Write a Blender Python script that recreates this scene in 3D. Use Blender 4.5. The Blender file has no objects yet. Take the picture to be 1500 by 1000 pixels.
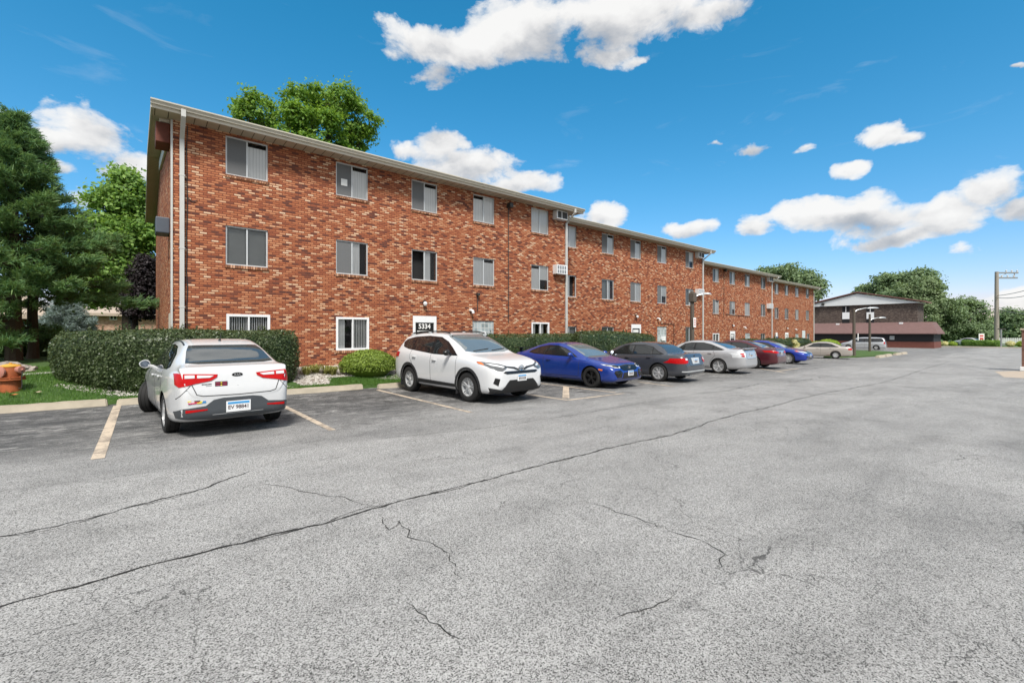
import bpy, bmesh, math, random
import numpy as np
from mathutils import Vector, Matrix
from mathutils.bvhtree import BVHTree
R = math.radians
random.seed(7)
RNG = np.random.default_rng(11)
scene = bpy.context.scene
COL = scene.collection

# ---------------------------------------------------------------- survey: camera and slope of the lot
CAM_Z = 1.5
YAW = R(39.4)
HZ = 487.0
FPX = 663.0
SN, CS = math.sin(YAW), math.cos(YAW)

def ray(px, py=HZ):
    r = px - 750.0
    return (FPX*SN + r*CS, FPX*CS - r*SN, HZ - py)      # along facade (x), into the building (y), up

def at_v(px, v, py=HZ):
    a, b, c = ray(px, py); t = v/b
    return a*t, v, CAM_Z + c*t

HT = [(-60, 1.42), (-10, 1.50), (0, 1.56), (6, 1.655), (10, 1.70), (16, 1.78), (22, 1.83), (31, 1.93), (46, 2.22), (62, 2.32), (80, 2.38), (400, 2.5)]
def gz(x):
    for (a, ha), (b, hb) in zip(HT, HT[1:]):
        if x <= b:
            t = max(0.0, (x-a)/(b-a)); return 1.5 - (ha + (hb-ha)*t)
    return -1.0
def at_g(px, py):
    a, b, c = ray(px, py); x = 0.0
    for _ in range(30):
        t = (gz(x)-CAM_Z)/c; x = a*t
    return a*t, b*t, gz(x)

CT = [(-60, 13.15), (-3, 13.15), (6, 13.0), (14, 12.9), (22, 13.5), (32, 14.5), (46, 15.6), (70, 16.0)]
def kerb_v(x):
    for (a, ha), (b, hb) in zip(CT, CT[1:]):
        if x <= b:
            t = max(0.0, (x-a)/(b-a)); return ha + (hb-ha)*t
    return 16.0
def sstep(t):
    t = min(1.0, max(0.0, t)); return t*t*(3-2*t)
def lawn_z(x, y):
    return gz(x) + 0.07 + 0.40*sstep((y-kerb_v(x)-0.3)/2.9)
def hit_lawn(px, py):
    a, b, c = ray(px, py); t = 12.0/b
    while CAM_Z+c*t > lawn_z(a*t, b*t) and t < .2: t += .00002
    return a*t, b*t, lawn_z(a*t, b*t), t

# ---------------------------------------------------------------- object helpers
def tag(o, label=None, cat=None, group=None, kind=None):
    if label: o['label'] = label
    if cat: o['category'] = cat
    if group: o['group'] = group
    if kind: o['kind'] = kind
    return o
def thing(name, label, cat, loc=(0, 0, 0), rz=0.0, group=None):
    o = bpy.data.objects.new(name, None); COL.objects.link(o)
    o.location = loc; o.rotation_euler = (0, 0, rz); o.empty_display_size = .2
    return tag(o, label, cat, group)
def link_mesh(name, me, parent=None, mats=None, smooth=False, angle=None):
    if mats is not None:
        me.materials.clear()
        for m in (mats if isinstance(mats, (list, tuple)) else [mats]): me.materials.append(m)
    if smooth:
        me.polygons.foreach_set('use_smooth', [True]*len(me.polygons))
        if angle: me.set_sharp_from_angle(angle=R(angle))
    o = bpy.data.objects.new(name, me); COL.objects.link(o)
    if parent is not None: o.parent = parent
    return o
def copy_tree(o, parent=None):
    c = o.copy(); COL.objects.link(c); c.parent = parent
    for ch in list(o.children): copy_tree(ch, c)
    return c

class MB:
    def __init__(s): s.v = []; s.f = []; s.m = []
    def add(s, vs, fs, mi=0, M=None):
        b = len(s.v)
        if M is not None: vs = [tuple(M @ Vector(p)) for p in vs]
        s.v += [tuple(p) for p in vs]
        for f in fs: s.f.append(tuple(b+i for i in f)); s.m.append(mi)
    def quad(s, a, b, c, d, mi=0): s.add([a, b, c, d], [(0, 1, 2, 3)], mi)
    def box(s, x0, x1, y0, y1, z0, z1, mi=0, M=None):
        vs = [(x0,y0,z0),(x1,y0,z0),(x1,y1,z0),(x0,y1,z0),(x0,y0,z1),(x1,y0,z1),(x1,y1,z1),(x0,y1,z1)]
        s.add(vs, [(0,3,2,1),(4,5,6,7),(0,1,5,4),(1,2,6,5),(2,3,7,6),(3,0,4,7)], mi, M)
    def bbox(s, x0, x1, y0, y1, z0, z1, bv=.01, mi=0, M=None):     # box with chamfered edges
        bm = bmesh.new(); bmesh.ops.create_cube(bm, size=1)
        for v in bm.verts:
            v.co = Vector((x0+(v.co.x+.5)*(x1-x0), y0+(v.co.y+.5)*(y1-y0), z0+(v.co.z+.5)*(z1-z0)))
        bmesh.ops.bevel(bm, geom=bm.edges[:], offset=bv, segments=2, affect='EDGES', profile=.5)
        s.addbm(bm, mi, M); bm.free()
    def addbm(s, bm, mi=0, M=None):
        bm.verts.index_update()
        s.add([tuple(v.co) for v in bm.verts], [tuple(v.index for v in f.verts) for f in bm.faces], mi, M)
    def tube(s, pts, rad, n=8, mi=0, caps=True):
        pts = [Vector(p) for p in pts]
        if not isinstance(rad, (list, tuple)): rad = [rad]*len(pts)
        rings = []; prev = None
        for i, p in enumerate(pts):
            d = (pts[min(i+1, len(pts)-1)] - pts[max(i-1, 0)]).normalized()
            if prev is None:
                a = Vector((0, 0, 1)) if abs(d.z) < .9 else Vector((1, 0, 0))
                u = d.cross(a).normalized()
            else:
                u = (prev - d*prev.dot(d)).normalized()
            prev = u; w = d.cross(u)
            rings.append([tuple(p + (u*math.cos(2*math.pi*k/n) + w*math.sin(2*math.pi*k/n))*rad[i]) for k in range(n)])
        vs = [q for r_ in rings for q in r_]; fs = []
        for i in range(len(pts)-1):
            for k in range(n):
                k2 = (k+1) % n; fs.append((i*n+k, i*n+k2, (i+1)*n+k2, (i+1)*n+k))
        if caps: fs.append(tuple(range(n))[::-1]); fs.append(tuple(range((len(pts)-1)*n, len(pts)*n)))
        s.add(vs, fs, mi)
    def lathe(s, prof, n=24, axis='z', mi=0, M=None):              # prof: (radius, height)
        vs = []; fs = []
        for (r_, h) in prof:
            for k in range(n):
                a = 2*math.pi*k/n; c, d = r_*math.cos(a), r_*math.sin(a)
                vs.append((c, d, h) if axis == 'z' else ((c, h, d) if axis == 'y' else (h, c, d)))
        m = len(prof)
        for i in range(m-1):
            for k in range(n):
                k2 = (k+1) % n; fs.append((i*n+k, i*n+k2, (i+1)*n+k2, (i+1)*n+k))
        s.add(vs, fs, mi, M)
    def mesh(s, name):
        me = bpy.data.meshes.new(name); me.from_pydata(s.v, [], s.f); me.update()
        me.polygons.foreach_set('material_index', s.m)
        return me
    def build(s, name, mats, parent=None, smooth=False, angle=35, fix=False):
        me = s.mesh(name)
        if fix:
            bm = bmesh.new(); bm.from_mesh(me); bmesh.ops.recalc_face_normals(bm, faces=bm.faces[:]); bm.to_mesh(me); bm.free()
        return link_mesh(name, me, parent, mats, smooth, angle if smooth else None)

def text_part(name, s, size, mat, parent, M, extrude=.002, bold=.0, space=1.0, shear=0):
    cu = bpy.data.curves.new('lettering', 'FONT'); cu.body = s; cu.size = size; cu.align_x = 'CENTER'; cu.align_y = 'CENTER'
    cu.extrude = extrude; cu.offset = bold; cu.space_character = space; cu.shear = shear; cu.resolution_u = 3
    t = bpy.data.objects.new('tmp', cu); COL.objects.link(t)
    dg = bpy.context.evaluated_depsgraph_get()
    me = bpy.data.meshes.new_from_object(t.evaluated_get(dg))
    bpy.data.objects.remove(t); bpy.data.curves.remove(cu)
    me.transform(M)
    return link_mesh(name, me, parent, mat)

# ---------------------------------------------------------------- material helpers
def nmat(name):
    m = bpy.data.materials.new(name); m.use_nodes = True
    nt = m.node_tree; b = nt.nodes['Principled BSDF']
    return m, nt, b
def N(nt, typ, **kw):
    n = nt.nodes.new(typ)
    for k, v in kw.items():
        if k.startswith('i_'):
            n.inputs[k[2:].replace('_', ' ')].default_value = v
        else: setattr(n, k, v)
    return n
def L(nt, a, b): nt.links.new(a, b)
def ramp(nt, fac, stops, interp='LINEAR'):
    r_ = nt.nodes.new('ShaderNodeValToRGB'); r_.color_ramp.interpolation = interp
    el = r_.color_ramp.elements
    while len(el) < len(stops): el.new(.5)
    for e, (p, c) in zip(el, stops):
        e.position = p; e.color = (c[0], c[1], c[2], 1) if isinstance(c, (tuple, list)) else (c, c, c, 1)
    if fac is not None: L(nt, fac, r_.inputs[0])
    return r_
def mth(nt, op, a, b=None, c=None, clamp=False):
    n = nt.nodes.new('ShaderNodeMath'); n.operation = op; n.use_clamp = clamp
    for i, v in enumerate((a, b, c)):
        if v is None: continue
        if isinstance(v, (int, float)): n.inputs[i].default_value = v
        else: L(nt, v, n.inputs[i])
    return n.outputs[0]
def mixc(nt, fac, a, b, typ='MIX'):
    n = nt.nodes.new('ShaderNodeMix'); n.data_type = 'RGBA'; n.blend_type = typ
    for i, v in ((0, fac), (6, a), (7, b)):
        if isinstance(v, (int, float)): n.inputs[i].default_value = v
        elif isinstance(v, tuple): n.inputs[i].default_value = (v[0], v[1], v[2], 1)
        else: L(nt, v, n.inputs[i])
    return n.outputs[2]
def pos(nt): return nt.nodes.new('ShaderNodeNewGeometry').outputs['Position']
def objc(nt): return nt.nodes.new('ShaderNodeTexCoord').outputs['Object']
def mapping(nt, vec, scale=(1, 1, 1), rot=(0, 0, 0), loc=(0, 0, 0)):
    n = nt.nodes.new('ShaderNodeMapping'); L(nt, vec, n.inputs[0])
    n.inputs['Scale'].default_value = scale; n.inputs['Rotation'].default_value = rot; n.inputs['Location'].default_value = loc
    return n.outputs[0]
def noise(nt, vec, scale, detail=3, rough=.55, dist=0.0):
    n = nt.nodes.new('ShaderNodeTexNoise'); L(nt, vec, n.inputs['Vector'])
    n.inputs['Scale'].default_value = scale; n.inputs['Detail'].default_value = detail
    n.inputs['Roughness'].default_value = rough; n.inputs['Distortion'].default_value = dist
    return n.outputs[0]
def bump(nt, b, h, strength=.3, dist=.01):
    n = nt.nodes.new('ShaderNodeBump'); n.inputs['Strength'].default_value = strength; n.inputs['Distance'].default_value = dist
    L(nt, h, n.inputs['Height']); L(nt, n.outputs[0], b.inputs['Normal'])

def plain(name, col, rough=.6, metal=0.0, var=.12, vscale=6, coat=0.0, spec=.5, ior=None, bmp=0.0):
    m, nt, b = nmat(name)
    n = noise(nt, objc(nt), vscale, 4)
    c = mixc(nt, n, tuple(max(0, x*(1-var)) for x in col), tuple(min(1, x*(1+var)) for x in col))
    L(nt, c, b.inputs['Base Color'])
    b.inputs['Roughness'].default_value = rough; b.inputs['Metallic'].default_value = metal
    b.inputs['Coat Weight'].default_value = coat; b.inputs['Coat Roughness'].default_value = .04
    b.inputs['Specular IOR Level'].default_value = spec
    if ior: b.inputs['IOR'].default_value = ior
    if bmp: bump(nt, b, noise(nt, objc(nt), vscale*8, 3), bmp, .005)
    return m

M = {}
def brick(name, tones, mortar, bw=.195, bh=.068, ms=.009, scale=1.0, seed=0.0, streak=.5):
    m, nt, b = nmat(name)
    p = pos(nt); sp = N(nt, 'ShaderNodeSeparateXYZ'); L(nt, p, sp.inputs[0])
    h = mth(nt, 'ADD', sp.outputs[0], sp.outputs[1])
    cb = N(nt, 'ShaderNodeCombineXYZ'); L(nt, h, cb.inputs[0]); L(nt, sp.outputs[2], cb.inputs[1])
    bt = N(nt, 'ShaderNodeTexBrick'); L(nt, cb.outputs[0], bt.inputs['Vector'])
    bt.inputs['Color1'].default_value = (0, 0, 0, 1); bt.inputs['Color2'].default_value = (1, 1, 1, 1); bt.inputs['Mortar'].default_value = (.5, .5, .5, 1)
    bt.inputs['Scale'].default_value = 1; bt.inputs['Mortar Size'].default_value = ms; bt.inputs['Mortar Smooth'].default_value = .3
    bt.inputs['Bias'].default_value = 0; bt.inputs['Brick Width'].default_value = bw; bt.inputs['Row Height'].default_value = bh
    bt.offset = .5; bt.squash = 1
    # broad drifts of tone over the wall shift the odds of pale and dark bricks
    drift = noise(nt, mapping(nt, cb.outputs[0], (.35, 1.1, 1), loc=(seed, 0, 0)), 1.3, 3)
    f = mth(nt, 'ADD', bt.outputs['Color'], mth(nt, 'MULTIPLY', mth(nt, 'SUBTRACT', drift, .5), streak))
    rc = ramp(nt, f, tones, 'LINEAR')
    fine = noise(nt, mapping(nt, cb.outputs[0], (9, 26, 1)), 1.6, 3)
    col = mixc(nt, mth(nt, 'MULTIPLY', fine, .30), rc.outputs[0], tuple(x*.45 for x in mortar))
    col = mixc(nt, bt.outputs['Fac'], col, mortar)
    L(nt, col, b.inputs['Base Color'])
    b.inputs['Roughness'].default_value = .85; b.inputs['Specular IOR Level'].default_value = .25
    hh = mth(nt, 'ADD', mth(nt, 'MULTIPLY', bt.outputs['Fac'], -1.0), mth(nt, 'MULTIPLY', fine, .5))
    bump(nt, b, hh, .5, .012)
    return m
TONES = [(0, (.085, .042, .036)), (.09, (.15, .058, .04)), (.16, (.32, .098, .048)), (.42, (.43, .145, .064)), (.68, (.53, .21, .10)), (.84, (.63, .31, .165)), (.93, (.73, .47, .295)), (1, (.78, .57, .39))]
M['brick'] = brick('red brick', TONES, (.17, .055, .032), ms=.0125, streak=.16)
M['brick_end'] = brick('orange brick', [(0, (.12, .04, .025)), (.4, (.27, .08, .035)), (.8, (.36, .12, .05)), (1, (.42, .17, .08))], (.22, .09, .05), seed=3.0)
M['brick_brown'] = brick('brown brick', [(0, (.045, .033, .030)), (.5, (.095, .070, .060)), (.85, (.15, .115, .095)), (1, (.24, .19, .16))], (.11, .09, .08), seed=5.0)
M['brick_pink'] = brick('pale orange brick', [(0, (.30, .13, .08)), (.5, (.46, .22, .13)), (1, (.66, .42, .28))], (.45, .36, .30), seed=9.0)
M['soldier'] = brick('soldier brick', [(0, (.20, .08, .04)), (.5, (.40, .18, .09)), (1, (.66, .38, .24))], (.10, .05, .035), bw=.068, bh=.30, seed=1)
M['trim'] = plain('cream painted trim', (.60, .55, .46), .5, vscale=3, var=.07)
M['gutter'] = plain('weathered gutter', (.50, .465, .385), .45, vscale=5, var=.12)
M['downpipe'] = plain('white downpipe', (.50, .50, .48), .45, vscale=2, var=.14)
M['frame'] = plain('aluminium frame', (.55, .57, .58), .4, metal=.25, var=.05)
M['white_frame'] = plain('white vinyl frame', (.78, .79, .80), .4, var=.04)
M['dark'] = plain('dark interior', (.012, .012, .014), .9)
M['blind'] = plain('white blind', (.90, .91, .91), .6, var=.04, vscale=2)
def fold_mat(name, c, per, deep):
    m, nt, b = nmat(name)
    sp = N(nt, 'ShaderNodeSeparateXYZ'); L(nt, pos(nt), sp.inputs[0])
    wob = mth(nt, 'MULTIPLY', noise(nt, mapping(nt, pos(nt), (1, 1, .15)), 5.0, 2), .10)
    f = mth(nt, 'FRACT', mth(nt, 'DIVIDE', mth(nt, 'ADD', sp.outputs[0], wob), per))
    rr = ramp(nt, f, [(0, deep), (.18, 1.0), (.75, .97), (1, deep)])  # fold shade painted into the colour: darker at both edges of each slat
    big = ramp(nt, noise(nt, pos(nt), .55, 1), [(.30, .86), (.6, 1.0)])
    L(nt, mixc(nt, 1.0, mixc(nt, 1.0, c, rr.outputs[0], 'MULTIPLY'), big.outputs[0], 'MULTIPLY'), b.inputs['Base Color']); b.inputs['Roughness'].default_value = .7
    return m
M['blind'] = fold_mat('vertical blind', (.97, .97, .97), .088, .80)
M['curtain'] = plain('dim curtain', (.30, .31, .31), .8, var=.12, vscale=3)
M['screen'] = plain('insect screen', (.13, .133, .136), .7, var=.1, vscale=30)
M['metal_grey'] = plain('grey metal', (.28, .29, .30), .45, metal=.4)
M['dark_metal'] = plain('dark bronze metal', (.035, .033, .03), .5)
M['rust'] = plain('rusty paint', (.13, .035, .02), .7, var=.35)
M['sign_black'] = plain('black sign', (.01, .01, .01), .3)
M['white'] = plain('white paint', (.80, .80, .78), .5, var=.03)
M['plastic_white'] = plain('white plastic', (.72, .73, .74), .35)
M['shingle_tan'] = plain('tan shingle', (.42, .34, .27), .9, var=.18, vscale=9)
M['siding_black'] = plain('black siding', (.014, .013, .015), .7, var=.3)
M['blue_sign'] = plain('blue sign face', (.03, .12, .42), .4)
M['red_sign'] = plain('red sign print', (.55, .05, .05), .4)
M['wood_pole'] = plain('weathered wood pole', (.095, .08, .065), .9, var=.35, vscale=8, bmp=.4)
M['pole_pale'] = plain('pale timber pole', (.30, .27, .23), .9, var=.2, vscale=4)
M['lamp'] = plain('pale lamp housing', (.55, .58, .60), .35, metal=.3)
M['concrete'] = plain('old concrete', (.42, .37, .29), .9, var=.25, vscale=5, bmp=.7)
M['roof_white'] = plain('pale siding', (.66, .68, .69), .6, var=.05)

def soffit_mat():
    m, nt, b = nmat('vented soffit')
    p = pos(nt); sp = N(nt, 'ShaderNodeSeparateXYZ'); L(nt, p, sp.inputs[0])
    def groove(axis, per):
        f = mth(nt, 'FRACT', mth(nt, 'MULTIPLY', sp.outputs[axis], 1/per))
        return mth(nt, 'LESS_THAN', f, .07)
    # boards run across the overhang: grooves repeat along x on the front, along y on the rake
    attr = N(nt, 'ShaderNodeAttribute', attribute_name='rake')
    g = mth(nt, 'ADD', mth(nt, 'MULTIPLY', groove(0, .30), mth(nt, 'SUBTRACT', 1.0, attr.outputs['Fac'])), mth(nt, 'MULTIPLY', groove(1, .15), attr.outputs['Fac']))
    n = noise(nt, p, 2.0, 3)
    c = mixc(nt, n, (.40, .33, .24), (.52, .44, .33))
    L(nt, mixc(nt, g, c, (.06, .045, .03)), b.inputs['Base Color'])
    b.inputs['Roughness'].default_value = .6
    return m
M['soffit'] = soffit_mat()

def glass_mat(name, tint=(.75, .8, .8), refl=1.0):
    m, nt, b = nmat(name); nt.nodes.remove(b)
    out = nt.nodes['Material Output']
    tr = N(nt, 'ShaderNodeBsdfTransparent'); tr.inputs[0].default_value = (*tint, 1)
    gl = N(nt, 'ShaderNodeBsdfGlossy'); gl.inputs['Roughness'].default_value = .015
    fr = N(nt, 'ShaderNodeFresnel'); fr.inputs[0].default_value = 1.5
    n = noise(nt, objc(nt), 1.5, 2)
    bp = N(nt, 'ShaderNodeBump'); bp.inputs['Strength'].default_value = .04; bp.inputs['Distance'].default_value = .02; L(nt, n, bp.inputs['Height'])
    L(nt, bp.outputs[0], gl.inputs['Normal'])
    mx = N(nt, 'ShaderNodeMixShader'); L(nt, mth(nt, 'MULTIPLY', fr.outputs[0], refl, clamp=True), mx.inputs[0]); L(nt, tr.outputs[0], mx.inputs[1]); L(nt, gl.outputs[0], mx.inputs[2])
    L(nt, mx.outputs[0], out.inputs[0])
    return m
M['pane'] = glass_mat('window glass', (.99, 1, 1), .85)

def glassblock_mat():
    m, nt, b = nmat('glass block')
    p = pos(nt); sp = N(nt, 'ShaderNodeSeparateXYZ'); L(nt, p, sp.inputs[0])
    cb = N(nt, 'ShaderNodeCombineXYZ'); L(nt, sp.outputs[0], cb.inputs[0]); L(nt, sp.outputs[2], cb.inputs[1])
    bt = N(nt, 'ShaderNodeTexBrick'); L(nt, cb.outputs[0], bt.inputs[0]); bt.offset = 0
    bt.inputs['Color1'].default_value = (.22, .26, .27, 1); bt.inputs['Color2'].default_value = (.42, .48, .5, 1); bt.inputs['Mortar'].default_value = (.62, .62, .6, 1)
    bt.inputs['Scale'].default_value = 1; bt.inputs['Mortar Size'].default_value = .012; bt.inputs['Brick Width'].default_value = .19; bt.inputs['Row Height'].default_value = .19
    L(nt, bt.outputs[0], b.inputs['Base Color']); b.inputs['Roughness'].default_value = .12
    bump(nt, b, bt.outputs['Fac'], .6, .03)
    return m
M['glass_block'] = glassblock_mat()

def leaf_mat(name, c0, c1, c2, trans=.35, rough=.55):
    m, nt, b = nmat(name)
    g = nt.nodes.new('ShaderNodeNewGeometry')
    big = noise(nt, g.outputs['Position'], .9, 2)
    f = mth(nt, 'ADD', mth(nt, 'MULTIPLY', g.outputs['Random Per Island'], .6), mth(nt, 'MULTIPLY', big, .4))
    rc = ramp(nt, f, [(.12, c0), (.5, c1), (.88, c2)])
    L(nt, rc.outputs[0], b.inputs['Base Color']); b.inputs['Roughness'].default_value = rough
    b.inputs['Specular IOR Level'].default_value = .35
    tl = N(nt, 'ShaderNodeBsdfTranslucent'); L(nt, mixc(nt, .5, rc.outputs[0], (c2[0]*1.6, c2[1]*1.6, c2[2]*.8)), tl.inputs[0])
    mx = N(nt, 'ShaderNodeMixShader'); mx.inputs[0].default_value = trans
    L(nt, b.outputs[0], mx.inputs[1]); L(nt, tl.outputs[0], mx.inputs[2])
    L(nt, mx.outputs[0], nt.nodes['Material Output'].inputs[0])
    return m
M['leaf_hedge'] = leaf_mat('hedge leaf', (.024, .042, .018), (.058, .088, .034), (.155, .195, .095), .25, .38)
M['leaf_yew'] = leaf_mat('yew needles', (0.088, 0.131, 0.021), (0.175, 0.254, 0.038), (0.298, 0.385, 0.070), .25)
M['leaf_maple'] = leaf_mat('bright maple leaf', (0.058, 0.134, 0.027), (0.136, 0.267, 0.041), (0.292, 0.437, 0.068), .4)
M['leaf_mid'] = leaf_mat('mid green leaf', (0.070, 0.149, 0.035), (0.158, 0.280, 0.061), (0.298, 0.455, 0.105), .4)
M['leaf_dark'] = leaf_mat('dark green leaf', (0.034, 0.061, 0.024), (0.068, 0.115, 0.041), (0.121, 0.189, 0.068), .3)
M['leaf_far'] = leaf_mat('far tree leaf', (0.087, 0.135, 0.076), (0.164, 0.241, 0.120), (0.270, 0.366, 0.186), .3)
M['leaf_grey'] = leaf_mat('willowy leaf', (0.121, 0.176, 0.088), (0.189, 0.257, 0.128), (0.270, 0.351, 0.189), .3)
M['leaf_purple'] = leaf_mat('purple leaf', (0.011, 0.009, 0.011), (0.024, 0.018, 0.022), (0.055, 0.044, 0.050), .15)
M['needle_pine'] = leaf_mat('pine needle', (0.050, 0.121, 0.055), (0.107, 0.222, 0.086), (0.236, 0.354, 0.136), .25)
M['needle_spruce'] = leaf_mat('blue spruce needle', (0.123, 0.175, 0.175), (0.228, 0.298, 0.298), (0.385, 0.473, 0.473), .2)
M['leaf_flower'] = leaf_mat('pale blossom', (.45, .45, .20), (.65, .62, .35), (.8, .76, .5), .3)
M['leaf_lily'] = leaf_mat('daylily leaf', (0.135, 0.162, 0.041), (0.270, 0.284, 0.081), (0.432, 0.405, 0.162), .35)
M['leaf_lime'] = leaf_mat('lime shrub leaf', (0.162, 0.243, 0.027), (0.270, 0.378, 0.054), (0.405, 0.513, 0.095), .35)
M['grass_blade'] = leaf_mat('grass blade', (0.041, 0.108, 0.016), (0.081, 0.182, 0.030), (0.162, 0.270, 0.061), .35)
M['bark'] = plain('bark', (.075, .058, .045), .95, var=.4, vscale=9, bmp=.8)
M['bark_dark'] = plain('dark bark', (.018, .013, .011), .95, var=.4, vscale=9)
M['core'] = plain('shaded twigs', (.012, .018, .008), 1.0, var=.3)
M['soil'] = plain('pale dusty soil', (.20, .17, .14), .95, var=.4, vscale=9)
M['gravel'] = plain('white stone', (.50, .47, .43), .85, var=.35, vscale=3)
# ---------------------------------------------------------------- camera, world, sun
cam = bpy.data.cameras.new('Camera'); co = bpy.data.objects.new('Camera', cam); COL.objects.link(co)
co.location = (0, 0, CAM_Z); co.rotation_euler = (R(90), 0, -YAW)
cam.sensor_width = 36; cam.lens = FPX/1500*36; cam.shift_y = -(500-HZ)/1500; cam.clip_end = 6000; cam.clip_start = .05
scene.camera = co
SUN_EL, SUN_AZ = R(52), R(-150)         # azimuth clockwise from +Y
w = bpy.data.worlds.new('World'); scene.world = w; w.use_nodes = True
nt = w.node_tree; bg = nt.nodes['Background']
sky = N(nt, 'ShaderNodeTexSky', sky_type='NISHITA', sun_disc=False, sun_elevation=SUN_EL, sun_rotation=SUN_AZ)
sky.air_density = 1.0; sky.dust_density = .35; sky.ozone_density = 3.0
skyc = N(nt, 'ShaderNodeHueSaturation'); L(nt, sky.outputs[0], skyc.inputs['Color']); skyc.inputs['Saturation'].default_value = 1.30; skyc.inputs['Hue'].default_value = .481; skyc.inputs['Value'].default_value = .90
tc = N(nt, 'ShaderNodeTexCoord'); d = tc.outputs['Generated']
sp = N(nt, 'ShaderNodeSeparateXYZ'); L(nt, d, sp.inputs[0])
az = mth(nt, 'ARCTAN2', sp.outputs[0], sp.outputs[1]); el = mth(nt, 'ARCSINE', sp.outputs[2])
ae = N(nt, 'ShaderNodeCombineXYZ'); L(nt, az, ae.inputs[0]); L(nt, el, ae.inputs[1])
n1 = noise(nt, mapping(nt, d, (1, 1, 1.7)), 9, 9, .60, .25)
n2 = noise(nt, mapping(nt, d, (1, 1, 1.7), loc=(3, 5, 1)), 3.2, 4, .6)
# warp the positions a little so the cloud outlines billow
wn = nt.nodes.new('ShaderNodeTexNoise'); L(nt, d, wn.inputs['Vector']); wn.inputs['Scale'].default_value = 14; wn.inputs['Detail'].default_value = 5
wv = N(nt, 'ShaderNodeVectorMath', operation='MULTIPLY_ADD'); L(nt, wn.outputs['Color'], wv.inputs[0]); wv.inputs[1].default_value = (.07, .05, 0); L(nt, ae.outputs[0], wv.inputs[2])
def dirpx(px, py):
    a, b, c = ray(px, py); return math.atan2(a, b), math.atan2(c, math.hypot(a, b))
CLOUDS = [  # centre px, half sizes px, weight  (banks of cumulus, by bearing and elevation)
    (905, 20, 190, 62, 1.0), (760, 50, 120, 50, 1.0), (650, 70, 110, 42, 1.0), (645, 112, 60, 24, .8), (1040, 15, 80, 30, .8), (900, 75, 60, 14, .5),
    (645, 205, 42, 28, 1.0), (690, 245, 95, 34, 1.0), (770, 270, 60, 18, .8), (600, 222, 40, 16, .6),
    (880, 318, 42, 18, .9), (1000, 335, 55, 22, 1.0), (1105, 332, 38, 20, .9), (1200, 316, 80, 26, 1.0), (1280, 318, 110, 36, 1.1), (1370, 318, 75, 38, 1.1), (1330, 345, 110, 18, 1.0),
    (1450, 272, 75, 30, 1.0), (1490, 300, 50, 26, .9), (1295, 196, 40, 20, .9), (1330, 200, 28, 9, .5), (1248, 251, 34, 14, .85), (1100, 216, 26, 13, .7), (1045, 211, 24, 7, .5), (1175, 218, 18, 6, .4), (1490, 98, 16, 6, .6),
    (120, 188, 95, 42, 1.0), (60, 195, 50, 30, .9), (190, 245, 60, 24, .9), (70, 240, 45, 18, .8), (130, 290, 60, 20, .6), (1490, 440, 60, 22, .8), (935, 88, 22, 9, .5), (1420, 368, 30, 8, .4)]
acc = None; vert = None
for (cx, cy, hx, hy, wt) in CLOUDS:
    a0, e0 = dirpx(cx, cy); a1, _ = dirpx(cx+hx, cy); a2, _ = dirpx(cx-hx, cy); _, e1 = dirpx(cx, cy+hy); _, e2 = dirpx(cx, cy-hy)
    ra, re = abs(a1-a2)/2, abs(e1-e2)/2
    mp = N(nt, 'ShaderNodeVectorMath', operation='MULTIPLY_ADD'); L(nt, wv.outputs[0], mp.inputs[0])
    mp.inputs[1].default_value = (1/ra, 1/re, 0); mp.inputs[2].default_value = (-(a0+.035)/ra, -(e0+.025)/re, 0)
    ln = N(nt, 'ShaderNodeVectorMath', operation='LENGTH'); L(nt, mp.outputs[0], ln.inputs[0])
    v_ = mth(nt, 'MULTIPLY_ADD', ln.outputs['Value'], -wt, wt)
    sy_ = N(nt, 'ShaderNodeSeparateXYZ'); L(nt, mp.outputs[0], sy_.inputs[0])
    yy = mth(nt, 'MULTIPLY', mth(nt, 'MULTIPLY', sy_.outputs[1], -1.0), mth(nt, 'MAXIMUM', mth(nt, 'ADD', v_, .35*wt), 0.0))
    vert = yy if vert is None else mth(nt, 'ADD', vert, yy)
    if acc is None: acc = v_
    else:
        sm = nt.nodes.new('ShaderNodeMath'); sm.operation = 'SMOOTH_MAX'; L(nt, acc, sm.inputs[0]); L(nt, v_, sm.inputs[1]); sm.inputs[2].default_value = .15; acc = sm.outputs[0]
# sky behind the viewer: loose fair-weather cloud
back = mth(nt, 'MULTIPLY', mth(nt, 'SUBTRACT', .15, mth(nt, 'ADD', mth(nt, 'MULTIPLY', sp.outputs[0], SN), mth(nt, 'MULTIPLY', sp.outputs[1], CS))), 3.0, clamp=True)
back = mth(nt, 'MAXIMUM', back, mth(nt, 'MULTIPLY', mth(nt, 'SUBTRACT', el, .64), 4.0, clamp=True))
bk = mth(nt, 'ADD', mth(nt, 'MULTIPLY', mth(nt, 'SUBTRACT', n2, .31), 7.0), mth(nt, 'MULTIPLY', mth(nt, 'SUBTRACT', back, 1.0), 4.0))
acc = mth(nt, 'MAXIMUM', acc, bk)
den = mth(nt, 'ADD', mth(nt, 'MULTIPLY', acc, 1.7), mth(nt, 'MULTIPLY', mth(nt, 'SUBTRACT', n1, .53), 4.3))
fac = ramp(nt, den, [(.0, 0), (.16, .28), (.42, .80), (.8, 1.0)]).outputs[0]
n3 = noise(nt, mapping(nt, d, (1, 1, 1.5), loc=(0, 0, .035)), 10, 6, .55, .2)
shade = mth(nt, 'ADD', mth(nt, 'MULTIPLY', mth(nt, 'SUBTRACT', n3, n1), 1.3), mth(nt, 'MULTIPLY', mth(nt, 'SUBTRACT', n2, .35), .9))
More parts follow.
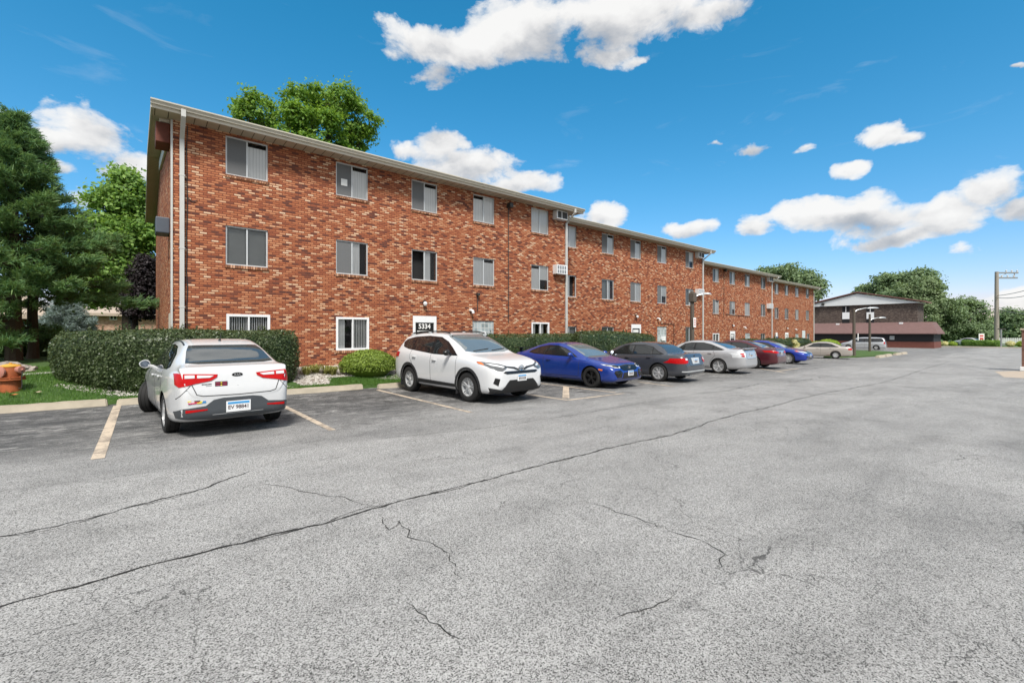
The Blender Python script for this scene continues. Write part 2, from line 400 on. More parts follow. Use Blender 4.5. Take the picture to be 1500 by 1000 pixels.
shade = mth(nt, 'ADD', mth(nt, 'ADD', shade, mth(nt, 'MULTIPLY', vert, .55)), .12)
cc = ramp(nt, shade, [(.0, (1.0, .99, .97)), (.28, (.86, .85, .84)), (.52, (.62, .63, .65)), (.85, (.42, .45, .50))]).outputs[0]
CLOUD_GAIN = 4.3
cg = N(nt, 'ShaderNodeVectorMath', operation='SCALE'); L(nt, cc, cg.inputs[0]); cg.inputs['Scale'].default_value = CLOUD_GAIN
tint = ramp(nt, el, [(0, (.86, .64, .78)), (.30, (.68, .80, .87)), (.58, (.50, .88, .92)), (1, (.50, .84, .90))])
blue = mixc(nt, 1.0, skyc.outputs[0], tint.outputs[0], 'MULTIPLY')
wis = noise(nt, mapping(nt, d, (1.2, 1.2, 5), rot=(.1, .15, 0), loc=(1, 7, 2)), 3.5, 8, .62, .8)
wf = ramp(nt, wis, [(.60, 0), (.76, .13)])
cg2 = N(nt, 'ShaderNodeVectorMath', operation='SCALE'); cg2.inputs[0].default_value = (.92, .94, .97); cg2.inputs['Scale'].default_value = CLOUD_GAIN
blue = mixc(nt, wf.outputs[0], blue, cg2.outputs[0])
fin = mixc(nt, mth(nt, 'MULTIPLY', fac, .96), blue, cg.outputs[0])
L(nt, fin, bg.inputs[0]); bg.inputs[1].default_value = .12
sl = bpy.data.lights.new('Sun', 'SUN'); so = bpy.data.objects.new('Sun', sl); COL.objects.link(so)
sl.energy = 2.7; sl.angle = R(14); sl.color = (1, .955, .89)
so.rotation_euler = (R(90)-SUN_EL, 0, math.pi - SUN_AZ)
so.rotation_euler = Vector((math.sin(SUN_AZ)*math.cos(SUN_EL), math.cos(SUN_AZ)*math.cos(SUN_EL), math.sin(SUN_EL))).to_track_quat('Z', 'Y').to_euler()
so.location = (0, 0, 60)
scene.view_settings.view_transform = 'Standard'; scene.view_settings.look = 'None'; scene.view_settings.gamma = 1
scene.view_settings.exposure = .92
scene.cycles.max_bounces = 6; scene.cycles.transparent_max_bounces = 8; scene.cycles.use_denoising = True
scene.cycles.caustics_reflective = False; scene.cycles.caustics_refractive = False

# ---------------------------------------------------------------- asphalt
def asphalt_mat():
    m, nt, b = nmat('worn asphalt')
    p = pos(nt); sp = N(nt, 'ShaderNodeSeparateXYZ'); L(nt, p, sp.inputs[0])
    X, Y = sp.outputs[0], sp.outputs[1]
    vo = N(nt, 'ShaderNodeTexVoronoi'); L(nt, p, vo.inputs['Vector']); vo.inputs['Scale'].default_value = 175
    speck = N(nt, 'ShaderNodeSeparateColor'); L(nt, vo.outputs['Color'], speck.inputs[0])
    fine = noise(nt, p, 85, 5, .8)
    agg = ramp(nt, mth(nt, 'ADD', mth(nt, 'MULTIPLY', speck.outputs[0], .55), mth(nt, 'MULTIPLY', fine, .45)), [(.25, (.045,.044,.042)), (.36, (.195,.192,.186)), (.50, (.345,.340,.330)), (.70, (.43,.424,.412)), (.86, (.59,.582,.566))])
    # broad wear
    big = noise(nt, mapping(nt, p, (.16, .34, 1), rot=(0, 0, R(12))), 1.0, 5, .6, .6)
    tone = ramp(nt, big, [(.28, .70), (.45, .92), (.62, 1.04), (.8, 1.10)])
    med = noise(nt, mapping(nt, p, (.7, 1.1, 1)), 1.6, 5, .65)
    tone2 = ramp(nt, med, [(.3, .82), (.5, 1.0), (.7, 1.08)])
    lane = mixc(nt, 1.0, mixc(nt, 1.0, agg.outputs[0], tone.outputs[0], 'MULTIPLY'), tone2.outputs[0], 'MULTIPLY')
    # wheel-worn dark drifts on the driving lane
    dr = noise(nt, mapping(nt, p, (.10, .55, 1), rot=(0, 0, R(-24)), loc=(3, 1, 0)), 1.5, 4, .6, .3)
    drm = ramp(nt, dr, [(.54, 0), (.76, .38)])
    lane = mixc(nt, drm.outputs[0], lane, (.075, .075, .077))
    # tar-dark sealed stalls with pale scuffs
    wob = mth(nt, 'MULTIPLY', mth(nt, 'SUBTRACT', noise(nt, p, .45, 4, .7), .5), 3.2)
    edge = mth(nt, 'ADD', mth(nt, 'SUBTRACT', Y, 7.7), wob)
    far = mth(nt, 'MULTIPLY', mth(nt, 'SUBTRACT', X, 9.0), .04, clamp=True)
    zone = ramp(nt, mth(nt, 'MULTIPLY', mth(nt, 'ADD', edge, 1.2), .30), [(0, 0), (1, 1)], 'EASE')
    scuff = noise(nt, mapping(nt, p, (.9, 3.2, 1), rot=(0, 0, R(14))), 2.4, 9, .82, 1.4)
    scr = ramp(nt, scuff, [(.495, 0), (.54, .30), (.62, .95)])
    stall = mixc(nt, 1.0, ramp(nt, speck.outputs[1], [(.0, (.012, .013, .015)), (.6, (.034, .035, .038)), (1, (.11, .11, .11))]).outputs[0], tone2.outputs[0], 'MULTIPLY')
    smask = ramp(nt, noise(nt, mapping(nt, p, (.7, 1.3, 1), loc=(2, 8, 0)), 1.1, 3), [(.36, .12), (.60, 1)])
    stall = mixc(nt, mth(nt, 'MULTIPLY', scr.outputs[0], smask.outputs[0]), stall, (.50, .49, .47))
    zf = mth(nt, 'MULTIPLY', zone.outputs[0], mth(nt, 'SUBTRACT', .90, mth(nt, 'MULTIPLY', far, .45)))
    zf = mth(nt, 'MULTIPLY', zf, ramp(nt, noise(nt, p, 1.1, 6, .75), [(.25, .6), (.55, 1)]).outputs[0])
    col = mixc(nt, zf, lane, stall)
    oil = noise(nt, mapping(nt, p, (1, .8, 1), loc=(4, 9, 0)), 1.35, 3, .5)
    om = mth(nt, 'MULTIPLY', ramp(nt, oil, [(.64, 0), (.72, .75)]).outputs[0], mth(nt, 'MULTIPLY_ADD', zone.outputs[0], .8, .2))
    col = mixc(nt, om, col, (.022, .021, .02))
    # hairline crack network where the surface has aged
    wp = N(nt, 'ShaderNodeVectorMath', operation='MULTIPLY_ADD')
    wn_ = nt.nodes.new('ShaderNodeTexNoise'); L(nt, p, wn_.inputs['Vector']); wn_.inputs['Scale'].default_value = 1.7; wn_.inputs['Detail'].default_value = 6
    L(nt, wn_.outputs['Color'], wp.inputs[0]); wp.inputs[1].default_value = (.9, .9, 0); L(nt, p, wp.inputs[2])
    vc = N(nt, 'ShaderNodeTexVoronoi', feature='DISTANCE_TO_EDGE'); L(nt, wp.outputs[0], vc.inputs['Vector']); vc.inputs['Scale'].default_value = 1.3
    crk = mth(nt, 'LESS_THAN', vc.outputs['Distance'], mth(nt, 'MULTIPLY', fine, .008))
    msk = ramp(nt, noise(nt, mapping(nt, p, (1, 1, 1), loc=(7, 2, 0)), .33, 3), [(.46, 0), (.58, 1)])
    col = mixc(nt, mth(nt, 'MULTIPLY', mth(nt, 'MULTIPLY', crk, msk.outputs[0]), .65), col, (.02, .02, .02))
    L(nt, col, b.inputs['Base Color']); b.inputs['Roughness'].default_value = .88; b.inputs['Specular IOR Level'].default_value = .3
    bump(nt, b, mth(nt, 'ADD', speck.outputs[0], fine), .55, .006)
    return m
M['asphalt'] = asphalt_mat()
def line_mat():
    m, nt, b = nmat('worn yellow paint')
    p = pos(nt)
    n = noise(nt, p, 9, 7, .8); n2_ = noise(nt, p, 2.2, 3)
    f = ramp(nt, mth(nt, 'ADD', n, mth(nt, 'MULTIPLY', mth(nt, 'SUBTRACT', n2_, .5), .5)), [(.40, 0), (.53, 1)])
    c = mixc(nt, f.outputs[0], (.25, .21, .17), (.52, .43, .33))
    L(nt, c, b.inputs['Base Color']); b.inputs['Roughness'].default_value = .85
    return m
M['line'] = line_mat()
def lawn_mat():
    m, nt, b = nmat('lawn turf')
    p = pos(nt); n = noise(nt, p, 1.4, 5, .7); n2_ = noise(nt, p, 22, 3, .8)
    rc = ramp(nt, mth(nt, 'ADD', mth(nt, 'MULTIPLY', n, .6), mth(nt, 'MULTIPLY', n2_, .4)), [(.3, (.022, .052, .010)), (.5, (.050, .105, .018)), (.7, (.095, .16, .035))])
    L(nt, rc.outputs[0], b.inputs['Base Color']); b.inputs['Roughness'].default_value = .95; bump(nt, b, n2_, .8, .03)
    return m
M['lawn'] = lawn_mat()
M['crack'] = plain('open crack', (.018, .017, .016), 1.0, var=.5, vscale=20)
M['tan_slab'] = plain('tan concrete apron', (.40, .33, .26), .9, var=.2)
M['street'] = plain('street asphalt', (.20, .20, .20), .9)
M['sidewalk'] = plain('pale pavement', (.45, .43, .40), .9)

def struct(name, mb, mat, label, cat='ground', smooth=False):
    o = mb.build(name, mat, None, smooth); return tag(o, label, cat, kind='structure')
xs = [-60, -30, -10, 0, 6, 10, 16, 22, 31, 46, 62, 80, 104]
mb = MB()
for a, b_ in zip(xs, xs[1:]):
    mb.quad((a, -70, gz(a)), (b_, -70, gz(b_)), (b_, 75, gz(b_)), (a, 75, gz(a)))
struct('parking_lot', mb, M['asphalt'], 'worn grey asphalt parking lot with cracks and dark sealed bays')
mb = MB(); E = 2500
gx = [-E, -60, -30, -10, 0, 6, 10, 16, 22, 31, 46, 62, 80, 104, 160, 400, E]
for a, b_ in zip(gx, gx[1:]):
    mb.quad((a, -E, gz(a)-.06), (b_, -E, gz(b_)-.06), (b_, E, gz(b_)-.06), (a, E, gz(a)-.06))
struct('ground', mb, M['lawn'], 'flat grassy ground running out to the horizon')
# lawn between kerb stops and buildings
mb = MB()
lx = list(np.arange(-14, 16, .5)) + list(np.arange(16, 70.1, 1.5))
lx = [-60, -40, -25, -18] + lx
dv = [0, .02, .3, .7, 1.1, 1.5, 1.9, 2.3, 2.7, 3.1, 3.6, 6, 12, 24, 58]
vid = {}
for i, x in enumerate(lx):
    for j, q in enumerate(dv):
        y = kerb_v(x)+q; z = lawn_z(x, y) if j else gz(x)-.04
        if j: z += .012*math.sin(x*2.3+y*1.7)
        vid[i, j] = len(mb.v); mb.v.append((x, y, z))
for i in range(len(lx)-1):
    for j in range(len(dv)-1):
        mb.f.append((vid[i, j], vid[i+1, j], vid[i+1, j+1], vid[i, j+1])); mb.m.append(0)
struct('lawn', mb, M['lawn'], 'green lawn strip between the parking bays and the brick buildings', smooth=True)

def zone_sheet(name, poly, zf, mat, label, cat='ground', up=.004):
    bm = bmesh.new(); vs = [bm.verts.new((x, y, 0)) for x, y in poly]; bm.faces.new(vs)
    xs_ = [p[0] for p in poly]; ys_ = [p[1] for p in poly]
    st = max(.25, (max(xs_)-min(xs_))/40)
    k = min(xs_)+st
    while k < max(xs_):
        bmesh.ops.bisect_plane(bm, geom=bm.verts[:]+bm.edges[:]+bm.faces[:], plane_co=(k, 0, 0), plane_no=(1, 0, 0)); k += st
    st = max(.25, (max(ys_)-min(ys_))/30); k = min(ys_)+st
    while k < max(ys_):
        bmesh.ops.bisect_plane(bm, geom=bm.verts[:]+bm.edges[:]+bm.faces[:], plane_co=(0, k, 0), plane_no=(0, 1, 0)); k += st
    for v in bm.verts: v.co.z = zf(v.co.x, v.co.y)+up
    me = bpy.data.meshes.new(name); bm.to_mesh(me); bm.free()
    return tag(link_mesh(name, me, None, mat), label, cat, kind='structure')
GX = lambda x, y: gz(x)
# painted stall lines (world positions surveyed from the picture)
def stripe(p0, p1, wd, label):
    a = Vector((p0[0], p0[1])); b_ = Vector((p1[0], p1[1])); dd = (b_-a).normalized(); nn = Vector((-dd.y, dd.x))*wd/2
    mb = MB(); k = max(2, int((b_-a).length/.5))
    for i in range(k):
        q0 = a.lerp(b_, i/k); q1 = a.lerp(b_, (i+1)/k)
        mb.quad(*[(q.x, q.y, gz(q.x)+.005) for q in (q0-nn, q1-nn, q1+nn, q0+nn)])
    me_f = mb.build('painted_line', M['line']); tag(me_f, label, 'painted line', 'yellow painted parking lines', 'structure')
G = lambda px, py: at_g(px, py)[:2]
stripe(G(143, 672), G(172, 594), .13, 'wide faded yellow bay line left of the white compact sedan')
stripe(G(487, 630), G(412, 593), .11, 'faded yellow bay line just right of the white compact sedan')
stripe(G(690, 604), G(553, 571), .10, 'yellow bay line left of the white crossover')
stripe(G(832, 586), G(772, 577.5), .10, 'yellow line running out from under the nose of the white crossover')
stripe(G(832, 586), G(914, 576), .10, 'yellow line closing off the hatched aisle in front of the blue coupe')
stripe(G(829, 583), G(829, 566), .18, 'short thick diagonal yellow bar in the hatched aisle')
stripe(G(902, 575), G(788, 561), .10, 'yellow bay line beside the blue coupe with black wheels')
stripe(G(986, 566), G(934, 559), .10, 'yellow line between the blue coupe and the dark grey sedan')
stripe(G(1150, 546), G(1085, 535), .10, 'faint yellow line between the dark red sedan and the far blue coupe')
stripe(G(1170, 539.5), G(1135, 544), .10, 'faint yellow end line on the lot past the dark red sedan')
# long joints and cracks
def crack(pts, wd, label, jag=.035, taper=True):
    P = [Vector(G(*p)) for p in pts]; q = [P[0]]
    for a, b_ in zip(P, P[1:]):
        n_ = max(2, int((b_-a).length/.05)); dd = (b_-a).normalized(); nn = Vector((-dd.y, dd.x))
        for i in range(1, n_+1): q.append(a.lerp(b_, i/n_))
    off = 0; out = []
    for i, c in enumerate(q):
        off = off*.86 + random.gauss(0, jag*.4)
        a = q[max(0, i-1)]; b_ = q[min(len(q)-1, i+1)]; dd = (b_-a).normalized() if (b_-a).length > 0 else Vector((1, 0)); nn = Vector((-dd.y, dd.x))
        ww = wd*(.35+1.1*random.random())*(1 if not taper else min(1, .25+4*min(i, len(q)-1-i)/len(q)))
        out.append((c+nn*(off+ww/2), c+nn*(off-ww/2)))
    mb = MB()
    for (a, b_), (c, e) in zip(out, out[1:]):
        mb.quad(*[(k.x, k.y, gz(k.x)+.0035) for k in (a, c, e, b_)])
    if wd > .012:       # broken side strands and crumbs along the wider cracks
        i = 4
        while i < len(out)-14:
            if random.random() < .30:
                m_ = random.randint(4, 13); s_ = random.choice((-1, 1)); amp = random.uniform(.02, .07)
                for k_ in range(m_):
                    q0, q1 = out[i+k_], out[i+k_+1]
                    for_ = lambda qq, h: (qq[0]+(qq[1]-qq[0])*.5)+(qq[0]-qq[1]).normalized()*s_*amp*h
                    h0, h1 = math.sin(math.pi*k_/m_), math.sin(math.pi*(k_+1)/m_)
                    a0_, a1_ = for_(q0, h0), for_(q1, h1); dd = (q0[0]-q0[1]).normalized()*wd*random.uniform(.12, .3)
                    mb.quad(*[(z.x, z.y, gz(z.x)+.0034) for z in (a0_+dd, a1_+dd, a1_-dd, a0_-dd)])
                i += m_
            i += random.randint(2, 9)
    tag(mb.build('pavement_crack', M['crack']), label, 'crack', 'cracks in the asphalt', 'structure')
crack([(-60, 902), (0, 888), (130, 852), (250, 820), (400, 783), (530, 750), (600, 730), (700, 706), (800, 680), (900, 655), (1000, 632), (1060, 612), (1130, 595), (1200, 577), (1290, 561), (1330, 549), (1390, 529)], .022, 'longest open crack crossing the whole lot to the far street', .020, False)
crack([(-60, 795), (0, 785), (100, 765), (200, 741), (300, 715), (340, 700), (370, 688)], .018, 'shorter crack curving across the lot at the near left')
crack([(380, 705), (430, 715), (500, 726), (545, 741)], .007, 'thin crack joining the longest crack from the left')
crack([(560, 752), (570, 775), (585, 760), (600, 780), (640, 800), (670, 825), (690, 850)], .008, 'branching wriggly crack below the middle of the longest crack', .06)
crack([(850, 727), (900, 745), (960, 765), (1030, 790), (1060, 812), (1050, 850)], .007, 'broken crack in the middle of the open lot', .06)
crack([(900, 905), (940, 888), (985, 868)], .007, 'short straight crack low in the open lot')
crack([(690, 940), (640, 905), (600, 880)], .006, 'faint crack in the nearest asphalt', .05)
crack([(560, 642), (700, 628), (850, 606), (990, 582), (1100, 566), (1290, 545)], .010, 'thin joint running parallel to the row of parked cars', .02, False)
crack([(1060, 573), (1120, 561), (1180, 556), (1230, 548)], .022, 'ragged crack beside the row of cars far along the lot', .08)

# path, street, pavements, apron
PA = Vector((.85, .53)).normalized(); PN = Vector((-PA.y, PA.x))
q0 = Vector((-2.25, 16.7))-PA*9; q1 = Vector((-2.25, 16.7))+PA*2.7
zone_sheet('path', [tuple(q0-PN*.28), tuple(q1-PN*.28), tuple(q1+PN*.28), tuple(q0+PN*.28)], lawn_z, M['sidewalk'], 'narrow pale path crossing the lawn behind the hydrant', 'path', .03)
zone_sheet('pavement', [(104, -70), (106, -70), (106, 13), (104, 13)], GX, M['sidewalk'], 'pale kerb and pavement at the far end of the lot', 'pavement', .12)
mb = MB(); mb.box(103.85, 104, -70, 13, gz(104)-.05, gz(104)+.14); struct('kerb', mb, M['concrete'], 'low concrete kerb at the far end of the lot', 'kerb')
zone_sheet('street', [(128, -200), (137, -200), (137, 200), (128, 200)], GX, M['street'], 'street passing beyond the far hedge', 'road', .0)
zone_sheet('concrete_apron', [(27, -8), (36, -8), (35.5, 1.6), (33.5, 2.2), (28.5, 1.6)], GX, M['tan_slab'], 'tan concrete apron at the right edge of the lot', 'pavement', .004)
# island beyond the last bay
isl = [G(1206, 524)[:2], G(1258, 523.5), G(1290, 521.5), G(1314, 518.5), G(1318, 517), G(1285, 514.8), G(1230, 513)]
mb = MB(); n_ = len(isl); zt_ = [gz(p[0])+.1 for p in isl]
mb.add([(p[0], p[1], z) for p, z in zip(isl, zt_)] + [(p[0], p[1], z-.2) for p, z in zip(isl, zt_)], [tuple(range(n_))] + [(i, i+n_, (i+1) % n_+n_, (i+1) % n_) for i in range(n_)])
bm_ = mb.build('grass_island', M['lawn'], fix=True); tag(bm_, 'bright green grass island past the last parked car', 'grass island', kind='structure')

# kerb stops
def kerb_stop(p0, p1, label, h=.14, w_=.2):
    a = Vector((*p0[:2], gz(p0[0]))); b_ = Vector((*p1[:2], gz(p1[0]))); ln = (b_-a).length
    o = MB(); 
    bm = bmesh.new(); bmesh.ops.create_cube(bm, size=1)
    bmesh.ops.subdivide_edges(bm, edges=[e for e in bm.edges if abs(e.verts[0].co.x-e.verts[1].co.x) > .5], cuts=14)
    for v in bm.verts:
        top = v.co.z > 0
        v.co = Vector((v.co.x*ln, v.co.y*(w_*(.72 if top else 1)), (h if top else -.02)))
        v.co += Vector((0, random.gauss(0, .004), random.gauss(0, .004) if top else 0))
        if top and abs(v.co.x) > ln*.49: v.co.x *= .985; 
    bmesh.ops.bevel(bm, geom=[e for e in bm.edges if e.calc_face_angle(0) > .6], offset=.02, segments=2, affect='EDGES')
    o.addbm(bm); bm.free()
    c = (a+b_)/2; ob = o.build('kerb_stop', M['concrete'], None, True, 40)
    ob.location = c; ob.rotation_euler = (0, 0, math.atan2((b_-a).y, (b_-a).x))
    tag(ob, label, 'kerb stop', 'concrete kerb stops at the head of the bays')
kerb_stop((-3.1, 13.02), (-.53, 12.93), 'concrete kerb stop nearest the fire hydrant')
kerb_stop((-.4, 12.9), (2.05, 12.88), 'concrete kerb stop under the nose of the white compact sedan')
kerb_stop((2.45, 12.84), (4.95, 12.82), 'concrete kerb stop in the empty bay beside the white compact sedan')
kerb_stop((5.4, 12.8), (7.9, 12.8), 'concrete kerb stop behind the white crossover')
kerb_stop((10.6, 12.6), (13.0, 12.6), 'concrete kerb stop behind the blue coupe with black wheels')
kerb_stop((14.4, 12.75), (16.8, 12.8), 'concrete kerb stop at the nose of the dark grey sedan')
for i, (a, b_, h_, lb) in enumerate([((1285, 524), (1294, 522.8), .2, 'pale kerb block on the grass island tip, first of four'), ((1296, 522.6), (1304, 521.4), .22, 'pale kerb block on the grass island tip, second of four'), ((1310.5, 520.3), (1318, 519.3), .2, 'pale kerb block on the grass island tip, third of four'), ((1319.5, 519), (1326.5, 518), .2, 'last and farthest pale kerb block past the grass island')]):
    kerb_stop(G(*a), G(*b_), lb, h_, .35)
# ---------------------------------------------------------------- vehicles
def paint(name, col, metal=0.0, rough=.35, flake=0):
    m, nt, b = nmat(name)
    n = noise(nt, objc(nt), 2.0, 3)
    L(nt, mixc(nt, n, tuple(x*.95 for x in col), col), b.inputs['Base Color'])
    b.inputs['Metallic'].default_value = metal; b.inputs['Roughness'].default_value = rough
    b.inputs['Coat Weight'].default_value = 1.0; b.inputs['Coat Roughness'].default_value = .03
    dn = noise(nt, mapping(nt, objc(nt), (1, 1, 2.2)), 5.0, 5)      # light road dust dulls the lacquer in places
    L(nt, ramp(nt, dn, [(.35, .03), (.75, .16)]).outputs[0], b.inputs['Coat Roughness'])
    return m
CP = {
 'white': paint('white car paint', (.58, .59, .60)), 'white2': paint('bright white car paint', (.64, .65, .665)),
 'blue': paint('metallic blue paint', (.008, .042, .29), .3, .33), 'grey': paint('dark grey metallic paint', (.060, .066, .080), .3, .3),
 'silver': paint('silver metallic paint', (.52, .53, .55), .5, .35), 'red': paint('dark red paint', (.085, .010, .018), .3, .35),
 'blue2': paint('bright metallic blue paint', (.008, .034, .32), .3, .33), 'beige': paint('beige metallic paint', (.46, .42, .38), .45, .38),
 'vansilver': paint('pale silver paint', (.52, .54, .57), .5, .35)}
def gl(name, col, ior=1.9, rough=.02):
    m, nt, b = nmat(name); n = noise(nt, objc(nt), 1.2, 2)
    L(nt, mixc(nt, n, col, tuple(x*1.5 for x in col)), b.inputs['Base Color']); b.inputs['Roughness'].default_value = rough; b.inputs['IOR'].default_value = ior
    return m
M['glass_dark'] = gl('tinted car glass', (.010, .012, .013), 1.75)
M['glass_shield'] = gl('windscreen glass', (.10, .12, .128), 2.6)  # pale base stands in for cabin light and haze in the glass
M['glass_rear'] = gl('rear window glass', (.035, .042, .045), 2.3)
M['tyre'] = plain('tyre rubber', (.010, .010, .010), .8, var=.25, vscale=25)
M['well'] = plain('wheel well', (.006, .006, .006), 1.0)
M['black_plastic'] = plain('black plastic trim', (.022, .023, .025), .55)
M['gloss_black'] = plain('gloss black', (.010, .010, .011), .12)
M['alloy'] = plain('alloy rim', (.68, .69, .70), .3, metal=.5, var=.05)
M['alloy_dark'] = plain('shadowed rim', (.03, .03, .032), .5, metal=.3)
M['alloy_black'] = plain('black rim', (.014, .014, .015), .3)
M['chrome'] = plain('chrome', (.75, .76, .78), .1, metal=1, var=.02)
M['lamp_red'] = plain('red lamp lens', (.42, .004, .005), .2, var=.25, vscale=16, spec=.25)
M['lamp_clear'] = plain('clear lamp lens', (.62, .64, .66), .1, var=.25, vscale=14, coat=1)
M['lamp_smoke'] = plain('smoked lamp housing', (.10, .105, .11), .1, var=.4, vscale=18, coat=1)
M['lamp_amber'] = plain('amber lens', (.80, .18, .02), .15, coat=1)
M['seam'] = plain('panel gap', (.03, .03, .032), .9)
M['plate'] = plain('plate face', (.72, .73, .74), .4, var=.04)
M['plate_blue'] = plain('plate sky print', (.05, .30, .62), .4)
M['plate_ink'] = plain('plate ink', (.06, .035, .04), .5)

def pchip(pts):
    xs = [p[0] for p in pts]; ys = [p[1] for p in pts]; n = len(xs)
    h = [xs[i+1]-xs[i] for i in range(n-1)]; d = [(ys[i+1]-ys[i])/h[i] for i in range(n-1)]
    m = [d[0]]
    for i in range(1, n-1):
        if d[i-1]*d[i] <= 0: m.append(0)
        else:
            w1, w2 = 2*h[i]+h[i-1], h[i]+2*h[i-1]; m.append((w1+w2)/(w1/d[i-1]+w2/d[i]))
    m.append(d[-1])
    def f(x):
        if x <= xs[0]: return ys[0]
        if x >= xs[-1]: return ys[-1]
        i = 0
        while xs[i+1] < x: i += 1
        t = (x-xs[i])/h[i]; t2, t3 = t*t, t*t*t
        return (2*t3-3*t2+1)*ys[i]+(t3-2*t2+t)*h[i]*m[i]+(-2*t3+3*t2)*ys[i+1]+(t3-t2)*h[i]*m[i+1]
    return f

def body_mesh(c):
    Ln = c['L']; top, belt, bot, W, Wr = (pchip(c[k]) for k in ('top', 'belt', 'bot', 'W', 'Wr'))
    ss = [0, .012, .03, .06, .1, .15, .22, .3]
    s = .38
    while s < Ln-.34: ss.append(s); s += .075
    ss += [Ln-q for q in (.3, .22, .15, .1, .06, .03, .012, 0)]
    H_ = []; 
    for s in ss:
        t_, b_, bo, w_, wr = top(s), min(belt(s), top(s)-.015), bot(s), W(s), min(Wr(s), W(s)*.97)
        h = t_-b_; lo = b_-bo; sh = c.get('shoulder', .035)
        hh = min(1, h/.25)
        half = [(0, bo), (w_*.55, bo), (w_*.86, bo+.01*lo), (w_*.955, bo+.06*lo), (w_*.985, bo+.2*lo), (w_*(.992), bo+.42*lo), (w_*1.0, bo+.62*lo), (w_*1.0, bo+.80*lo), (w_*.985, bo+.93*lo), (w_-sh, b_)]
        x0, z0 = w_-sh-.012, b_+.012*hh
        for q, bul in ((.12, .004), (.35, .018), (.6, .022), (.82, .014)):
            half.append((x0+(wr-x0)*q+bul*hh, z0+(b_+.885*h-z0)*q))
        half += [(wr, b_+.90*h), (wr*.93, b_+.965*h), (wr*.75, b_+.988*h), (wr*.4, t_-.002*h), (0, t_)]
        H_.append((s, half))
    mb = MB(); n = len(H_[0][1]); ring = 2*n-2
    for s, half in H_:
        X = Ln/2-s
        pts = half + [(-y, z) for y, z in half[-2:0:-1]]
        for y, z in pts: mb.v.append((X, y, z))
    for i in range(len(H_)-1):
        for k in range(ring):
            k2 = (k+1) % ring; mb.f.append((i*ring+k, i*ring+k2, (i+1)*ring+k2, (i+1)*ring+k)); mb.m.append(0)
    # end caps: strips between left and right halves
    for base, flip in ((0, 0), ((len(H_)-1)*ring, 1)):
        for k in range(n-1):
            a, b_ = base+k, base+k+1; c_, d_ = base+(ring-k) % ring, base+(ring-k-1) % ring
            f_ = [a, b_, d_, c_]; f_ = [q for i, q in enumerate(f_) if q not in f_[:i]]
            mb.f.append(tuple(f_ if not flip else f_[::-1])); mb.m.append(0)
    me = mb.mesh('body'); bm = bmesh.new(); bm.from_mesh(me); bmesh.ops.recalc_face_normals(bm, faces=bm.faces[:]); bm.to_mesh(me); bm.free()
    return me
def apply_mods(o):
    dg = bpy.context.evaluated_depsgraph_get(); me = bpy.data.meshes.new_from_object(o.evaluated_get(dg)); old = o.data; o.modifiers.clear(); o.data = me; bpy.data.meshes.remove(old)

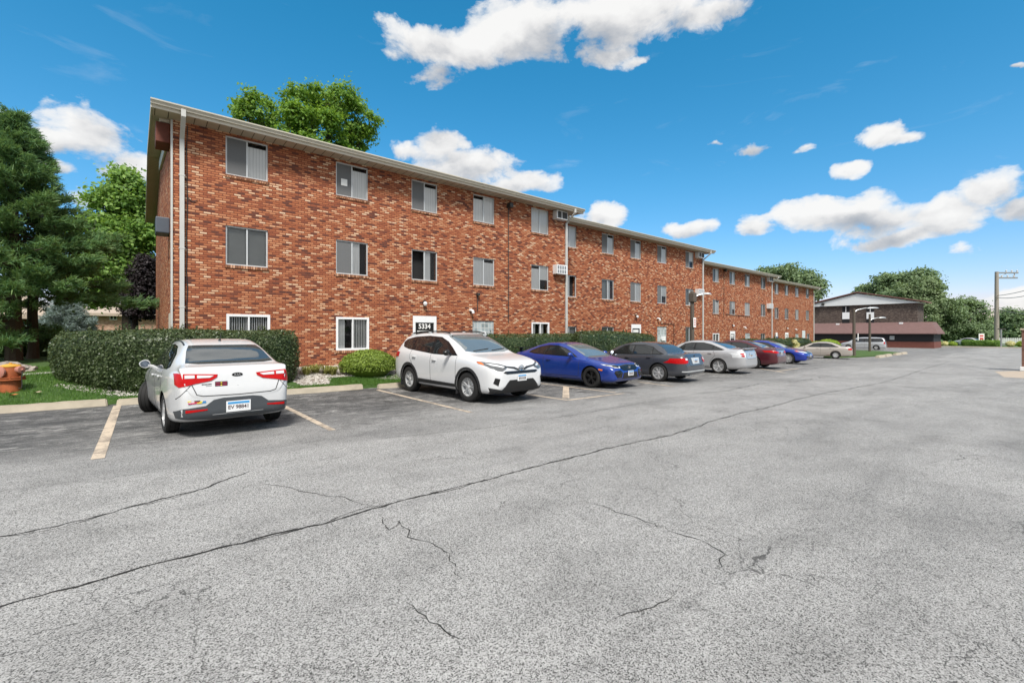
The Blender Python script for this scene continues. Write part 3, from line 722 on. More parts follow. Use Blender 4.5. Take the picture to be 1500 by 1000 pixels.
class Car:
    def __init__(s, name, label, c, loc, rz, cat='car', group='cars parked on the lot'):
        s.c = c; s.L = c['L']; s.root = thing(name, label, cat, loc, rz, group)
        me = body_mesh(c); o = link_mesh('body', me, None, [c['paint'], M['well'], M['black_plastic']], True)
        sub = o.modifiers.new('s', 'SUBSURF'); sub.levels = 1; sub.render_levels = 1
        apply_mods(o); 
        # crease-free shading before the wheel openings are cut
        cut = MB()
        for wx in (c['fx'], c['rx']):
            for sy in (-1, 1):
                r_ = c['r']+c.get('gap', .045)
                Mx = Matrix.Translation((wx, sy*(c['hw']-.30), c['r']+.0)); cut.lathe([(0, -.02*sy), (r_, -.02*sy), (r_, .55*sy), (0, .55*sy)], 36, 'y', 0, Mx)
                n0 = len(cut.f)
        cme = cut.mesh('cut'); bm = bmesh.new(); bm.from_mesh(cme); bmesh.ops.remove_doubles(bm, verts=bm.verts[:], dist=1e-5); bmesh.ops.dissolve_degenerate(bm, edges=bm.edges[:], dist=1e-6); bmesh.ops.recalc_face_normals(bm, faces=bm.faces[:]); bm.to_mesh(cme); bm.free()
        cme.materials.append(M['well']); co_ = bpy.data.objects.new('cut', cme); COL.objects.link(co_)
        bl = o.modifiers.new('b', 'BOOLEAN'); bl.object = co_; bl.operation = 'DIFFERENCE'; bl.solver = 'EXACT'; bl.material_mode = 'TRANSFER'
        bpy.context.view_layer.update(); apply_mods(o); bpy.data.objects.remove(co_)
        me = o.data
        # black sills
        if c.get('cladding'):
            wi = [m_.name for m_ in me.materials]
        me.polygons.foreach_set('use_smooth', [True]*len(me.polygons)); me.set_sharp_from_angle(angle=R(38))
        bm = bmesh.new(); bm.from_mesh(me); s.bvh = BVHTree.FromBMesh(bm); bm.free()
        o.parent = s.root; s.body = o; s.wheels = []
    def X(s, d): return s.L/2-d
    def drape(s, name, poly, view, mat, off=.004, cell=.07, parent=None, smooth=True, thick=.010, label=None, mirror=False, both=False, bulge=0):
        """cut a panel outline (side: distance from nose, height / rear & front: y, z / top: distance from nose, y) and lay it on the body"""
        if both:
            a = s.drape(name, poly, view, mat, off, cell, parent, smooth, thick, label, False); b_ = s.drape(name, poly, view, mat, off, cell, parent, smooth, thick, label, True); return a, b_
        bm = bmesh.new()
        P_ = []
        for (a, b_) in poly:
            if view == 'side': P_.append((s.X(a), b_))
            elif view == 'top': P_.append((s.X(a), -b_ if mirror else b_))
            else: P_.append((-a if mirror else a, b_))
        bm.faces.new([bm.verts.new((p[0], p[1], 0)) for p in P_])
        for ax in (0, 1):
            lo, hi = min(p[ax] for p in P_), max(p[ax] for p in P_); k_ = lo+cell
            while k_ < hi-.005:
                no = (1, 0, 0) if ax == 0 else (0, 1, 0); cp = (k_, 0, 0) if ax == 0 else (0, k_, 0)
                bmesh.ops.bisect_plane(bm, geom=bm.verts[:]+bm.edges[:]+bm.faces[:], plane_co=cp, plane_no=no, dist=1e-5); k_ += cell
        out = {}
        for v in bm.verts:
            a, b_ = v.co.x, v.co.y
            if view == 'side': sg = -1 if mirror else 1; o_, d_ = Vector((a, 2*sg, b_)), Vector((0, -sg, 0))
            elif view == 'rear': o_, d_ = Vector((-6, a, b_)), Vector((1, 0, 0))
            elif view == 'front': o_, d_ = Vector((6, a, b_)), Vector((-1, 0, 0))
            else: o_, d_ = Vector((a, b_, 4)), Vector((0, 0, -1))
            h = s.bvh.ray_cast(o_, d_)
            if h[0] is None:
                t_ = o_+d_*(2 if view == 'side' else 4); h = s.bvh.find_nearest(t_ if view != 'top' else Vector((a, b_, 1)))
            nrm = h[1] if h[1].dot(-d_) > 0 else -h[1]
            v.co = h[0]+(nrm*.6-d_*.4)*off
        bmesh.ops.recalc_face_normals(bm, faces=bm.faces[:])
        c_ = sum((v.co for v in bm.verts), Vector())/len(bm.verts)
        dd = {'side': Vector((0, -1 if not mirror else 1, 0)), 'rear': Vector((1, 0, 0)), 'front': Vector((-1, 0, 0)), 'top': Vector((0, 0, -1))}[view]
        if sum((f_.normal.dot(-dd)*f_.calc_area() for f_ in bm.faces)) < 0: bmesh.ops.reverse_faces(bm, faces=bm.faces[:])
        be = [e for e in bm.edges if e.is_boundary]
        r_ = bmesh.ops.extrude_edge_only(bm, edges=be)
        for v in [g for g in r_['geom'] if isinstance(g, bmesh.types.BMVert)]: v.co += dd*thick
        me = bpy.data.meshes.new(name); bm.to_mesh(me); bm.free()
        o = link_mesh(name, me, parent or s.root, mat, smooth, 40)
        if label: o['label'] = label
        return o
    def hit(s, view, a, b_, mirror=False):
        if view == 'side': sg = -1 if mirror else 1; h = s.bvh.ray_cast(Vector((s.X(a), 2*sg, b_)), Vector((0, -sg, 0)))
        elif view == 'rear': h = s.bvh.ray_cast(Vector((-6, a, b_)), Vector((1, 0, 0)))
        elif view == 'front': h = s.bvh.ray_cast(Vector((6, a, b_)), Vector((-1, 0, 0)))
        else: h = s.bvh.ray_cast(Vector((s.X(a), b_, 4)), Vector((0, 0, -1)))
        return h
    def strip(s, name, pts, view, w_, mat, **k):
        """thin line (panel gap) following a polyline"""
        P_ = [Vector(p) for p in pts]; Lf, Rt = [], []
        for i, p in enumerate(P_):
            d_ = (P_[min(i+1, len(P_)-1)]-P_[max(i-1, 0)]).normalized(); n_ = Vector((-d_.y, d_.x))*w_/2; Lf.append(tuple(p+n_)); Rt.append(tuple(p-n_))
        return s.drape(name, Lf+Rt[::-1], view, mat, off=k.pop('off', .0025), thick=.004, **k)
    def wheel(s, wx, sy, style, steer=0, tw=.21):
        c = s.c; r_ = c['r']; w2 = tw/2; k = MB(); rr = c.get('rim', r_*.66)
        prof = [(rr*.92, w2*.86), (rr*1.02, w2*.95), (rr+(r_-rr)*.45, w2*1.06), (r_-.03, w2*1.0), (r_-.008, w2*.86), (r_, w2*.6), (r_, w2*.42), (r_-.007, w2*.40), (r_-.007, w2*.30), (r_, w2*.28), (r_, -w2*.28), (r_-.007, -w2*.30), (r_-.007, -w2*.40), (r_, -w2*.42), (r_, -w2*.6), (r_-.008, -w2*.86), (r_-.03, -w2), (rr+(r_-rr)*.45, -w2*1.06), (rr*.92, -w2*.9)]
        k.lathe(prof, 40, 'y'); 
        o = k.build('wheel', M['tyre'], s.root, True, 40, fix=True)
        o.location = (wx, sy*(c['hw']-.02-w2), r_); o.rotation_euler = (0, 0, steer)
        k = MB(); f = .86*sy
        face, back, spk, nsp, tw_ = style
        k.lathe([(rr*.93, -w2*f), (rr*.93, w2*f*.99), (rr*1.0, w2*f*1.04), (rr*1.0, w2*f*1.08), (rr*.955, w2*f*1.08), (rr*.93, w2*f*.6), (rr*.90, w2*f*-.2), (0, w2*f*-.25)], 36, 'y', 1)
        fy = w2*sy*.80
        for i in range(nsp):
            for off in ((-tw_, tw_) if tw_ else (0,)):
                a = 2*math.pi*i/nsp+.2; a1 = a+off
                p0 = Vector((math.cos(a+off*.35)*rr*.10, 0, math.sin(a+off*.35)*rr*.10)); p1 = Vector((math.cos(a1)*rr*.93, 0, math.sin(a1)*rr*.93))
                d_ = (p1-p0).normalized(); n_ = Vector((-d_.z, 0, d_.x)); w0, w1 = spk*rr*.75, spk*rr
                y0_, y1_ = fy*.82, fy*1.02; yb = fy*.55
                vs = [p0-n_*w0+Vector((0, y0_, 0)), p0+n_*w0+Vector((0, y0_, 0)), p1+n_*w1+Vector((0, y1_, 0)), p1-n_*w1+Vector((0, y1_, 0)),
                      p0-n_*w0+Vector((0, yb, 0)), p0+n_*w0+Vector((0, yb, 0)), p1+n_*w1+Vector((0, yb, 0)), p1-n_*w1+Vector((0, yb, 0))]
                k.add(vs, [(0, 1, 2, 3), (7, 6, 5, 4), (0, 4, 5, 1), (1, 5, 6, 2), (2, 6, 7, 3), (3, 7, 4, 0)], 0)
        k.lathe([(rr*.20, fy*.5), (rr*.20, fy*.90), (rr*.13, fy*.97), (0, fy*.98)], 16, 'y', 0)
        k.lathe([(rr*.995, fy*1.0), (rr*1.0, fy*1.12), (rr*.955, fy*1.12), (rr*.94, fy*.9)], 36, 'y', 0)
        k.build('rim', [M[face], M[back]], o, True, 30, fix=True)
        s.wheels.append(o)
    def all_wheels(s, style, steer=0, tw=.21):
        for wx, st in ((s.c['fx'], steer), (s.c['rx'], 0)):
            for sy in (-1, 1): s.wheel(wx, sy, style, st, tw)
    def mirrors(s, d, z, paint_, w_=.20, only=None):
        for sy in (1, -1):
            h = s.hit('side', d, z, sy < 0)
            if h[0] is None: continue
            p = h[0]; k = MB(); bm = bmesh.new(); bmesh.ops.create_uvsphere(bm, u_segments=14, v_segments=9, radius=1)
            for v in bm.verts:
                x, y, z_ = v.co
                if x < -.2: x = -.2
                v.co = Vector((x*.085, y*w_*.52, z_*.078*(1-.15*y*sy)))
            k.addbm(bm, 0, Matrix.Translation(p+Vector((.0, sy*(w_*.55+.03), .06)))); bm.free()
            k.tube([p+Vector((.02, -sy*.03, .0)), p+Vector((.0, sy*.08, .03))], [.035, .03], 6)
            o = k.build('side_mirror', paint_, s.root, True, 50)
            g = MB(); g.lathe([(0, 0), (.001, 0), (.01, 0)], 4, 'x'); g = MB()
            bm = bmesh.new(); bmesh.ops.create_circle(bm, cap_ends=True, segments=14, radius=1)
            g.addbm(bm, 0, Matrix.Translation(p+Vector((-.020, sy*(w_*.55+.03), .06))) @ Matrix.Rotation(R(-90), 4, 'Y') @ Matrix.Diagonal((.062, w_*.43, 1, 1))); bm.free()
            g.build('mirror_glass', M['mirror'], o)
    def handle(s, d, z, mat):
        for sy in (1, -1):
            h = s.hit('side', d, z, sy < 0)
            if h[0] is None: continue
            p = h[0]; k = MB(); k.bbox(-.085, .085, -.012, .022, -.014, .014, .008, 0, Matrix.Translation(p+Vector((0, sy*.016 if sy > 0 else -.026, 0)))); k.build('door_handle', mat, s.root, True)
    def plate(s, view, y, z, txt=None, w_=.30, h_=.15):
        h = s.hit(view, y, z); sg = -1 if view == 'rear' else 1
        if h[0] is None: return
        x = h[0].x+sg*.012; k = MB(); k.bbox(min(x, x+sg*.012), max(x, x+sg*.012), y-w_/2, y+w_/2, z-h_/2, z+h_/2, .004); o = k.build('license_plate', M['plate'], s.root)
        xx = x+sg*.0135; k = MB(); k.box(min(xx, xx+sg*.001), max(xx, xx+sg*.001), y-w_*.44, y+w_*.44, z+h_*.22, z+h_*.42); k.build('plate_print', M['plate_blue'], o)
        Mx = Matrix.Translation((xx, y, z-h_*.08)) @ (Matrix.Rotation(R(-90), 4, 'Z') if sg < 0 else Matrix.Rotation(R(90), 4, 'Z')) @ Matrix.Rotation(R(90), 4, 'X')
        if txt: text_part('lettering', txt, h_*.47, M['plate_ink'], o, Mx, .001, .0012, .95)
        else:       # print too far off to read: soft dark bars
            kb = MB()
            for i in range(6):
                y_ = y-w_*.36+i*w_*.135; kb.box(min(xx, xx+sg*.0015), max(xx, xx+sg*.0015), y_, y_+w_*.075, z-h_*.32, z+h_*.12)
            kb.build('plate_print', M['plate_ink'], o)
        return o

def fenders(c):
    """common plan/underside curves from length, half width"""
    Ln, hw = c['L'], c['hw']
    c.setdefault('W', [(0, hw*.66), (.03, hw*.78), (.10, hw*.87), (.25, hw*.945), (.55, hw*.985), (1.1, hw), (Ln-1.1, hw), (Ln-.5, hw*.975), (Ln-.22, hw*.925), (Ln-.08, hw*.86), (Ln-.02, hw*.79), (Ln, hw*.72)])
    c.setdefault('bot', [(0, .36), (.05, .27), (.15, .21), (.6, .19), (Ln-.7, .19), (Ln-.2, .24), (Ln-.05, .29), (Ln, .35)])
    return c
M['mirror'] = plain('mirror glass', (.22, .26, .32), .03, metal=1, var=.02)

def sedan_parts(k, g, rear=True):
    """glazing, lamps and seams shared by every car; g holds outlines"""
    C = k.c; bp = M['gloss_black']
    for mir in (False, True):
        tr = k.drape('window_trim', g['dlo'], 'side', g.get('trim', bp), .003, mirror=mir)
        for poly in g['glass']:
            k.drape('side_window', poly, 'side', M['glass_dark'], .0065, mirror=mir, parent=tr)
    k.drape('windshield', g['shield'], 'top', M['glass_shield'], .005, .09)
    k.drape('rear_window', g['backlight'], 'top', M['glass_dark' if g.get('dark_rear') else 'glass_rear'], .005, .09)
    for ln in g.get('seams', []): 
        for mir in (False, True): k.strip('panel_gap', ln, 'side', .010, M['seam'], mirror=mir)
    if g.get('handles'):
        for d_, z_ in g['handles']: k.handle(d_, z_, g.get('hmat', C['paint']))
    k.mirrors(g['mirror'][0], g['mirror'][1], g.get('mmat', C['paint']), g.get('mw', .20))

def shield_poly(s0, s1, w0, w1):
    return [(s0, -w0*.6), (s0, w0*.6), (s0+.10, w0*.93), (s1-.03, w1), (s1, w1*.75), (s1+.015, 0), (s1, -w1*.75), (s1-.03, -w1), (s0+.10, -w0*.93)]

def place(px_near, py_near, H, local, rz):
    """car origin so that the wheel contact at `local` lands under the surveyed pixel"""
    x, y, _ = at_g(px_near, py_near)
    q = Matrix.Rotation(rz, 2) @ Vector(local[:2])
    return (x-q.x, y-q.y, (gz(x-q.x)+gz(x))/2)
FRONT_OUT, NOSE_IN = R(-86), R(94)

# --- 1 white compact sedan, nose in, seen from behind -------------------------------------------------
def car_kia():
    Ln, hw = 4.37, .845
    c = fenders(dict(L=Ln, hw=hw, r=.308, rim=.205, fx=Ln/2-.84, rx=-Ln/2+.96, paint=CP['white'],
        top=[(0, .52), (.03, .62), (.10, .71), (.3, .80), (.6, .89), (1.0, .98), (1.25, 1.07), (1.6, 1.25), (1.95, 1.38), (2.3, 1.445), (2.7, 1.46), (3.1, 1.42), (3.45, 1.32), (3.75, 1.175), (3.95, 1.09), (4.05, 1.07), (4.2, 1.06), (4.27, 1.025), (4.30, .93), (4.325, .80), (4.345, .755), (4.36, .70), (4.37, .62)],
        belt=[(0, .46), (.1, .62), (.4, .74), (1.0, .86), (2.2, .91), (3.4, .975), (4.0, .985), (4.2, .96), (4.28, .90), (4.31, .78), (4.345, .70), (4.37, .56)],
        W=[(0, hw*.66), (.03, hw*.78), (.10, hw*.87), (.25, hw*.945), (.55, hw*.985), (1.1, hw), (Ln-1.1, hw), (Ln-.5, hw*.975), (Ln-.25, hw*.92), (Ln-.12, hw*.875), (Ln-.06, hw*.84), (Ln-.02, hw*.78), (Ln, hw*.70)],
        Wr=[(0, .50), (.3, .60), (.95, .70), (1.6, .62), (2.1, .565), (3.0, .555), (3.5, .58), (3.9, .64), (4.1, .70), (4.28, .73), (4.37, .60)]))
    H = 1.505
    loc = place(249.5, 632, H, (c['rx'], hw-.11), R(94))
    k = Car('parked_car', 'white compact sedan with red and white tail lamps, nose to the big hedge', c, loc, R(94))
    g = dict(dlo=[(1.30, .955), (1.75, 1.235), (2.15, 1.35), (2.6, 1.375), (3.0, 1.345), (3.35, 1.225), (3.62, 1.04), (3.5, 1.0), (2.4, .965)],
        glass=[[(1.42, .985), (1.80, 1.22), (2.15, 1.325), (2.38, 1.345), (2.36, .985)], [(2.46, .985), (2.47, 1.348), (2.75, 1.342), (3.0, 1.315), (3.16, 1.25), (3.14, 1.0)], [(3.19, 1.0), (3.21, 1.23), (3.33, 1.18), (3.5, 1.04), (3.46, 1.01)]],
        shield=shield_poly(1.08, 1.95, .70, .55), backlight=[(3.32, -.49), (3.34, 0), (3.32, .49), (3.54, .55), (3.90, .61), (3.97, .45), (3.985, 0), (3.97, -.45), (3.90, -.61), (3.54, -.55)],
        seams=[[(1.18, .34), (1.14, .85)], [(2.41, .32), (2.41, .95)], [(3.22, .97), (3.30, .78), (3.12, .55), (3.08, .40)], [(1.22, .30), (3.0, .30)]],
        handles=[(2.18, .84), (3.02, .87)], mirror=(1.52, .93), mw=.165)
    sedan_parts(k, g)
    # dark panel of deck-lid gap, lamps, bumper insert
    k.strip('panel_gap', [(-.592, .90), (-.585, .80), (-.53, .66), (-.45, .635), (0, .625), (.45, .635), (.53, .66), (.585, .80), (.592, .90)], 'rear', .012, M['seam'], cell=.04)
    k.strip('panel_gap', [(-.76, .60), (-.70, .68), (-.60, .80)], 'rear', .008, M['seam'], cell=.04); k.strip('panel_gap', [(.76, .60), (.70, .68), (.60, .80)], 'rear', .008, M['seam'], cell=.04)
    for mir in (False, True):
        t = k.drape('taillight', [(.765, .965), (.73, .97), (.48, .955), (.26, .94), (.27, .90), (.35, .85), (.54, .82), (.73, .775), (.765, .81)], 'rear', M['lamp_red'], .012, .035, thick=.03, mirror=mir)
        k.drape('reverse_lamp', [(.67, .948), (.55, .943), (.55, .90), (.67, .90)], 'rear', M['lamp_clear'], .018, .035, parent=t, mirror=mir)
        k.drape('reverse_lamp', [(.52, .94), (.31, .925), (.36, .897), (.52, .897)], 'rear', M['lamp_clear'], .018, .035, parent=t, mirror=mir)
        k.drape('reflector', [(.66, .405), (.40, .425), (.40, .445), (.66, .445)], 'rear', M['lamp_red'], .014, .04, mirror=mir)
    k.drape('bumper_insert', [(-.775, .41), (-.70, .465), (-.42, .49), (-.32, .57), (-.2, .59), (.2, .59), (.32, .57), (.42, .49), (.70, .465), (.775, .41), (.75, .315), (.55, .295), (.3, .275), (-.3, .275), (-.55, .295), (-.75, .315)], 'rear', plain('grey plastic bumper', (.055, .062, .07), .5), .008, .05)
    k.plate('rear', 0.0, .45, 'EV 98841', .33, .165)
    # badge oval with the maker's lettering, stickers, lock
    h = k.hit('rear', 0, .925); x = h[0].x-.005
    o = MB(); o.lathe([(0, 0), (.036, 0), (.036, .006), (0, .008)], 24, 'z', 0, Matrix.Translation((x, 0, .925)) @ Matrix.Rotation(R(-90), 4, 'Y') @ Matrix.Diagonal((.85, 2.05, 1, 1)))
    bd = o.build('badge', M['gloss_black'], k.root)
    RT = Matrix.Rotation(R(-90), 4, 'Z') @ Matrix.Rotation(R(90), 4, 'X')
    text_part('lettering', 'KIA', .052, M['chrome'], bd, Matrix.Translation((x-.010, 0, .925)) @ RT, .001, .001, 1.1)
    h = k.hit('rear', .26, .80); st = MB(); st.box(h[0].x-.012, h[0].x-.006, .14, .30, .765, .835); so_ = st.build('sticker', M['sign_black'], k.root)
    for (dy_, c_) in ((-.045, (.35, .03, .08)), (.045, (.35, .03, .08))):
        st = MB(); st.box(h[0].x-.014, h[0].x-.0125, .22+dy_-.03, .22+dy_+.03, .778, .792); st.box(h[0].x-.014, h[0].x-.0125, .22+dy_-.03, .22+dy_+.03, .808, .822); st.build('sticker_print', plain('crimson print', c_), so_)
    st = MB(); st.box(h[0].x-.015, h[0].x-.0128, .21, .23, .775, .79); st.box(h[0].x-.015, h[0].x-.0128, .21, .23, .81, .825); st.build('sticker_print', plain('yellow print', (.8, .6, .05)), so_)
    for tx, z_, y_ in (('MAXXUM', .762, .525), ('EQUIS', .725, .50)): pass
    lt = MB()
    for i in range(7): lt.box(h[0].x-.008, h[0].x-.002, .345+i*.018, .358+i*.018, .80, .811)
    for i in range(5): lt.box(h[0].x-.008, h[0].x-.002, .345+i*.015, .356+i*.015, .771, .781)
    lt.build('badge', M['seam'], k.root)
    h = k.hit('rear', .56, .55); st = MB(); xx = h[0].x-.01
    cols = [((.75, .55, .03), .60, .64, .565, .578), ((.6, .02, .10), .53, .635, .535, .548), ((.02, .02, .02), .49, .56, .566, .578), ((.75, .55, .03), .47, .53, .534, .547), ((.03, .35, .7), .42, .47, .538, .55), ((.5, .05, .05), .50, .56, .551, .563), ((.75, .6, .05), .46, .50, .551, .563), ((.03, .1, .4), .42, .455, .553, .565), ((.7, .7, .7), .60, .63, .551, .563)]
    s0 = None
    for (c_, a_, b_, z0, z1) in cols:
        st = MB(); hh = k.hit('rear', (a_+b_)/2, (z0+z1)/2); st.box(hh[0].x-.010, hh[0].x+.004, a_, b_, z0, z1)
        if s0 is None: s0 = st.build('sticker', plain('sticker ink', c_), k.root)
        else: st.build('sticker_print', plain('sticker ink', c_), s0)
    h = k.hit('rear', 0, .79); o = MB(); o.lathe([(0, 0), (.011, 0), (.011, .004), (0, .004)], 12, 'z', 0, Matrix.Translation((h[0].x-.004, 0, .755)) @ Matrix.Rotation(R(-90), 4, 'Y')); o.build('lock', M['sign_black'], k.root)
    # roof joint strips and antenna
    for y_ in (-1, 1): k.strip('roof_strip', [(1.98, .535*y_), (2.4, .530*y_), (3.0, .525*y_), (3.25, .535*y_)], 'top', .022, M['black_plastic'])
    h = k.hit('top', 3.05, 0); o = MB(); o.tube([h[0]+Vector((.06, 0, -.005)), h[0]+Vector((-.02, 0, .02)), h[0]+Vector((-.04, 0, .022))], [.022, .018, .008], 8); o.tube([h[0]+Vector((-.02, 0, .015)), h[0]+Vector((-.12, 0, .15))], [.006, .004], 5); o.build('antenna', M['black_plastic'], k.root, True)
    # front: lamps and grille, facing the hedge
    k.drape('headlight', [(.35, .66), (.72, .70), (.74, .62), (.5, .56), (.36, .58)], 'front', M['lamp_clear'], .008, .04, both=True)
    k.drape('grille', [(-.3, .60), (.3, .60), (.27, .53), (-.27, .53)], 'front', M['gloss_black'], .008, .05)
    k.all_wheels(('alloy', 'alloy_dark', .10, 7, 0), 0, .19)
    for o in k.wheels:
        if o.location.x > 0: o.rotation_euler.z = R(-28)
        if o.location.x > 0 and o.location.y > 0: o.location.y += .03
    return k
car_kia()

# --- 2 white crossover, nose out ---------------------------------------------------------------------
def car_suv():
    Ln, hw = 4.60, .923
    c = dict(L=Ln, hw=hw, r=.358, rim=.225, gap=.055, fx=Ln/2-.94, rx=-Ln/2+1.0, paint=CP['white2'], shoulder=.04,
        top=[(0, .62), (.02, .78), (.06, .88), (.15, .955), (.35, 1.02), (.7, 1.08), (1.05, 1.13), (1.2, 1.19), (1.5, 1.36), (1.85, 1.53), (2.15, 1.625), (2.6, 1.665), (3.3, 1.66), (3.9, 1.61), (4.12, 1.56), (4.25, 1.42), (4.40, 1.20), (4.50, 1.02), (4.56, .82), (4.60, .62)],
        belt=[(0, .56), (.03, .70), (.1, .82), (.4, .93), (1.1, 1.03), (2.3, 1.08), (3.6, 1.14), (4.2, 1.16), (4.42, 1.08), (4.52, .88), (4.60, .52)],
        bot=[(0, .42), (.06, .30), (.2, .24), (.6, .22), (Ln-.7, .23), (Ln-.2, .32), (Ln, .42)],
        W=[(0, hw*.60), (.03, hw*.74), (.10, hw*.85), (.25, hw*.94), (.5, hw*.98), (1.1, hw), (Ln-1.1, hw), (Ln-.5, hw*.98), (Ln-.22, hw*.94), (Ln-.08, hw*.88), (Ln, hw*.76)],
        Wr=[(0, .52), (.3, .66), (1.1, .76), (1.5, .71), (2.0, .655), (3.0, .64), (4.0, .63), (4.2, .66), (4.45, .72), (4.60, .60)])
    H = 1.66
    loc = place(689, 588, H, (c['fx'], -(hw-.12)), FRONT_OUT)
    k = Car('parked_car', 'white crossover SUV with black arch trim, nose to the lot under the 5334 door', c, loc, FRONT_OUT)
    g = dict(dlo=[(1.38, 1.09), (1.62, 1.245), (1.95, 1.43), (2.3, 1.545), (2.9, 1.575), (3.6, 1.545), (4.02, 1.47), (4.12, 1.385), (4.02, 1.26), (3.7, 1.20), (2.4, 1.10)],
        glass=[[(1.68, 1.13), (2.0, 1.41), (2.3, 1.51), (2.46, 1.52), (2.44, 1.12)], [(2.56, 1.125), (2.58, 1.528), (3.0, 1.54), (3.42, 1.52), (3.46, 1.19)], [(3.52, 1.20), (3.49, 1.515), (3.95, 1.44), (4.04, 1.37), (3.96, 1.28)]],
        shield=shield_poly(1.14, 2.08, .77, .63), backlight=[(4.15, -.55), (4.13, 0), (4.15, .55), (4.37, .62), (4.40, 0), (4.37, -.62)], dark_rear=True,
        seams=[[(1.40, .42), (1.38, 1.06)], [(2.51, .42), (2.51, 1.10)], [(3.50, 1.18), (3.56, .98), (3.32, .70), (3.25, .45)]],
        handles=[(2.32, .95), (3.30, 1.0)], mirror=(1.66, 1.10), mmat=M['gloss_black'])
    sedan_parts(k, g)
    # black arch flares, sills and bumpers
    for wx in (c['fx'], c['rx']):
        for mir in (False, True):
            ctr = (Ln/2-wx, c['r']); ri, ro = c['r']+.064, c['r']+.125; P_ = []
            a0, a1 = R(-12), R(192)
            for i in range(19): a = a0+(a1-a0)*i/18; P_.append((ctr[0]+ro*math.cos(a), ctr[1]+ro*math.sin(a)))
            for i in range(19): a = a1-(a1-a0)*i/18; P_.append((ctr[0]+ri*math.cos(a), ctr[1]+ri*math.sin(a)))
            k.drape('arch_trim', P_, 'side', M['black_plastic'], .016, .06, thick=.03, mirror=mir)
    for mir in (False, True): k.drape('sill_trim', [(1.36, .245), (1.36, .40), (3.20, .43), (3.20, .25)], 'side', M['black_plastic'], .014, .1, thick=.03, mirror=mir)
    k.drape('bumper_trim', [(-.84, .40), (-.60, .34), (-.45, .50), (-.38, .56), (.38, .56), (.45, .50), (.60, .34), (.84, .40), (.80, .27), (.4, .255), (-.4, .255), (-.80, .27)], 'front', M['black_plastic'], .014, .05, thick=.03)
    k.drape('lower_grille', [(-.43, .50), (-.37, .545), (.37, .545), (.43, .50), (.50, .36), (-.50, .36)], 'front', M['sign_black'], .019, .05)
    k.drape('upper_grille', [(-.56, .735), (-.46, .70), (.46, .70), (.56, .735), (.50, .765), (-.50, .765)], 'front', M['gloss_black'], .010, .05)
    k.drape('grille_bar', [(-.62, .90), (-.2, .855), (-.10, .815), (.10, .815), (.2, .855), (.62, .90), (.62, .88), (.24, .82), (.12, .78), (-.12, .78), (-.24, .82), (-.62, .88)], 'front', M['black_plastic'], .012, .04)
    for mir in (False, True):
        h_ = k.drape('headlight', [(.42, .875), (.60, .935), (.85, .985), (.875, .94), (.82, .85), (.70, .79), (.58, .775), (.46, .83)], 'front', M['lamp_smoke'], .012, .04, thick=.03, mirror=mir)
        k.drape('lens', [(.50, .870), (.66, .915), (.82, .945), (.78, .90), (.66, .87), (.56, .845)], 'front', M['lamp_clear'], .017, .04, parent=h_, mirror=mir)
        k.drape('turn_signal', [(.84, .965), (.868, .97), (.876, .935), (.855, .905)], 'front', M['lamp_amber'], .018, .03, parent=h_, mirror=mir)
        k.drape('fog_recess', [(.66, .60), (.76, .625), (.79, .50), (.70, .44)], 'front', M['sign_black'], .008, .04, mirror=mir)
        k.drape('taillight', [(4.28, 1.12), (4.12, 1.10), (4.18, .98), (4.44, .96), (4.50, 1.02)], 'side', M['lamp_red'], .014, .05, thick=.03, mirror=mir)
    k.plate('front', 0, .60, None, .30, .15)
    # oval emblem of nested rings
    h = k.hit('front', 0, .835); x = h[0].x+.03
    em = MB()
    def ring(ry, rz_, oz=0, th=.009):
        pts = [(x, ry*math.cos(a*math.pi/14), .83+oz+rz_*math.sin(a*math.pi/14)) for a in range(29)]; em.tube(pts, th, 5)
    ring(.085, .058); ring(.028, .056, 0, .007); ring(.058, .022, .028, .007); em.build('badge', M['chrome'], k.root, True)
    # roof rails and antenna fin
    for sy in (-1, 1):
        pts = []
        for d_ in (1.95, 2.1, 2.4, 3.0, 3.5, 3.85, 3.98):
            h = k.hit('top', d_, sy*.585); up = 0 if d_ in (1.95, 3.98) else .055; pts.append(h[0]+Vector((0, 0, up)))
        o = MB(); o.tube(pts, [.018, .02, .02, .02, .02, .02, .018], 6); o.build('roof_rail', M['black_plastic'], k.root, True)
        for d_ in (2.05, 3.0, 3.9):
            h = k.hit('top', d_, sy*.585); o = MB(); o.bbox(-.06, .06, -.022, .022, -.02, .045, .01, 0, Matrix.Translation(h[0])); o.build('rail_foot', M['frame'], k.root)
    for y0_, y1_ in ((-.5, .05), (.1, .6)):
        p0 = k.hit('top', 1.2, y0_)[0]; p1 = k.hit('top', 1.28, y1_)[0]; o = MB(); o.tube([p0+Vector((0, 0, .015)), p1+Vector((0, 0, .02))], .010, 5); o.build('wiper', M['black_plastic'], k.root)
    for sy in (-1, 1):
        for wx in (c['fx'], c['rx']):
            o = MB(); o.box(wx-c['r']-.085, wx-c['r']-.075, sy*(hw-.22), sy*(hw-.01), .16, .36) if sy > 0 else o.box(wx-c['r']-.085, wx-c['r']-.075, -(hw-.01), -(hw-.22), .16, .36)
            o.build('mud_flap', M['black_plastic'], k.root)
    k.all_wheels(('alloy', 'alloy_black', .034, 5, .16), R(3), .225)
car_suv()

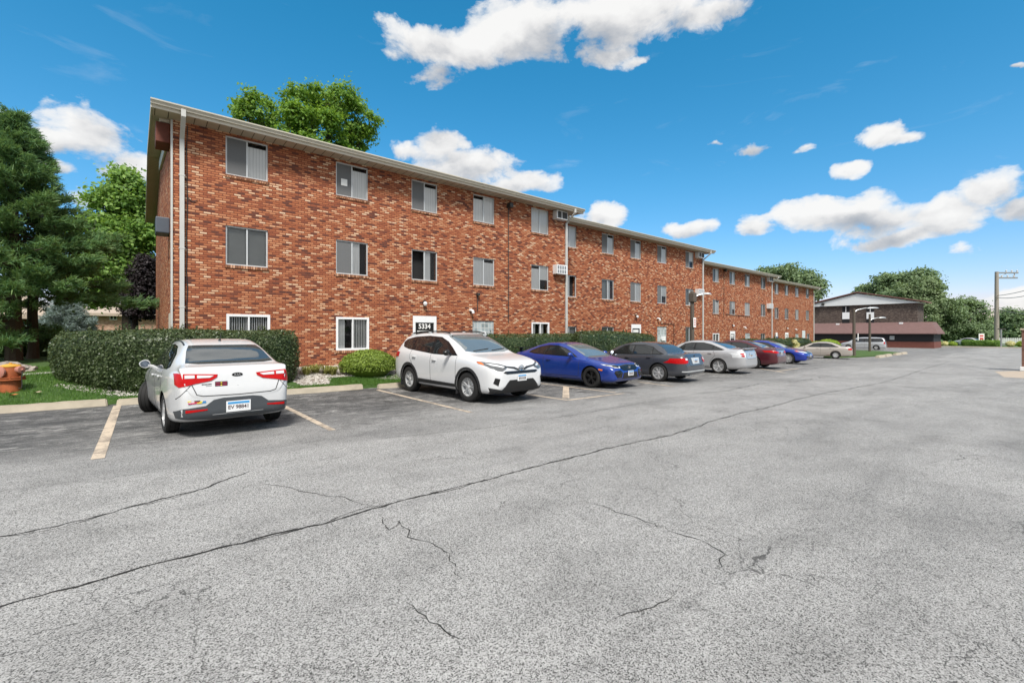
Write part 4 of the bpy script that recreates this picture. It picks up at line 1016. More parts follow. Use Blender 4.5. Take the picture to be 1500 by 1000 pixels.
# --- 3 blue coupe with black wheels, nose out ---------------------------------------------------------
def car_civic():
    Ln, hw = 4.50, .90
    c = fenders(dict(L=Ln, hw=hw, r=.328, rim=.235, fx=Ln/2-.86, rx=-Ln/2+.94, paint=CP['blue'],
        top=[(0, .48), (.03, .58), (.08, .66), (.2, .73), (.5, .81), (.9, .885), (1.15, .935), (1.45, 1.07), (1.8, 1.22), (2.15, 1.335), (2.5, 1.385), (2.9, 1.375), (3.3, 1.30), (3.7, 1.17), (4.05, 1.05), (4.25, 1.02), (4.38, .99), (4.43, .88), (4.46, .72), (4.50, .60)],
        belt=[(0, .42), (.06, .56), (.2, .66), (.6, .755), (1.15, .86), (2.2, .91), (3.2, .97), (4.0, .97), (4.3, .90), (4.43, .74), (4.50, .5)],
        Wr=[(0, .52), (.3, .66), (1.15, .73), (1.6, .66), (2.2, .57), (3.0, .545), (3.6, .60), (4.1, .68), (4.4, .68), (4.50, .55)]))
    loc = place(868, 567.5, 1.72, (c['fx'], -(hw-.12)), FRONT_OUT)
    k = Car('parked_car', 'blue coupe with black wheels and rear wing, nose to the lot', c, loc, FRONT_OUT)
    g = dict(dlo=[(1.42, .935), (1.75, 1.09), (2.05, 1.205), (2.4, 1.285), (2.8, 1.295), (3.2, 1.235), (3.55, 1.10), (3.62, 1.03), (3.3, .985), (2.4, .955)],
        glass=[[(1.56, .965), (1.82, 1.09), (2.1, 1.195), (2.4, 1.26), (2.72, 1.265), (2.74, .985)], [(2.83, .99), (2.82, 1.26), (3.15, 1.21), (3.44, 1.10), (3.48, 1.04), (3.3, 1.015)]],
        shield=shield_poly(1.10, 2.12, .72, .55), backlight=[(3.0, -.50), (2.98, 0), (3.0, .5), (3.4, .55), (3.95, .62), (4.0, 0), (3.95, -.62), (3.4, -.55)],
        seams=[[(1.34, .36), (1.30, .90)], [(2.80, .96), (2.86, .75), (2.76, .36)], [(1.35, .33), (2.76, .33)]], handles=[(2.60, .82)], mirror=(1.62, .95), trim=M['gloss_black'])
    sedan_parts(k, g)
    for mir in (False, True):
        h_ = k.drape('headlight', [(.44, .70), (.60, .725), (.82, .75), (.83, .715), (.66, .645), (.47, .635)], 'front', M['lamp_clear'], .010, .04, thick=.03, mirror=mir)
        k.drape('lamp_bezel', [(.50, .69), (.70, .715), (.70, .675), (.52, .65)], 'front', M['gloss_black'], .014, .04, parent=h_, mirror=mir)
        k.drape('fog_recess', [(.42, .50), (.50, .575), (.72, .56), (.76, .50), (.68, .36), (.48, .355)], 'front', M['gloss_black'], .010, .04, mirror=mir)
        k.drape('side_marker', [(.42, .60), (.56, .615), (.56, .57), (.43, .555)], 'side', M['lamp_amber'], .010, .04, mirror=mir)
        k.drape('taillight', [(4.42, .92), (4.15, .94), (4.1, .90), (4.3, .82), (4.44, .80)], 'side', M['lamp_red'], .012, .04, mirror=mir)
    k.drape('grille', [(-.44, .695), (0, .72), (.44, .695), (.42, .60), (.30, .555), (-.30, .555), (-.42, .60)], 'front', M['gloss_black'], .012, .04)
    k.drape('grille_bar', [(-.80, .735), (-.42, .70), (0, .725), (.42, .70), (.80, .735), (.80, .715), (.42, .68), (0, .70), (-.42, .68), (-.80, .715)], 'front', M['black_plastic'], .016, .04)
    k.drape('lower_grille', [(-.36, .50), (.36, .50), (.42, .32), (-.42, .32)], 'front', M['sign_black'], .010, .05)
    h = k.hit('front', 0, .64); x = h[0].x+.022; o = MB()
    o.box(x, x+.012, -.035, -.020, .60, .68); o.box(x, x+.012, .020, .035, .60, .68); o.box(x, x+.010, -.02, .02, .633, .648)
    o.tube([(x, .05, .595), (x, .058, .69), (x, -.058, .69), (x, -.05, .595), (x, .05, .595)], .006, 5); o.build('badge', M['chrome'], k.root)
    k.plate('front', 0, .47, None, .30, .15)
    # wing on the boot
    o = MB(); h1 = k.hit('top', 4.3, .5)[0]; h2 = k.hit('top', 4.3, -.5)[0]
    o.bbox(-Ln/2+.02, -Ln/2+.27, -.68, .68, 1.155, 1.180, .01); w_ = o.build('rear_wing', M['gloss_black'], k.root)
    for h in (h1, h2): o = MB(); o.box(h.x-.06, h.x+.05, h.y-.02, h.y+.02, h.z-.02, 1.16); o.build('wing_stay', M['gloss_black'], w_)
    k.all_wheels(('alloy_black', 'alloy_dark', .07, 5, .16), R(0), .22)
car_civic()

# --- generic sedans -----------------------------------------------------------------------------------
def sedan_top(Ln, H, cowl, deck, hood=.74, nose=.50, roof0=1.95, roof1=3.0, cow_s=1.2, deck_s=None, coupe=0):
    ds = deck_s or Ln-.75
    return [(0, nose), (.03, hood-.14), (.08, hood-.07), (.2, hood), (.55, hood+.07), (cow_s-.1, cowl), (cow_s+.15, cowl+.09), ((cow_s+roof0)/2+.1, cowl+(H-cowl)*.60), (roof0, H-.085), (roof0+.35, H-.015), (roof0+.65, H), (roof1, H-.02), (roof1+.35, H-.10), ((roof1+.35+ds)/2+.1, H-.10-(H-.10-deck)*.55), (ds, deck+.025), (ds+.12, deck+.005), (Ln-.16, deck-.005), (Ln-.09, deck-.05), (Ln-.06, deck-.17), (Ln-.03, deck-.30), (Ln, deck-.42)]
def generic_sedan(label, Ln, hw, H, r_, fo, ro, pt_, px, py, Hg, near, rz, g, cowl=.97, deck=1.03, belt0=.88, belt1=.97, style=('alloy', 'alloy_dark', .10, 5, 0), nose_out=False, top=None, Wr=None, cat='car', extra=None, rim=None, name='parked_car'):
    c = fenders(dict(L=Ln, hw=hw, r=r_, rim=rim or r_*.68, fx=Ln/2-fo, rx=-Ln/2+ro, paint=pt_, top=top or sedan_top(Ln, H, cowl, deck),
        belt=[(0, .44), (.08, .60), (.3, .70), (1.1, belt0), (2.2, belt0+.03), (Ln-1.0, belt1), (Ln-.4, belt1-.01), (Ln-.15, belt1-.08), (Ln-.06, deck-.25), (Ln, deck-.48)],
        Wr=Wr or [(0, .50), (.3, .62), (1.1, .74), (1.6, .66), (2.1, .58), (3.0, .56), (3.5, .59), (Ln-.8, .68), (Ln-.3, .72), (Ln, .58)]))
    loc = place(px, py, Hg, near(c), rz)
    k = Car(name, label, c, loc, rz, cat=cat)
    sedan_parts(k, g)
    k.all_wheels(style)
    return k
def std_glass(Ln, H, b0=.90, b1=.97, a=1.42, roof0=1.95, roof1=3.0, end=3.85, bp=2.45, q=3.3, shw=.70, deck_s=None, four=True):
    ds = (deck_s or Ln-.75)
    t = H-.105
    top = [(a, b0+.045), (a+.35, b0+(t-b0)*.55), (roof0+.02, t-.055), (roof0+.35, t), (roof1-.1, t), (roof1+.25, t-.07), (end-.25, b1+(t-b1)*.40), (end, b1+.06), (end-.12, b1+.03), (2.4, (b0+b1)/2+.025)]
    f = pchip([(p[0], p[1]) for p in top[:8]]); m_ = .028
    def band(x0, x1, n=5):
        up = [(x0+(x1-x0)*i/n, f(x0+(x1-x0)*i/n)-m_) for i in range(n+1)]
        lo = lambda x: b0+.045+(b1+.035-b0-.045)*max(0, min(1, (x-a)/(end-.12-a)))+.025
        up = [(x, z) for x, z in up if z > lo(x)+.01]
        return [(up[0][0], lo(up[0][0]))]+up+[(up[-1][0], lo(up[-1][0]))]
    gl_ = [band(a+.14, bp-.04), band(bp+.05, q-.03), band(q+.02, end-.16)]
    return dict(dlo=top, glass=gl_, shield=shield_poly(1.16, roof0+.02, shw, .56),
        backlight=[(roof1+.28, -.50), (roof1+.26, 0), (roof1+.28, .50), ((roof1+ds)/2+.1, .575), (ds-.06, .64), (ds+.01, .4), (ds+.02, 0), (ds+.01, -.4), (ds-.06, -.64), ((roof1+ds)/2+.1, -.575)],
        seams=[[(1.32, .36), (1.30, b0)], [(bp, .34), (bp, b0+.06)], [(q+.05, b1), (q+.12, b1-.2), (q-.08, .55), (q-.12, .40)], [(1.35, .32), (q-.15, .32)]],
        handles=[(bp-.2, b0-.06), (q-.1, b0-.03)], mirror=(1.62, b0+.04))
rear_near = lambda c: (c['rx'], -(c['hw']-.12))
# nose-in cars face the building: seen from the left, the near side is their left side (+y is towards -x world)
rear_left = lambda c: (c['rx'], (c['hw']-.12))

# 4 dark grey sedan, nose in
k = generic_sedan('dark grey sedan with red tail lamps between the blue coupe and the silver sedan', 4.52, .908, 1.42, .325, .78, 1.0, CP['grey'], 966, 558.5, 1.80, rear_left, NOSE_IN,
    std_glass(4.52, 1.42, .90, .94, roof1=2.95, end=3.72, q=3.25), deck=1.01, style=('alloy', 'alloy_black', .042, 7, .13), rim=.225)
for mir in (False, True):
    t = k.drape('taillight', [(.88, .86), (.60, .875), (.56, .80), (.60, .70), (.86, .675), (.90, .70)], 'rear', M['lamp_red'], .012, .04, thick=.03, mirror=mir)
    k.drape('reverse_lamp', [(.70, .865), (.60, .867), (.585, .80), (.70, .80)], 'rear', M['lamp_clear'], .017, .04, parent=t, mirror=mir)
k.drape('plate_recess', [(-.30, .87), (.30, .87), (.25, .66), (-.25, .66)], 'rear', M['frame'], .010, .05)
k.plate('rear', 0, .755, None, .30, .15); k.strip('panel_gap', [(-.52, .98), (-.50, .66), (-.42, .60), (.42, .60), (.50, .66), (.52, .98)], 'rear', .012, M['seam'])
h = k.hit('rear', 0, .92); o = MB(); o.lathe([(0, 0), (.038, 0), (.038, .006), (0, .007)], 20, 'z', 0, Matrix.Translation((h[0].x-.004, 0, .925)) @ Matrix.Rotation(R(-90), 4, 'Y')); o.build('badge', M['gloss_black'], k.root)
for y_ in (.42, .52):
    o = MB(); o.tube([(-2.10, y_, .27), (-2.28, y_, .27)], .035, 10); o.build('exhaust_pipe', M['chrome'], k.root, True)
k.drape('bumper_strip', [(-.80, .42), (.80, .42), (.80, .385), (-.80, .385)], 'rear', M['frame'], .008, .06)

# 5 silver sedan with lip spoiler, nose in
k = generic_sedan('silver sedan with five spoke wheels and clear tail lamps', 4.87, .895, 1.47, .325, .97, 1.1, CP['silver'], 1053.5, 546.7, 1.83, rear_left, NOSE_IN,
    std_glass(4.87, 1.47, .93, 1.0, a=1.6, roof0=2.1, roof1=3.1, end=4.02, bp=2.65, q=3.5), deck=1.09, belt0=.92, belt1=1.0, top=sedan_top(4.87, 1.47, 1.0, 1.09, roof0=2.1, roof1=3.1, cow_s=1.35), style=('alloy', 'alloy_black', .10, 5, 0), rim=.235)
for mir in (False, True):
    t = k.drape('taillight', [(.87, .93), (.62, .96), (.60, .88), (.66, .74), (.87, .72)], 'rear', M['lamp_clear'], .012, .04, thick=.03, mirror=mir)
    for z_ in (.80, .89):
        k.drape('lamp_round', [(.76+.045*math.cos(a*math.pi/5), z_+.038*math.sin(a*math.pi/5)) for a in range(10)], 'rear', M['lamp_red'], .018, .03, parent=t, mirror=mir)
k.plate('rear', 0, .83, None, .30, .15); k.strip('panel_gap', [(-.58, 1.04), (-.56, .74), (-.48, .68), (.48, .68), (.56, .74), (.58, 1.04)], 'rear', .012, M['seam'])
o = MB(); o.bbox(-4.87/2+.02, -4.87/2+.20, -.66, .66, 1.10, 1.135, .012); o.build('rear_spoiler', CP['silver'], k.root, True)
k.drape('fuel_door', [(4.02, .90), (4.20, .90), (4.20, .75), (4.02, .75)], 'side', CP['silver'], .006, .05); k.drape('bumper_strip', [(-.82, .42), (.82, .42), (.82, .30), (-.82, .30)], 'rear', CP['silver'], .010, .06)

# 6 dark red sedan, nose in
red = lambda: None
x6, y6, z6 = at_g(1100, 541)
k = generic_sedan('dark red sedan almost hidden behind the silver sedan', 4.86, .925, 1.465, .33, .95, 1.1, CP['red'], 1104, 539.5, 1.88, rear_left, NOSE_IN,
    std_glass(4.86, 1.465, .93, .99, a=1.55, roof0=2.05, roof1=3.1, end=4.0, bp=2.6, q=3.45), deck=1.06, belt0=.91, belt1=.99, top=sedan_top(4.86, 1.465, .99, 1.06, roof0=2.05, roof1=3.1, cow_s=1.3))
for mir in (False, True):
    t = k.drape('taillight', [(.89, .95), (.72, .93), (.42, .90), (.42, .82), (.70, .80), (.90, .86)], 'rear', M['lamp_red'], .012, .04, thick=.03, mirror=mir)
    k.drape('chrome_strip', [(.80, .955), (.40, .915), (.40, .90), (.80, .935)], 'rear', M['chrome'], .016, .05, parent=t, mirror=mir)
k.drape('chrome_garnish', [(-.42, .93), (.42, .93), (.42, .88), (-.42, .88)], 'rear', M['chrome'], .010, .06); k.plate('rear', 0, .80, None, .30, .15)
k.drape('bumper_insert', [(-.6, .36), (.6, .36), (.55, .28), (-.55, .28)], 'rear', M['black_plastic'], .010, .08)
for y_ in (.5, -.5):
    o = MB(); o.tube([(-2.2, y_, .29), (-2.44, y_, .29)], .04, 10); o.build('exhaust_pipe', M['chrome'], k.root, True)

# 7 far blue coupe, nose out
k = generic_sedan('bright blue coupe with silver wheels, nose to the lot, farther down the row', 4.81, .925, 1.435, .345, .98, 1.1, CP['blue2'], 1155, 532.8, 1.93, lambda c: (c['fx'], -(c['hw']-.12)), FRONT_OUT,
    std_glass(4.81, 1.435, .91, .99, a=1.6, roof0=2.15, roof1=3.05, end=3.95, bp=2.95, q=3.0), deck=1.03, belt0=.90, belt1=.99, top=sedan_top(4.81, 1.435, .98, 1.03, hood=.76, roof0=2.15, roof1=3.05, cow_s=1.3), style=('alloy', 'alloy_black', .06, 10, 0), rim=.25)
for mir in (False, True):
    h_ = k.drape('headlight', [(.40, .76), (.62, .79), (.86, .82), (.86, .76), (.66, .68), (.44, .66)], 'front', M['lamp_clear'], .012, .04, thick=.03, mirror=mir)
    k.drape('turn_signal', [(.80, .815), (.86, .82), (.865, .765), (.82, .74)], 'front', M['lamp_amber'], .018, .03, parent=h_, mirror=mir)
    k.drape('turn_signal', [(.38, .79), (.62, .84), (.62, .79), (.42, .745)], 'side', M['lamp_amber'], .012, .04, parent=h_, mirror=mir)
    k.drape('fog_recess', [(.50, .50), (.72, .52), (.70, .40), (.54, .40)], 'front', M['sign_black'], .010, .05, mirror=mir)
k.drape('grille', [(-.36, .76), (.36, .76), (.32, .63), (-.32, .63)], 'front', M['gloss_black'], .012, .05); k.drape('lower_grille', [(-.42, .46), (.42, .46), (.38, .32), (-.38, .32)], 'front', M['sign_black'], .010, .06)
k.drape('chrome_strip', [(-.38, .79), (.38, .79), (.38, .765), (-.38, .765)], 'front', M['chrome'], .016, .06); k.plate('front', 0, .52, None)

# 8 beige sedan, seen from the side, rear to the right
a_, b_, c_ = ray(1224, 525.4)
k = generic_sedan('beige sedan with rusty sill parked side on before the grass island', 4.90, .92, 1.43, .325, 1.0, 1.15, CP['beige'], 1224, 525.4, 2.24, rear_left, R(103),
    std_glass(4.90, 1.43, .92, .95, a=1.65, roof0=2.15, roof1=3.2, end=4.0, bp=2.7, q=3.5), deck=1.04, top=sedan_top(4.90, 1.43, .99, 1.04, roof0=2.15, roof1=3.2, cow_s=1.4), style=('alloy', 'alloy_dark', .14, 6, 0), rim=.20)
for mir in (False, True):
    k.drape('taillight', [(4.86, .90), (4.62, .90), (4.60, .78), (4.84, .76)], 'side', M['lamp_red'], .014, .05, mirror=mir); k.drape('taillight', [(.86, .90), (.50, .90), (.50, .76), (.86, .76)], 'rear', M['lamp_red'], .012, .05, mirror=mir)
    k.drape('rub_strip', [(1.2, .50), (3.55, .50), (3.55, .46), (1.2, .46)], 'side', plain('beige trim', (.30, .27, .24), .5), .012, .2, mirror=mir)
    k.drape('rust_patch', [(3.1, .33), (3.45, .36), (3.4, .22), (3.1, .22)], 'side', M['rust'], .008, .1, mirror=mir)
k.plate('rear', 0, .80, None); k.drape('headlight', [(.40, .70), (.78, .72), (.78, .62), (.40, .62)], 'front', M['lamp_clear'], .01, .05, both=True)

# 9 silver minivan
def van():
    Ln, hw = 5.10, .975
    c = dict(L=Ln, hw=hw, r=.335, rim=.21, fx=Ln/2-.98, rx=-Ln/2+1.04, paint=CP['vansilver'],
        top=[(0, .56), (.04, .72), (.12, .84), (.4, .96), (.8, 1.05), (1.0, 1.12), (1.35, 1.34), (1.75, 1.57), (2.1, 1.68), (2.7, 1.73), (3.8, 1.73), (4.6, 1.68), (4.8, 1.60), (4.93, 1.36), (5.02, 1.05), (5.06, .8), (5.10, .6)],
        belt=[(0, .5), (.1, .72), (.5, .88), (1.2, .98), (2.4, 1.01), (4.6, 1.03), (4.95, .98), (5.04, .7), (5.10, .5)],
        bot=[(0, .36), (.15, .24), (.6, .2), (Ln-.7, .2), (Ln-.1, .28), (Ln, .36)],
        W=[(0, hw*.62), (.04, hw*.76), (.15, hw*.88), (.4, hw*.96), (1.0, hw), (Ln-.8, hw), (Ln-.3, hw*.96), (Ln-.08, hw*.9), (Ln, hw*.78)],
        Wr=[(0, .5), (.4, .68), (1.1, .8), (1.6, .74), (2.1, .70), (4.4, .70), (4.8, .72), (5.0, .78), (5.10, .6)])
    loc = place(1283.5, 512.5, 2.38, (c['rx'], hw-.12), R(96))
    k = Car('parked_car', 'silver minivan side on in front of the brown gabled building', c, loc, R(96), cat='minivan')
    g = dict(dlo=[(1.35, 1.03), (1.8, 1.40), (2.2, 1.58), (4.5, 1.60), (4.75, 1.50), (4.85, 1.20), (4.7, 1.10), (2.0, 1.04)],
        glass=[[(1.6, 1.08), (1.9, 1.38), (2.25, 1.54), (2.75, 1.56), (2.72, 1.08)], [(2.83, 1.08), (2.85, 1.56), (3.65, 1.565), (3.65, 1.10)], [(3.75, 1.10), (3.75, 1.565), (4.48, 1.55), (4.68, 1.44), (4.74, 1.2), (4.6, 1.13)]],
        shield=shield_poly(1.05, 2.0, .78, .66), backlight=[(4.86, -.6), (4.85, 0), (4.86, .6), (4.98, .66), (4.99, 0), (4.98, -.66)], seams=[[(1.5, .4), (1.48, 1.0)], [(2.78, .36), (2.78, 1.04)], [(3.7, .5), (3.7, 1.06)]],
        handles=[(2.55, .9), (3.0, .9)], mirror=(1.75, 1.04))
    sedan_parts(k, g)
    for mir in (False, True): k.drape('taillight', [(5.04, 1.12), (4.86, 1.10), (4.84, .84), (5.04, .84)], 'side', M['lamp_red'], .014, .06, mirror=mir)
    k.drape('headlight', [(.45, .82), (.82, .88), (.84, .72), (.5, .68)], 'front', M['lamp_clear'], .01, .05, both=True)
    k.all_wheels(('alloy', 'alloy_dark', .09, 7, 0))
van()
# 10 white car beyond the low hedge, seen from behind at an angle
k = generic_sedan('white sedan half hidden behind the low far hedge near the street', 4.7, .9, 1.45, .32, .95, 1.05, CP['white'], 1427, 506.5, 2.36, rear_left, R(62),
    std_glass(4.7, 1.45, .92, .97, roof0=2.0, roof1=3.0, end=3.85), deck=1.05, style=('alloy', 'alloy_dark', .14, 6, 0))
k.drape('taillight', [(.86, .92), (.50, .92), (.50, .78), (.86, .78)], 'rear', M['lamp_red'], .012, .05, both=True)
M.pop('rock', None)
# ---------------------------------------------------------------- brick apartment blocks
def window_part(root, xa, xb, za, zb, yv, style, white=False, lab=None):
    """aluminium or vinyl sliding window set in the wall opening; frame is the part, panes and blind its sub-parts"""
    fw = .045 if not white else .075; y0 = yv+.045; y1 = yv+.10
    if white: y0 = yv-.012
    f = MB(); mi = 0
    xm = (xa+xb)/2
    f.box(xa, xb, y0, y1, zb-fw, zb); f.box(xa, xb, y0-.004, y1, za, za+fw)
    f.box(xa, xa+fw, y0+.002, y1-.002, za+fw, zb-fw); f.box(xb-fw, xb, y0+.002, y1-.002, za+fw, zb-fw)
    f.box(xm-.022, xm+.022, y0+.006, y1-.004, za+fw, zb-fw)
    fr = f.build('window', M['white_frame'] if white else M['frame'], root)
    if lab: fr['label'] = lab
    a0, a1, b0, b1 = xa+fw, xm-.022, xm+.022, xb-fw; z0, z1 = za+fw, zb-fw
    yp = yv+.075
    def rect(name, m, x0, x1, zz0, zz1, y):
        k = MB(); k.box(x0, x1, y, y+.006, zz0, zz1); return k.build(name, M[m], fr)
    L_, R_ = style
    for (s, x0, x1) in ((L_, a0, a1), (R_, b0, b1)):
        if s == 's':                                   # insect screen in front of curtain
            rect('insect_screen', 'screen', x0, x1, z0, z1, yp-.02)
            continue
        if s != 'o':
            kq = MB(); kq.quad((x0, yp, z0), (x1, yp, z0), (x1, yp, z1), (x0, yp, z1)); kq.build('pane', M['pane'], fr)
        if s == 'b': rect('blind', 'blind', x0, x1, z0, z1-.13*(random.random() < .4), yp+.016)
        elif s == 'c': rect('curtain', 'curtain', x0, x1, z0, z1, yp+.06)
        elif s == 'h': rect('blind', 'blind', x0, x1, z0+(z1-z0)*.42, z1, yp+.016)
        elif s == 'n':                                 # narrow bright blind edge
            rect('blind', 'blind', x0, x0+(x1-x0)*.55, z0, z1, yp+.05)
        elif s == 'v':                                 # vertical slats
            k = MB(); n = 8
            for i in range(n):
                t = x0+(x1-x0)*(i+.5)/n; k.box(t-.016, t+.016, yp+.05, yp+.056, z0, z1)
            k.build('blind', M['blind'], fr)
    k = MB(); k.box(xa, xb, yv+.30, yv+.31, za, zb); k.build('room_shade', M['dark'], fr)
    return fr

def building(label, x0, x1, yv, dz, cols, ground, styles, depth=15.5, rx0=None, detail=True, number=None):
    root = thing('brick_apartment_building', label, 'apartment building', (0, 0, 0), 0, 'row of brick apartment buildings')
    T = 7.62+dz; B = gz(x0)-.6
    F3, F2, F1 = (6.33+dz, 7.52+dz), (3.57+dz, 4.78+dz), (.87+dz, 2.07+dz)
    ops = []
    for c in cols:
        for (a, b_) in (F3, F2): ops.append((c, c+1.16, a, b_))
    for g in ground: ops.append(g[1:5])
    xs_ = sorted({x0, x1, *[o[0] for o in ops], *[o[1] for o in ops]}); zs_ = sorted({B, T, *[o[2] for o in ops], *[o[3] for o in ops]})
    wl = MB()
    for a, b_ in zip(xs_, xs_[1:]):
        for c, e in zip(zs_, zs_[1:]):
            mx, mz = (a+b_)/2, (c+e)/2
            if any(o[0] < mx < o[1] and o[2] < mz < o[3] for o in ops): continue
            wl.quad((a, yv, c), (b_, yv, c), (b_, yv, e), (a, yv, e))
    for (a, b_, c, e) in ops:
        D = .32
        wl.quad((a, yv, c), (a, yv, e), (a, yv+D, e), (a, yv+D, c)); wl.quad((b_, yv, e), (b_, yv, c), (b_, yv+D, c), (b_, yv+D, e))
        wl.quad((a, yv, e), (b_, yv, e), (b_, yv+D, e), (a, yv+D, e)); wl.quad((b_, yv, c), (a, yv, c), (a, yv+D, c), (b_, yv+D, c))
    yb = yv+depth; ym = (yv+yb)/2; RH = 1.15
    for xx, mi in ((x0, 1), (x1, 0)):
        wl.add([(xx, yv, B), (xx, yb, B), (xx, yb, T), (xx, ym, T+RH), (xx, yv, T)], [(0, 1, 2, 3, 4)], mi)
    wl.quad((x0, yb, B), (x1, yb, B), (x1, yb, T), (x0, yb, T), 0)
    wl.build('wall', [M['brick'], M['brick_end']], root)
    # roof slabs with overhang
    ov = .6; ex0 = (rx0 if rx0 is not None else x0-.02); ex1 = x1+.62
    yf, yk = yv-ov, yb+ov; slope = RH/(ym-yv); zt = T+.20; th = .16
    rf = MB()
    for (ya, yc) in ((yf, ym), (yk, ym)):
        za = zt; zc = zt+slope*(ym-yf)
        rf.add([(ex0, ya, za), (ex1, ya, za), (ex1, yc, zc), (ex0, yc, zc), (ex0, ya, za-.04), (ex1, ya, za-.04), (ex1, yc, zc-.04), (ex0, yc, zc-.04)],
               [(0, 1, 2, 3), (7, 6, 5, 4), (0, 4, 5, 1), (1, 5, 6, 2), (3, 7, 4, 0)])
    rf.build('roof', M['roofing'], root)
    sf = MB()      # soffit boards under the front eave and under the rakes
    zs = T-.02
    sf.quad((ex0+.04, yf+.05, zs+.0), (ex1-.04, yf+.05, zs+.0), (ex1-.04, yv+.0, zs-.0), (ex0+.04, yv, zs))
    nf = 1; rk = [0]
    for xa_, xb_ in ((ex0+.04, x0), (x1, ex1-.04)):
        if xb_-xa_ < .05: continue
        sf.quad((xa_, yv, zs), (xb_, yv, zs), (xb_, ym, zs+slope*(ym-yv)), (xa_, ym, zs+slope*(ym-yv))); rk.append(1)
        sf.quad((xa_, yk, zs), (xb_, yk, zs), (xb_, ym, zs+slope*(ym-yv)), (xa_, ym, zs+slope*(ym-yv))); rk.append(1)
    so_ = sf.build('soffit', M['soffit'], root)
    at = so_.data.attributes.new('rake', 'FLOAT', 'FACE')
    for i, v in enumerate(rk): at.data[i].value = v
    fa = MB()      # fascia boards: front, and sloping rake boards at both ends
    fa.box(ex0, ex1, yf-.0, yf+.05, zs-.02, zt-.045)
    for xx in (ex0, ex1-.04):
        if xx == ex0 and rx0 is None: continue
        for (ya, yc) in ((yf+.05, ym), (yk, ym)):
            za = zs-.02+(0 if ya < ym else 0); zc = za+slope*(ym-yv)+slope*ov
            fa.add([(xx, ya, za), (xx+.04, ya, za), (xx+.04, yc, zc), (xx, yc, zc), (xx, ya, za+.2), (xx+.04, ya, za+.2), (xx+.04, yc, zc+.2), (xx, yc, zc+.2)],
                   [(0, 3, 2, 1), (4, 5, 6, 7), (0, 1, 5, 4), (1, 2, 6, 5), (2, 3, 7, 6), (3, 0, 4, 7)])
    fa.build('fascia', M['trim'], root, fix=True)
    gu = MB()      # K-profile gutter
    pr = [(yf, zt-.03), (yf-.125, zt-.03), (yf-.125, zt-.065), (yf-.10, zt-.09), (yf-.075, zt-.13), (yf-.07, zt-.155), (yf, zt-.155)]
    n = len(pr); gu.add([(ex0-.01, y, z) for y, z in pr]+[(ex1+.01, y, z) for y, z in pr], [(i, (i+1) % n, n+(i+1) % n, n+i) for i in range(n)]+[tuple(range(n))[::-1], tuple(range(n, 2*n))])
    gu.build('gutter', M['gutter'], root)
    # windows, brick sills
    for (a, b_, c, e) in ops:
        if any(g[0] in ('door', 'block') and g[1] == a for g in ground): continue
        sill = MB(); sill.box(a-.02, b_+.02, yv-.035, yv+.04, c-.09, c-.001); sill.build('sill', M['soldier'], root)
    for i, c in enumerate(cols):
        window_part(root, c, c+1.16, *F3, yv, styles[0][i]); window_part(root, c, c+1.16, *F2, yv, styles[1][i])
    for g in ground:
        typ, a, b_, c, e = g[:5]
        if typ == 'win': window_part(root, a, b_, c, e, yv, g[5], g[6])
        if typ == 'block':
            k = MB(); k.box(a, b_, yv+.04, yv+.14, c, e); kb = k.build('glass_block_window', M['glass_block'], root)
            k = MB(); k.box(a+.48*(b_-a)-.13, a+.48*(b_-a)+.13, yv-.04, yv+.05, c+.28, c+.50); k.build('vent', M['plastic_white'], kb)
        if typ == 'door':
            fr = MB(); fr.box(a, b_, yv-.01, yv+.12, e-.26, e); fr.box(a, a+.11, yv-.008, yv+.12, c, e-.26); fr.box(b_-.11, b_, yv-.008, yv+.12, c, e-.26)
            dr = MB(); dr.box(a+.11, b_-.11, yv+.03, yv+.08, c, e-.26)
            dd = dr.build('door', M['sign_black'], root); fr.build('door_frame', M['white_frame'], dd)
            hd = MB(); hd.tube([(a+.18, yv-.03, c+.9), (a+.18, yv-.03, c+1.15)], .012, 6); hd.build('handle', M['frame'], dd)
            if number:
                text_part('house_number', number, .27, M['white'], dd, Matrix.Translation(((a+b_)/2, yv+.022, e-.42)) @ Matrix.Rotation(R(90), 4, 'X'), .003, .006)
                k = MB(); k.box((a+b_)/2-.33, (a+b_)/2+.33, yv+.018, yv+.027, e-.62, e-.585); k.build('sign_bar', M['white'], dd)
            else:
                k = MB(); xm_ = (a+b_)/2
                for i in range(4): k.box(xm_-.27+i*.14, xm_-.15+i*.14, yv+.020, yv+.028, e-.52, e-.34)
                k.box(xm_-.30, xm_+.30, yv+.020, yv+.028, e-.64, e-.59); k.build('number_sign', M['white'], dd)
            # globe lamp and round cap above
            lm = MB(); lm.lathe([(0, .0), (.07, .0), (.075, .05), (.05, .09), (0, .09)], 12, 'y', 0, Matrix.Translation(((a+b_)/2-.05, yv-.09, e+.55)))
            k2 = lm.build('wall_lamp', M['dark_metal'], root, True)
            gl = MB(); gl.lathe([(0, -.09), (.05, -.075), (.085, -.02), (.085, .03), (.04, .08), (0, .09)], 12, 'z', 0, Matrix.Translation(((a+b_)/2-.05, yv-.13, e+.48)))
            gl.build('lamp_shade', M['plastic_white'], k2, True)
    return root, T, yf

M['roofing'] = plain('grey shingle', (.16, .155, .15), .95, var=.25, vscale=12)

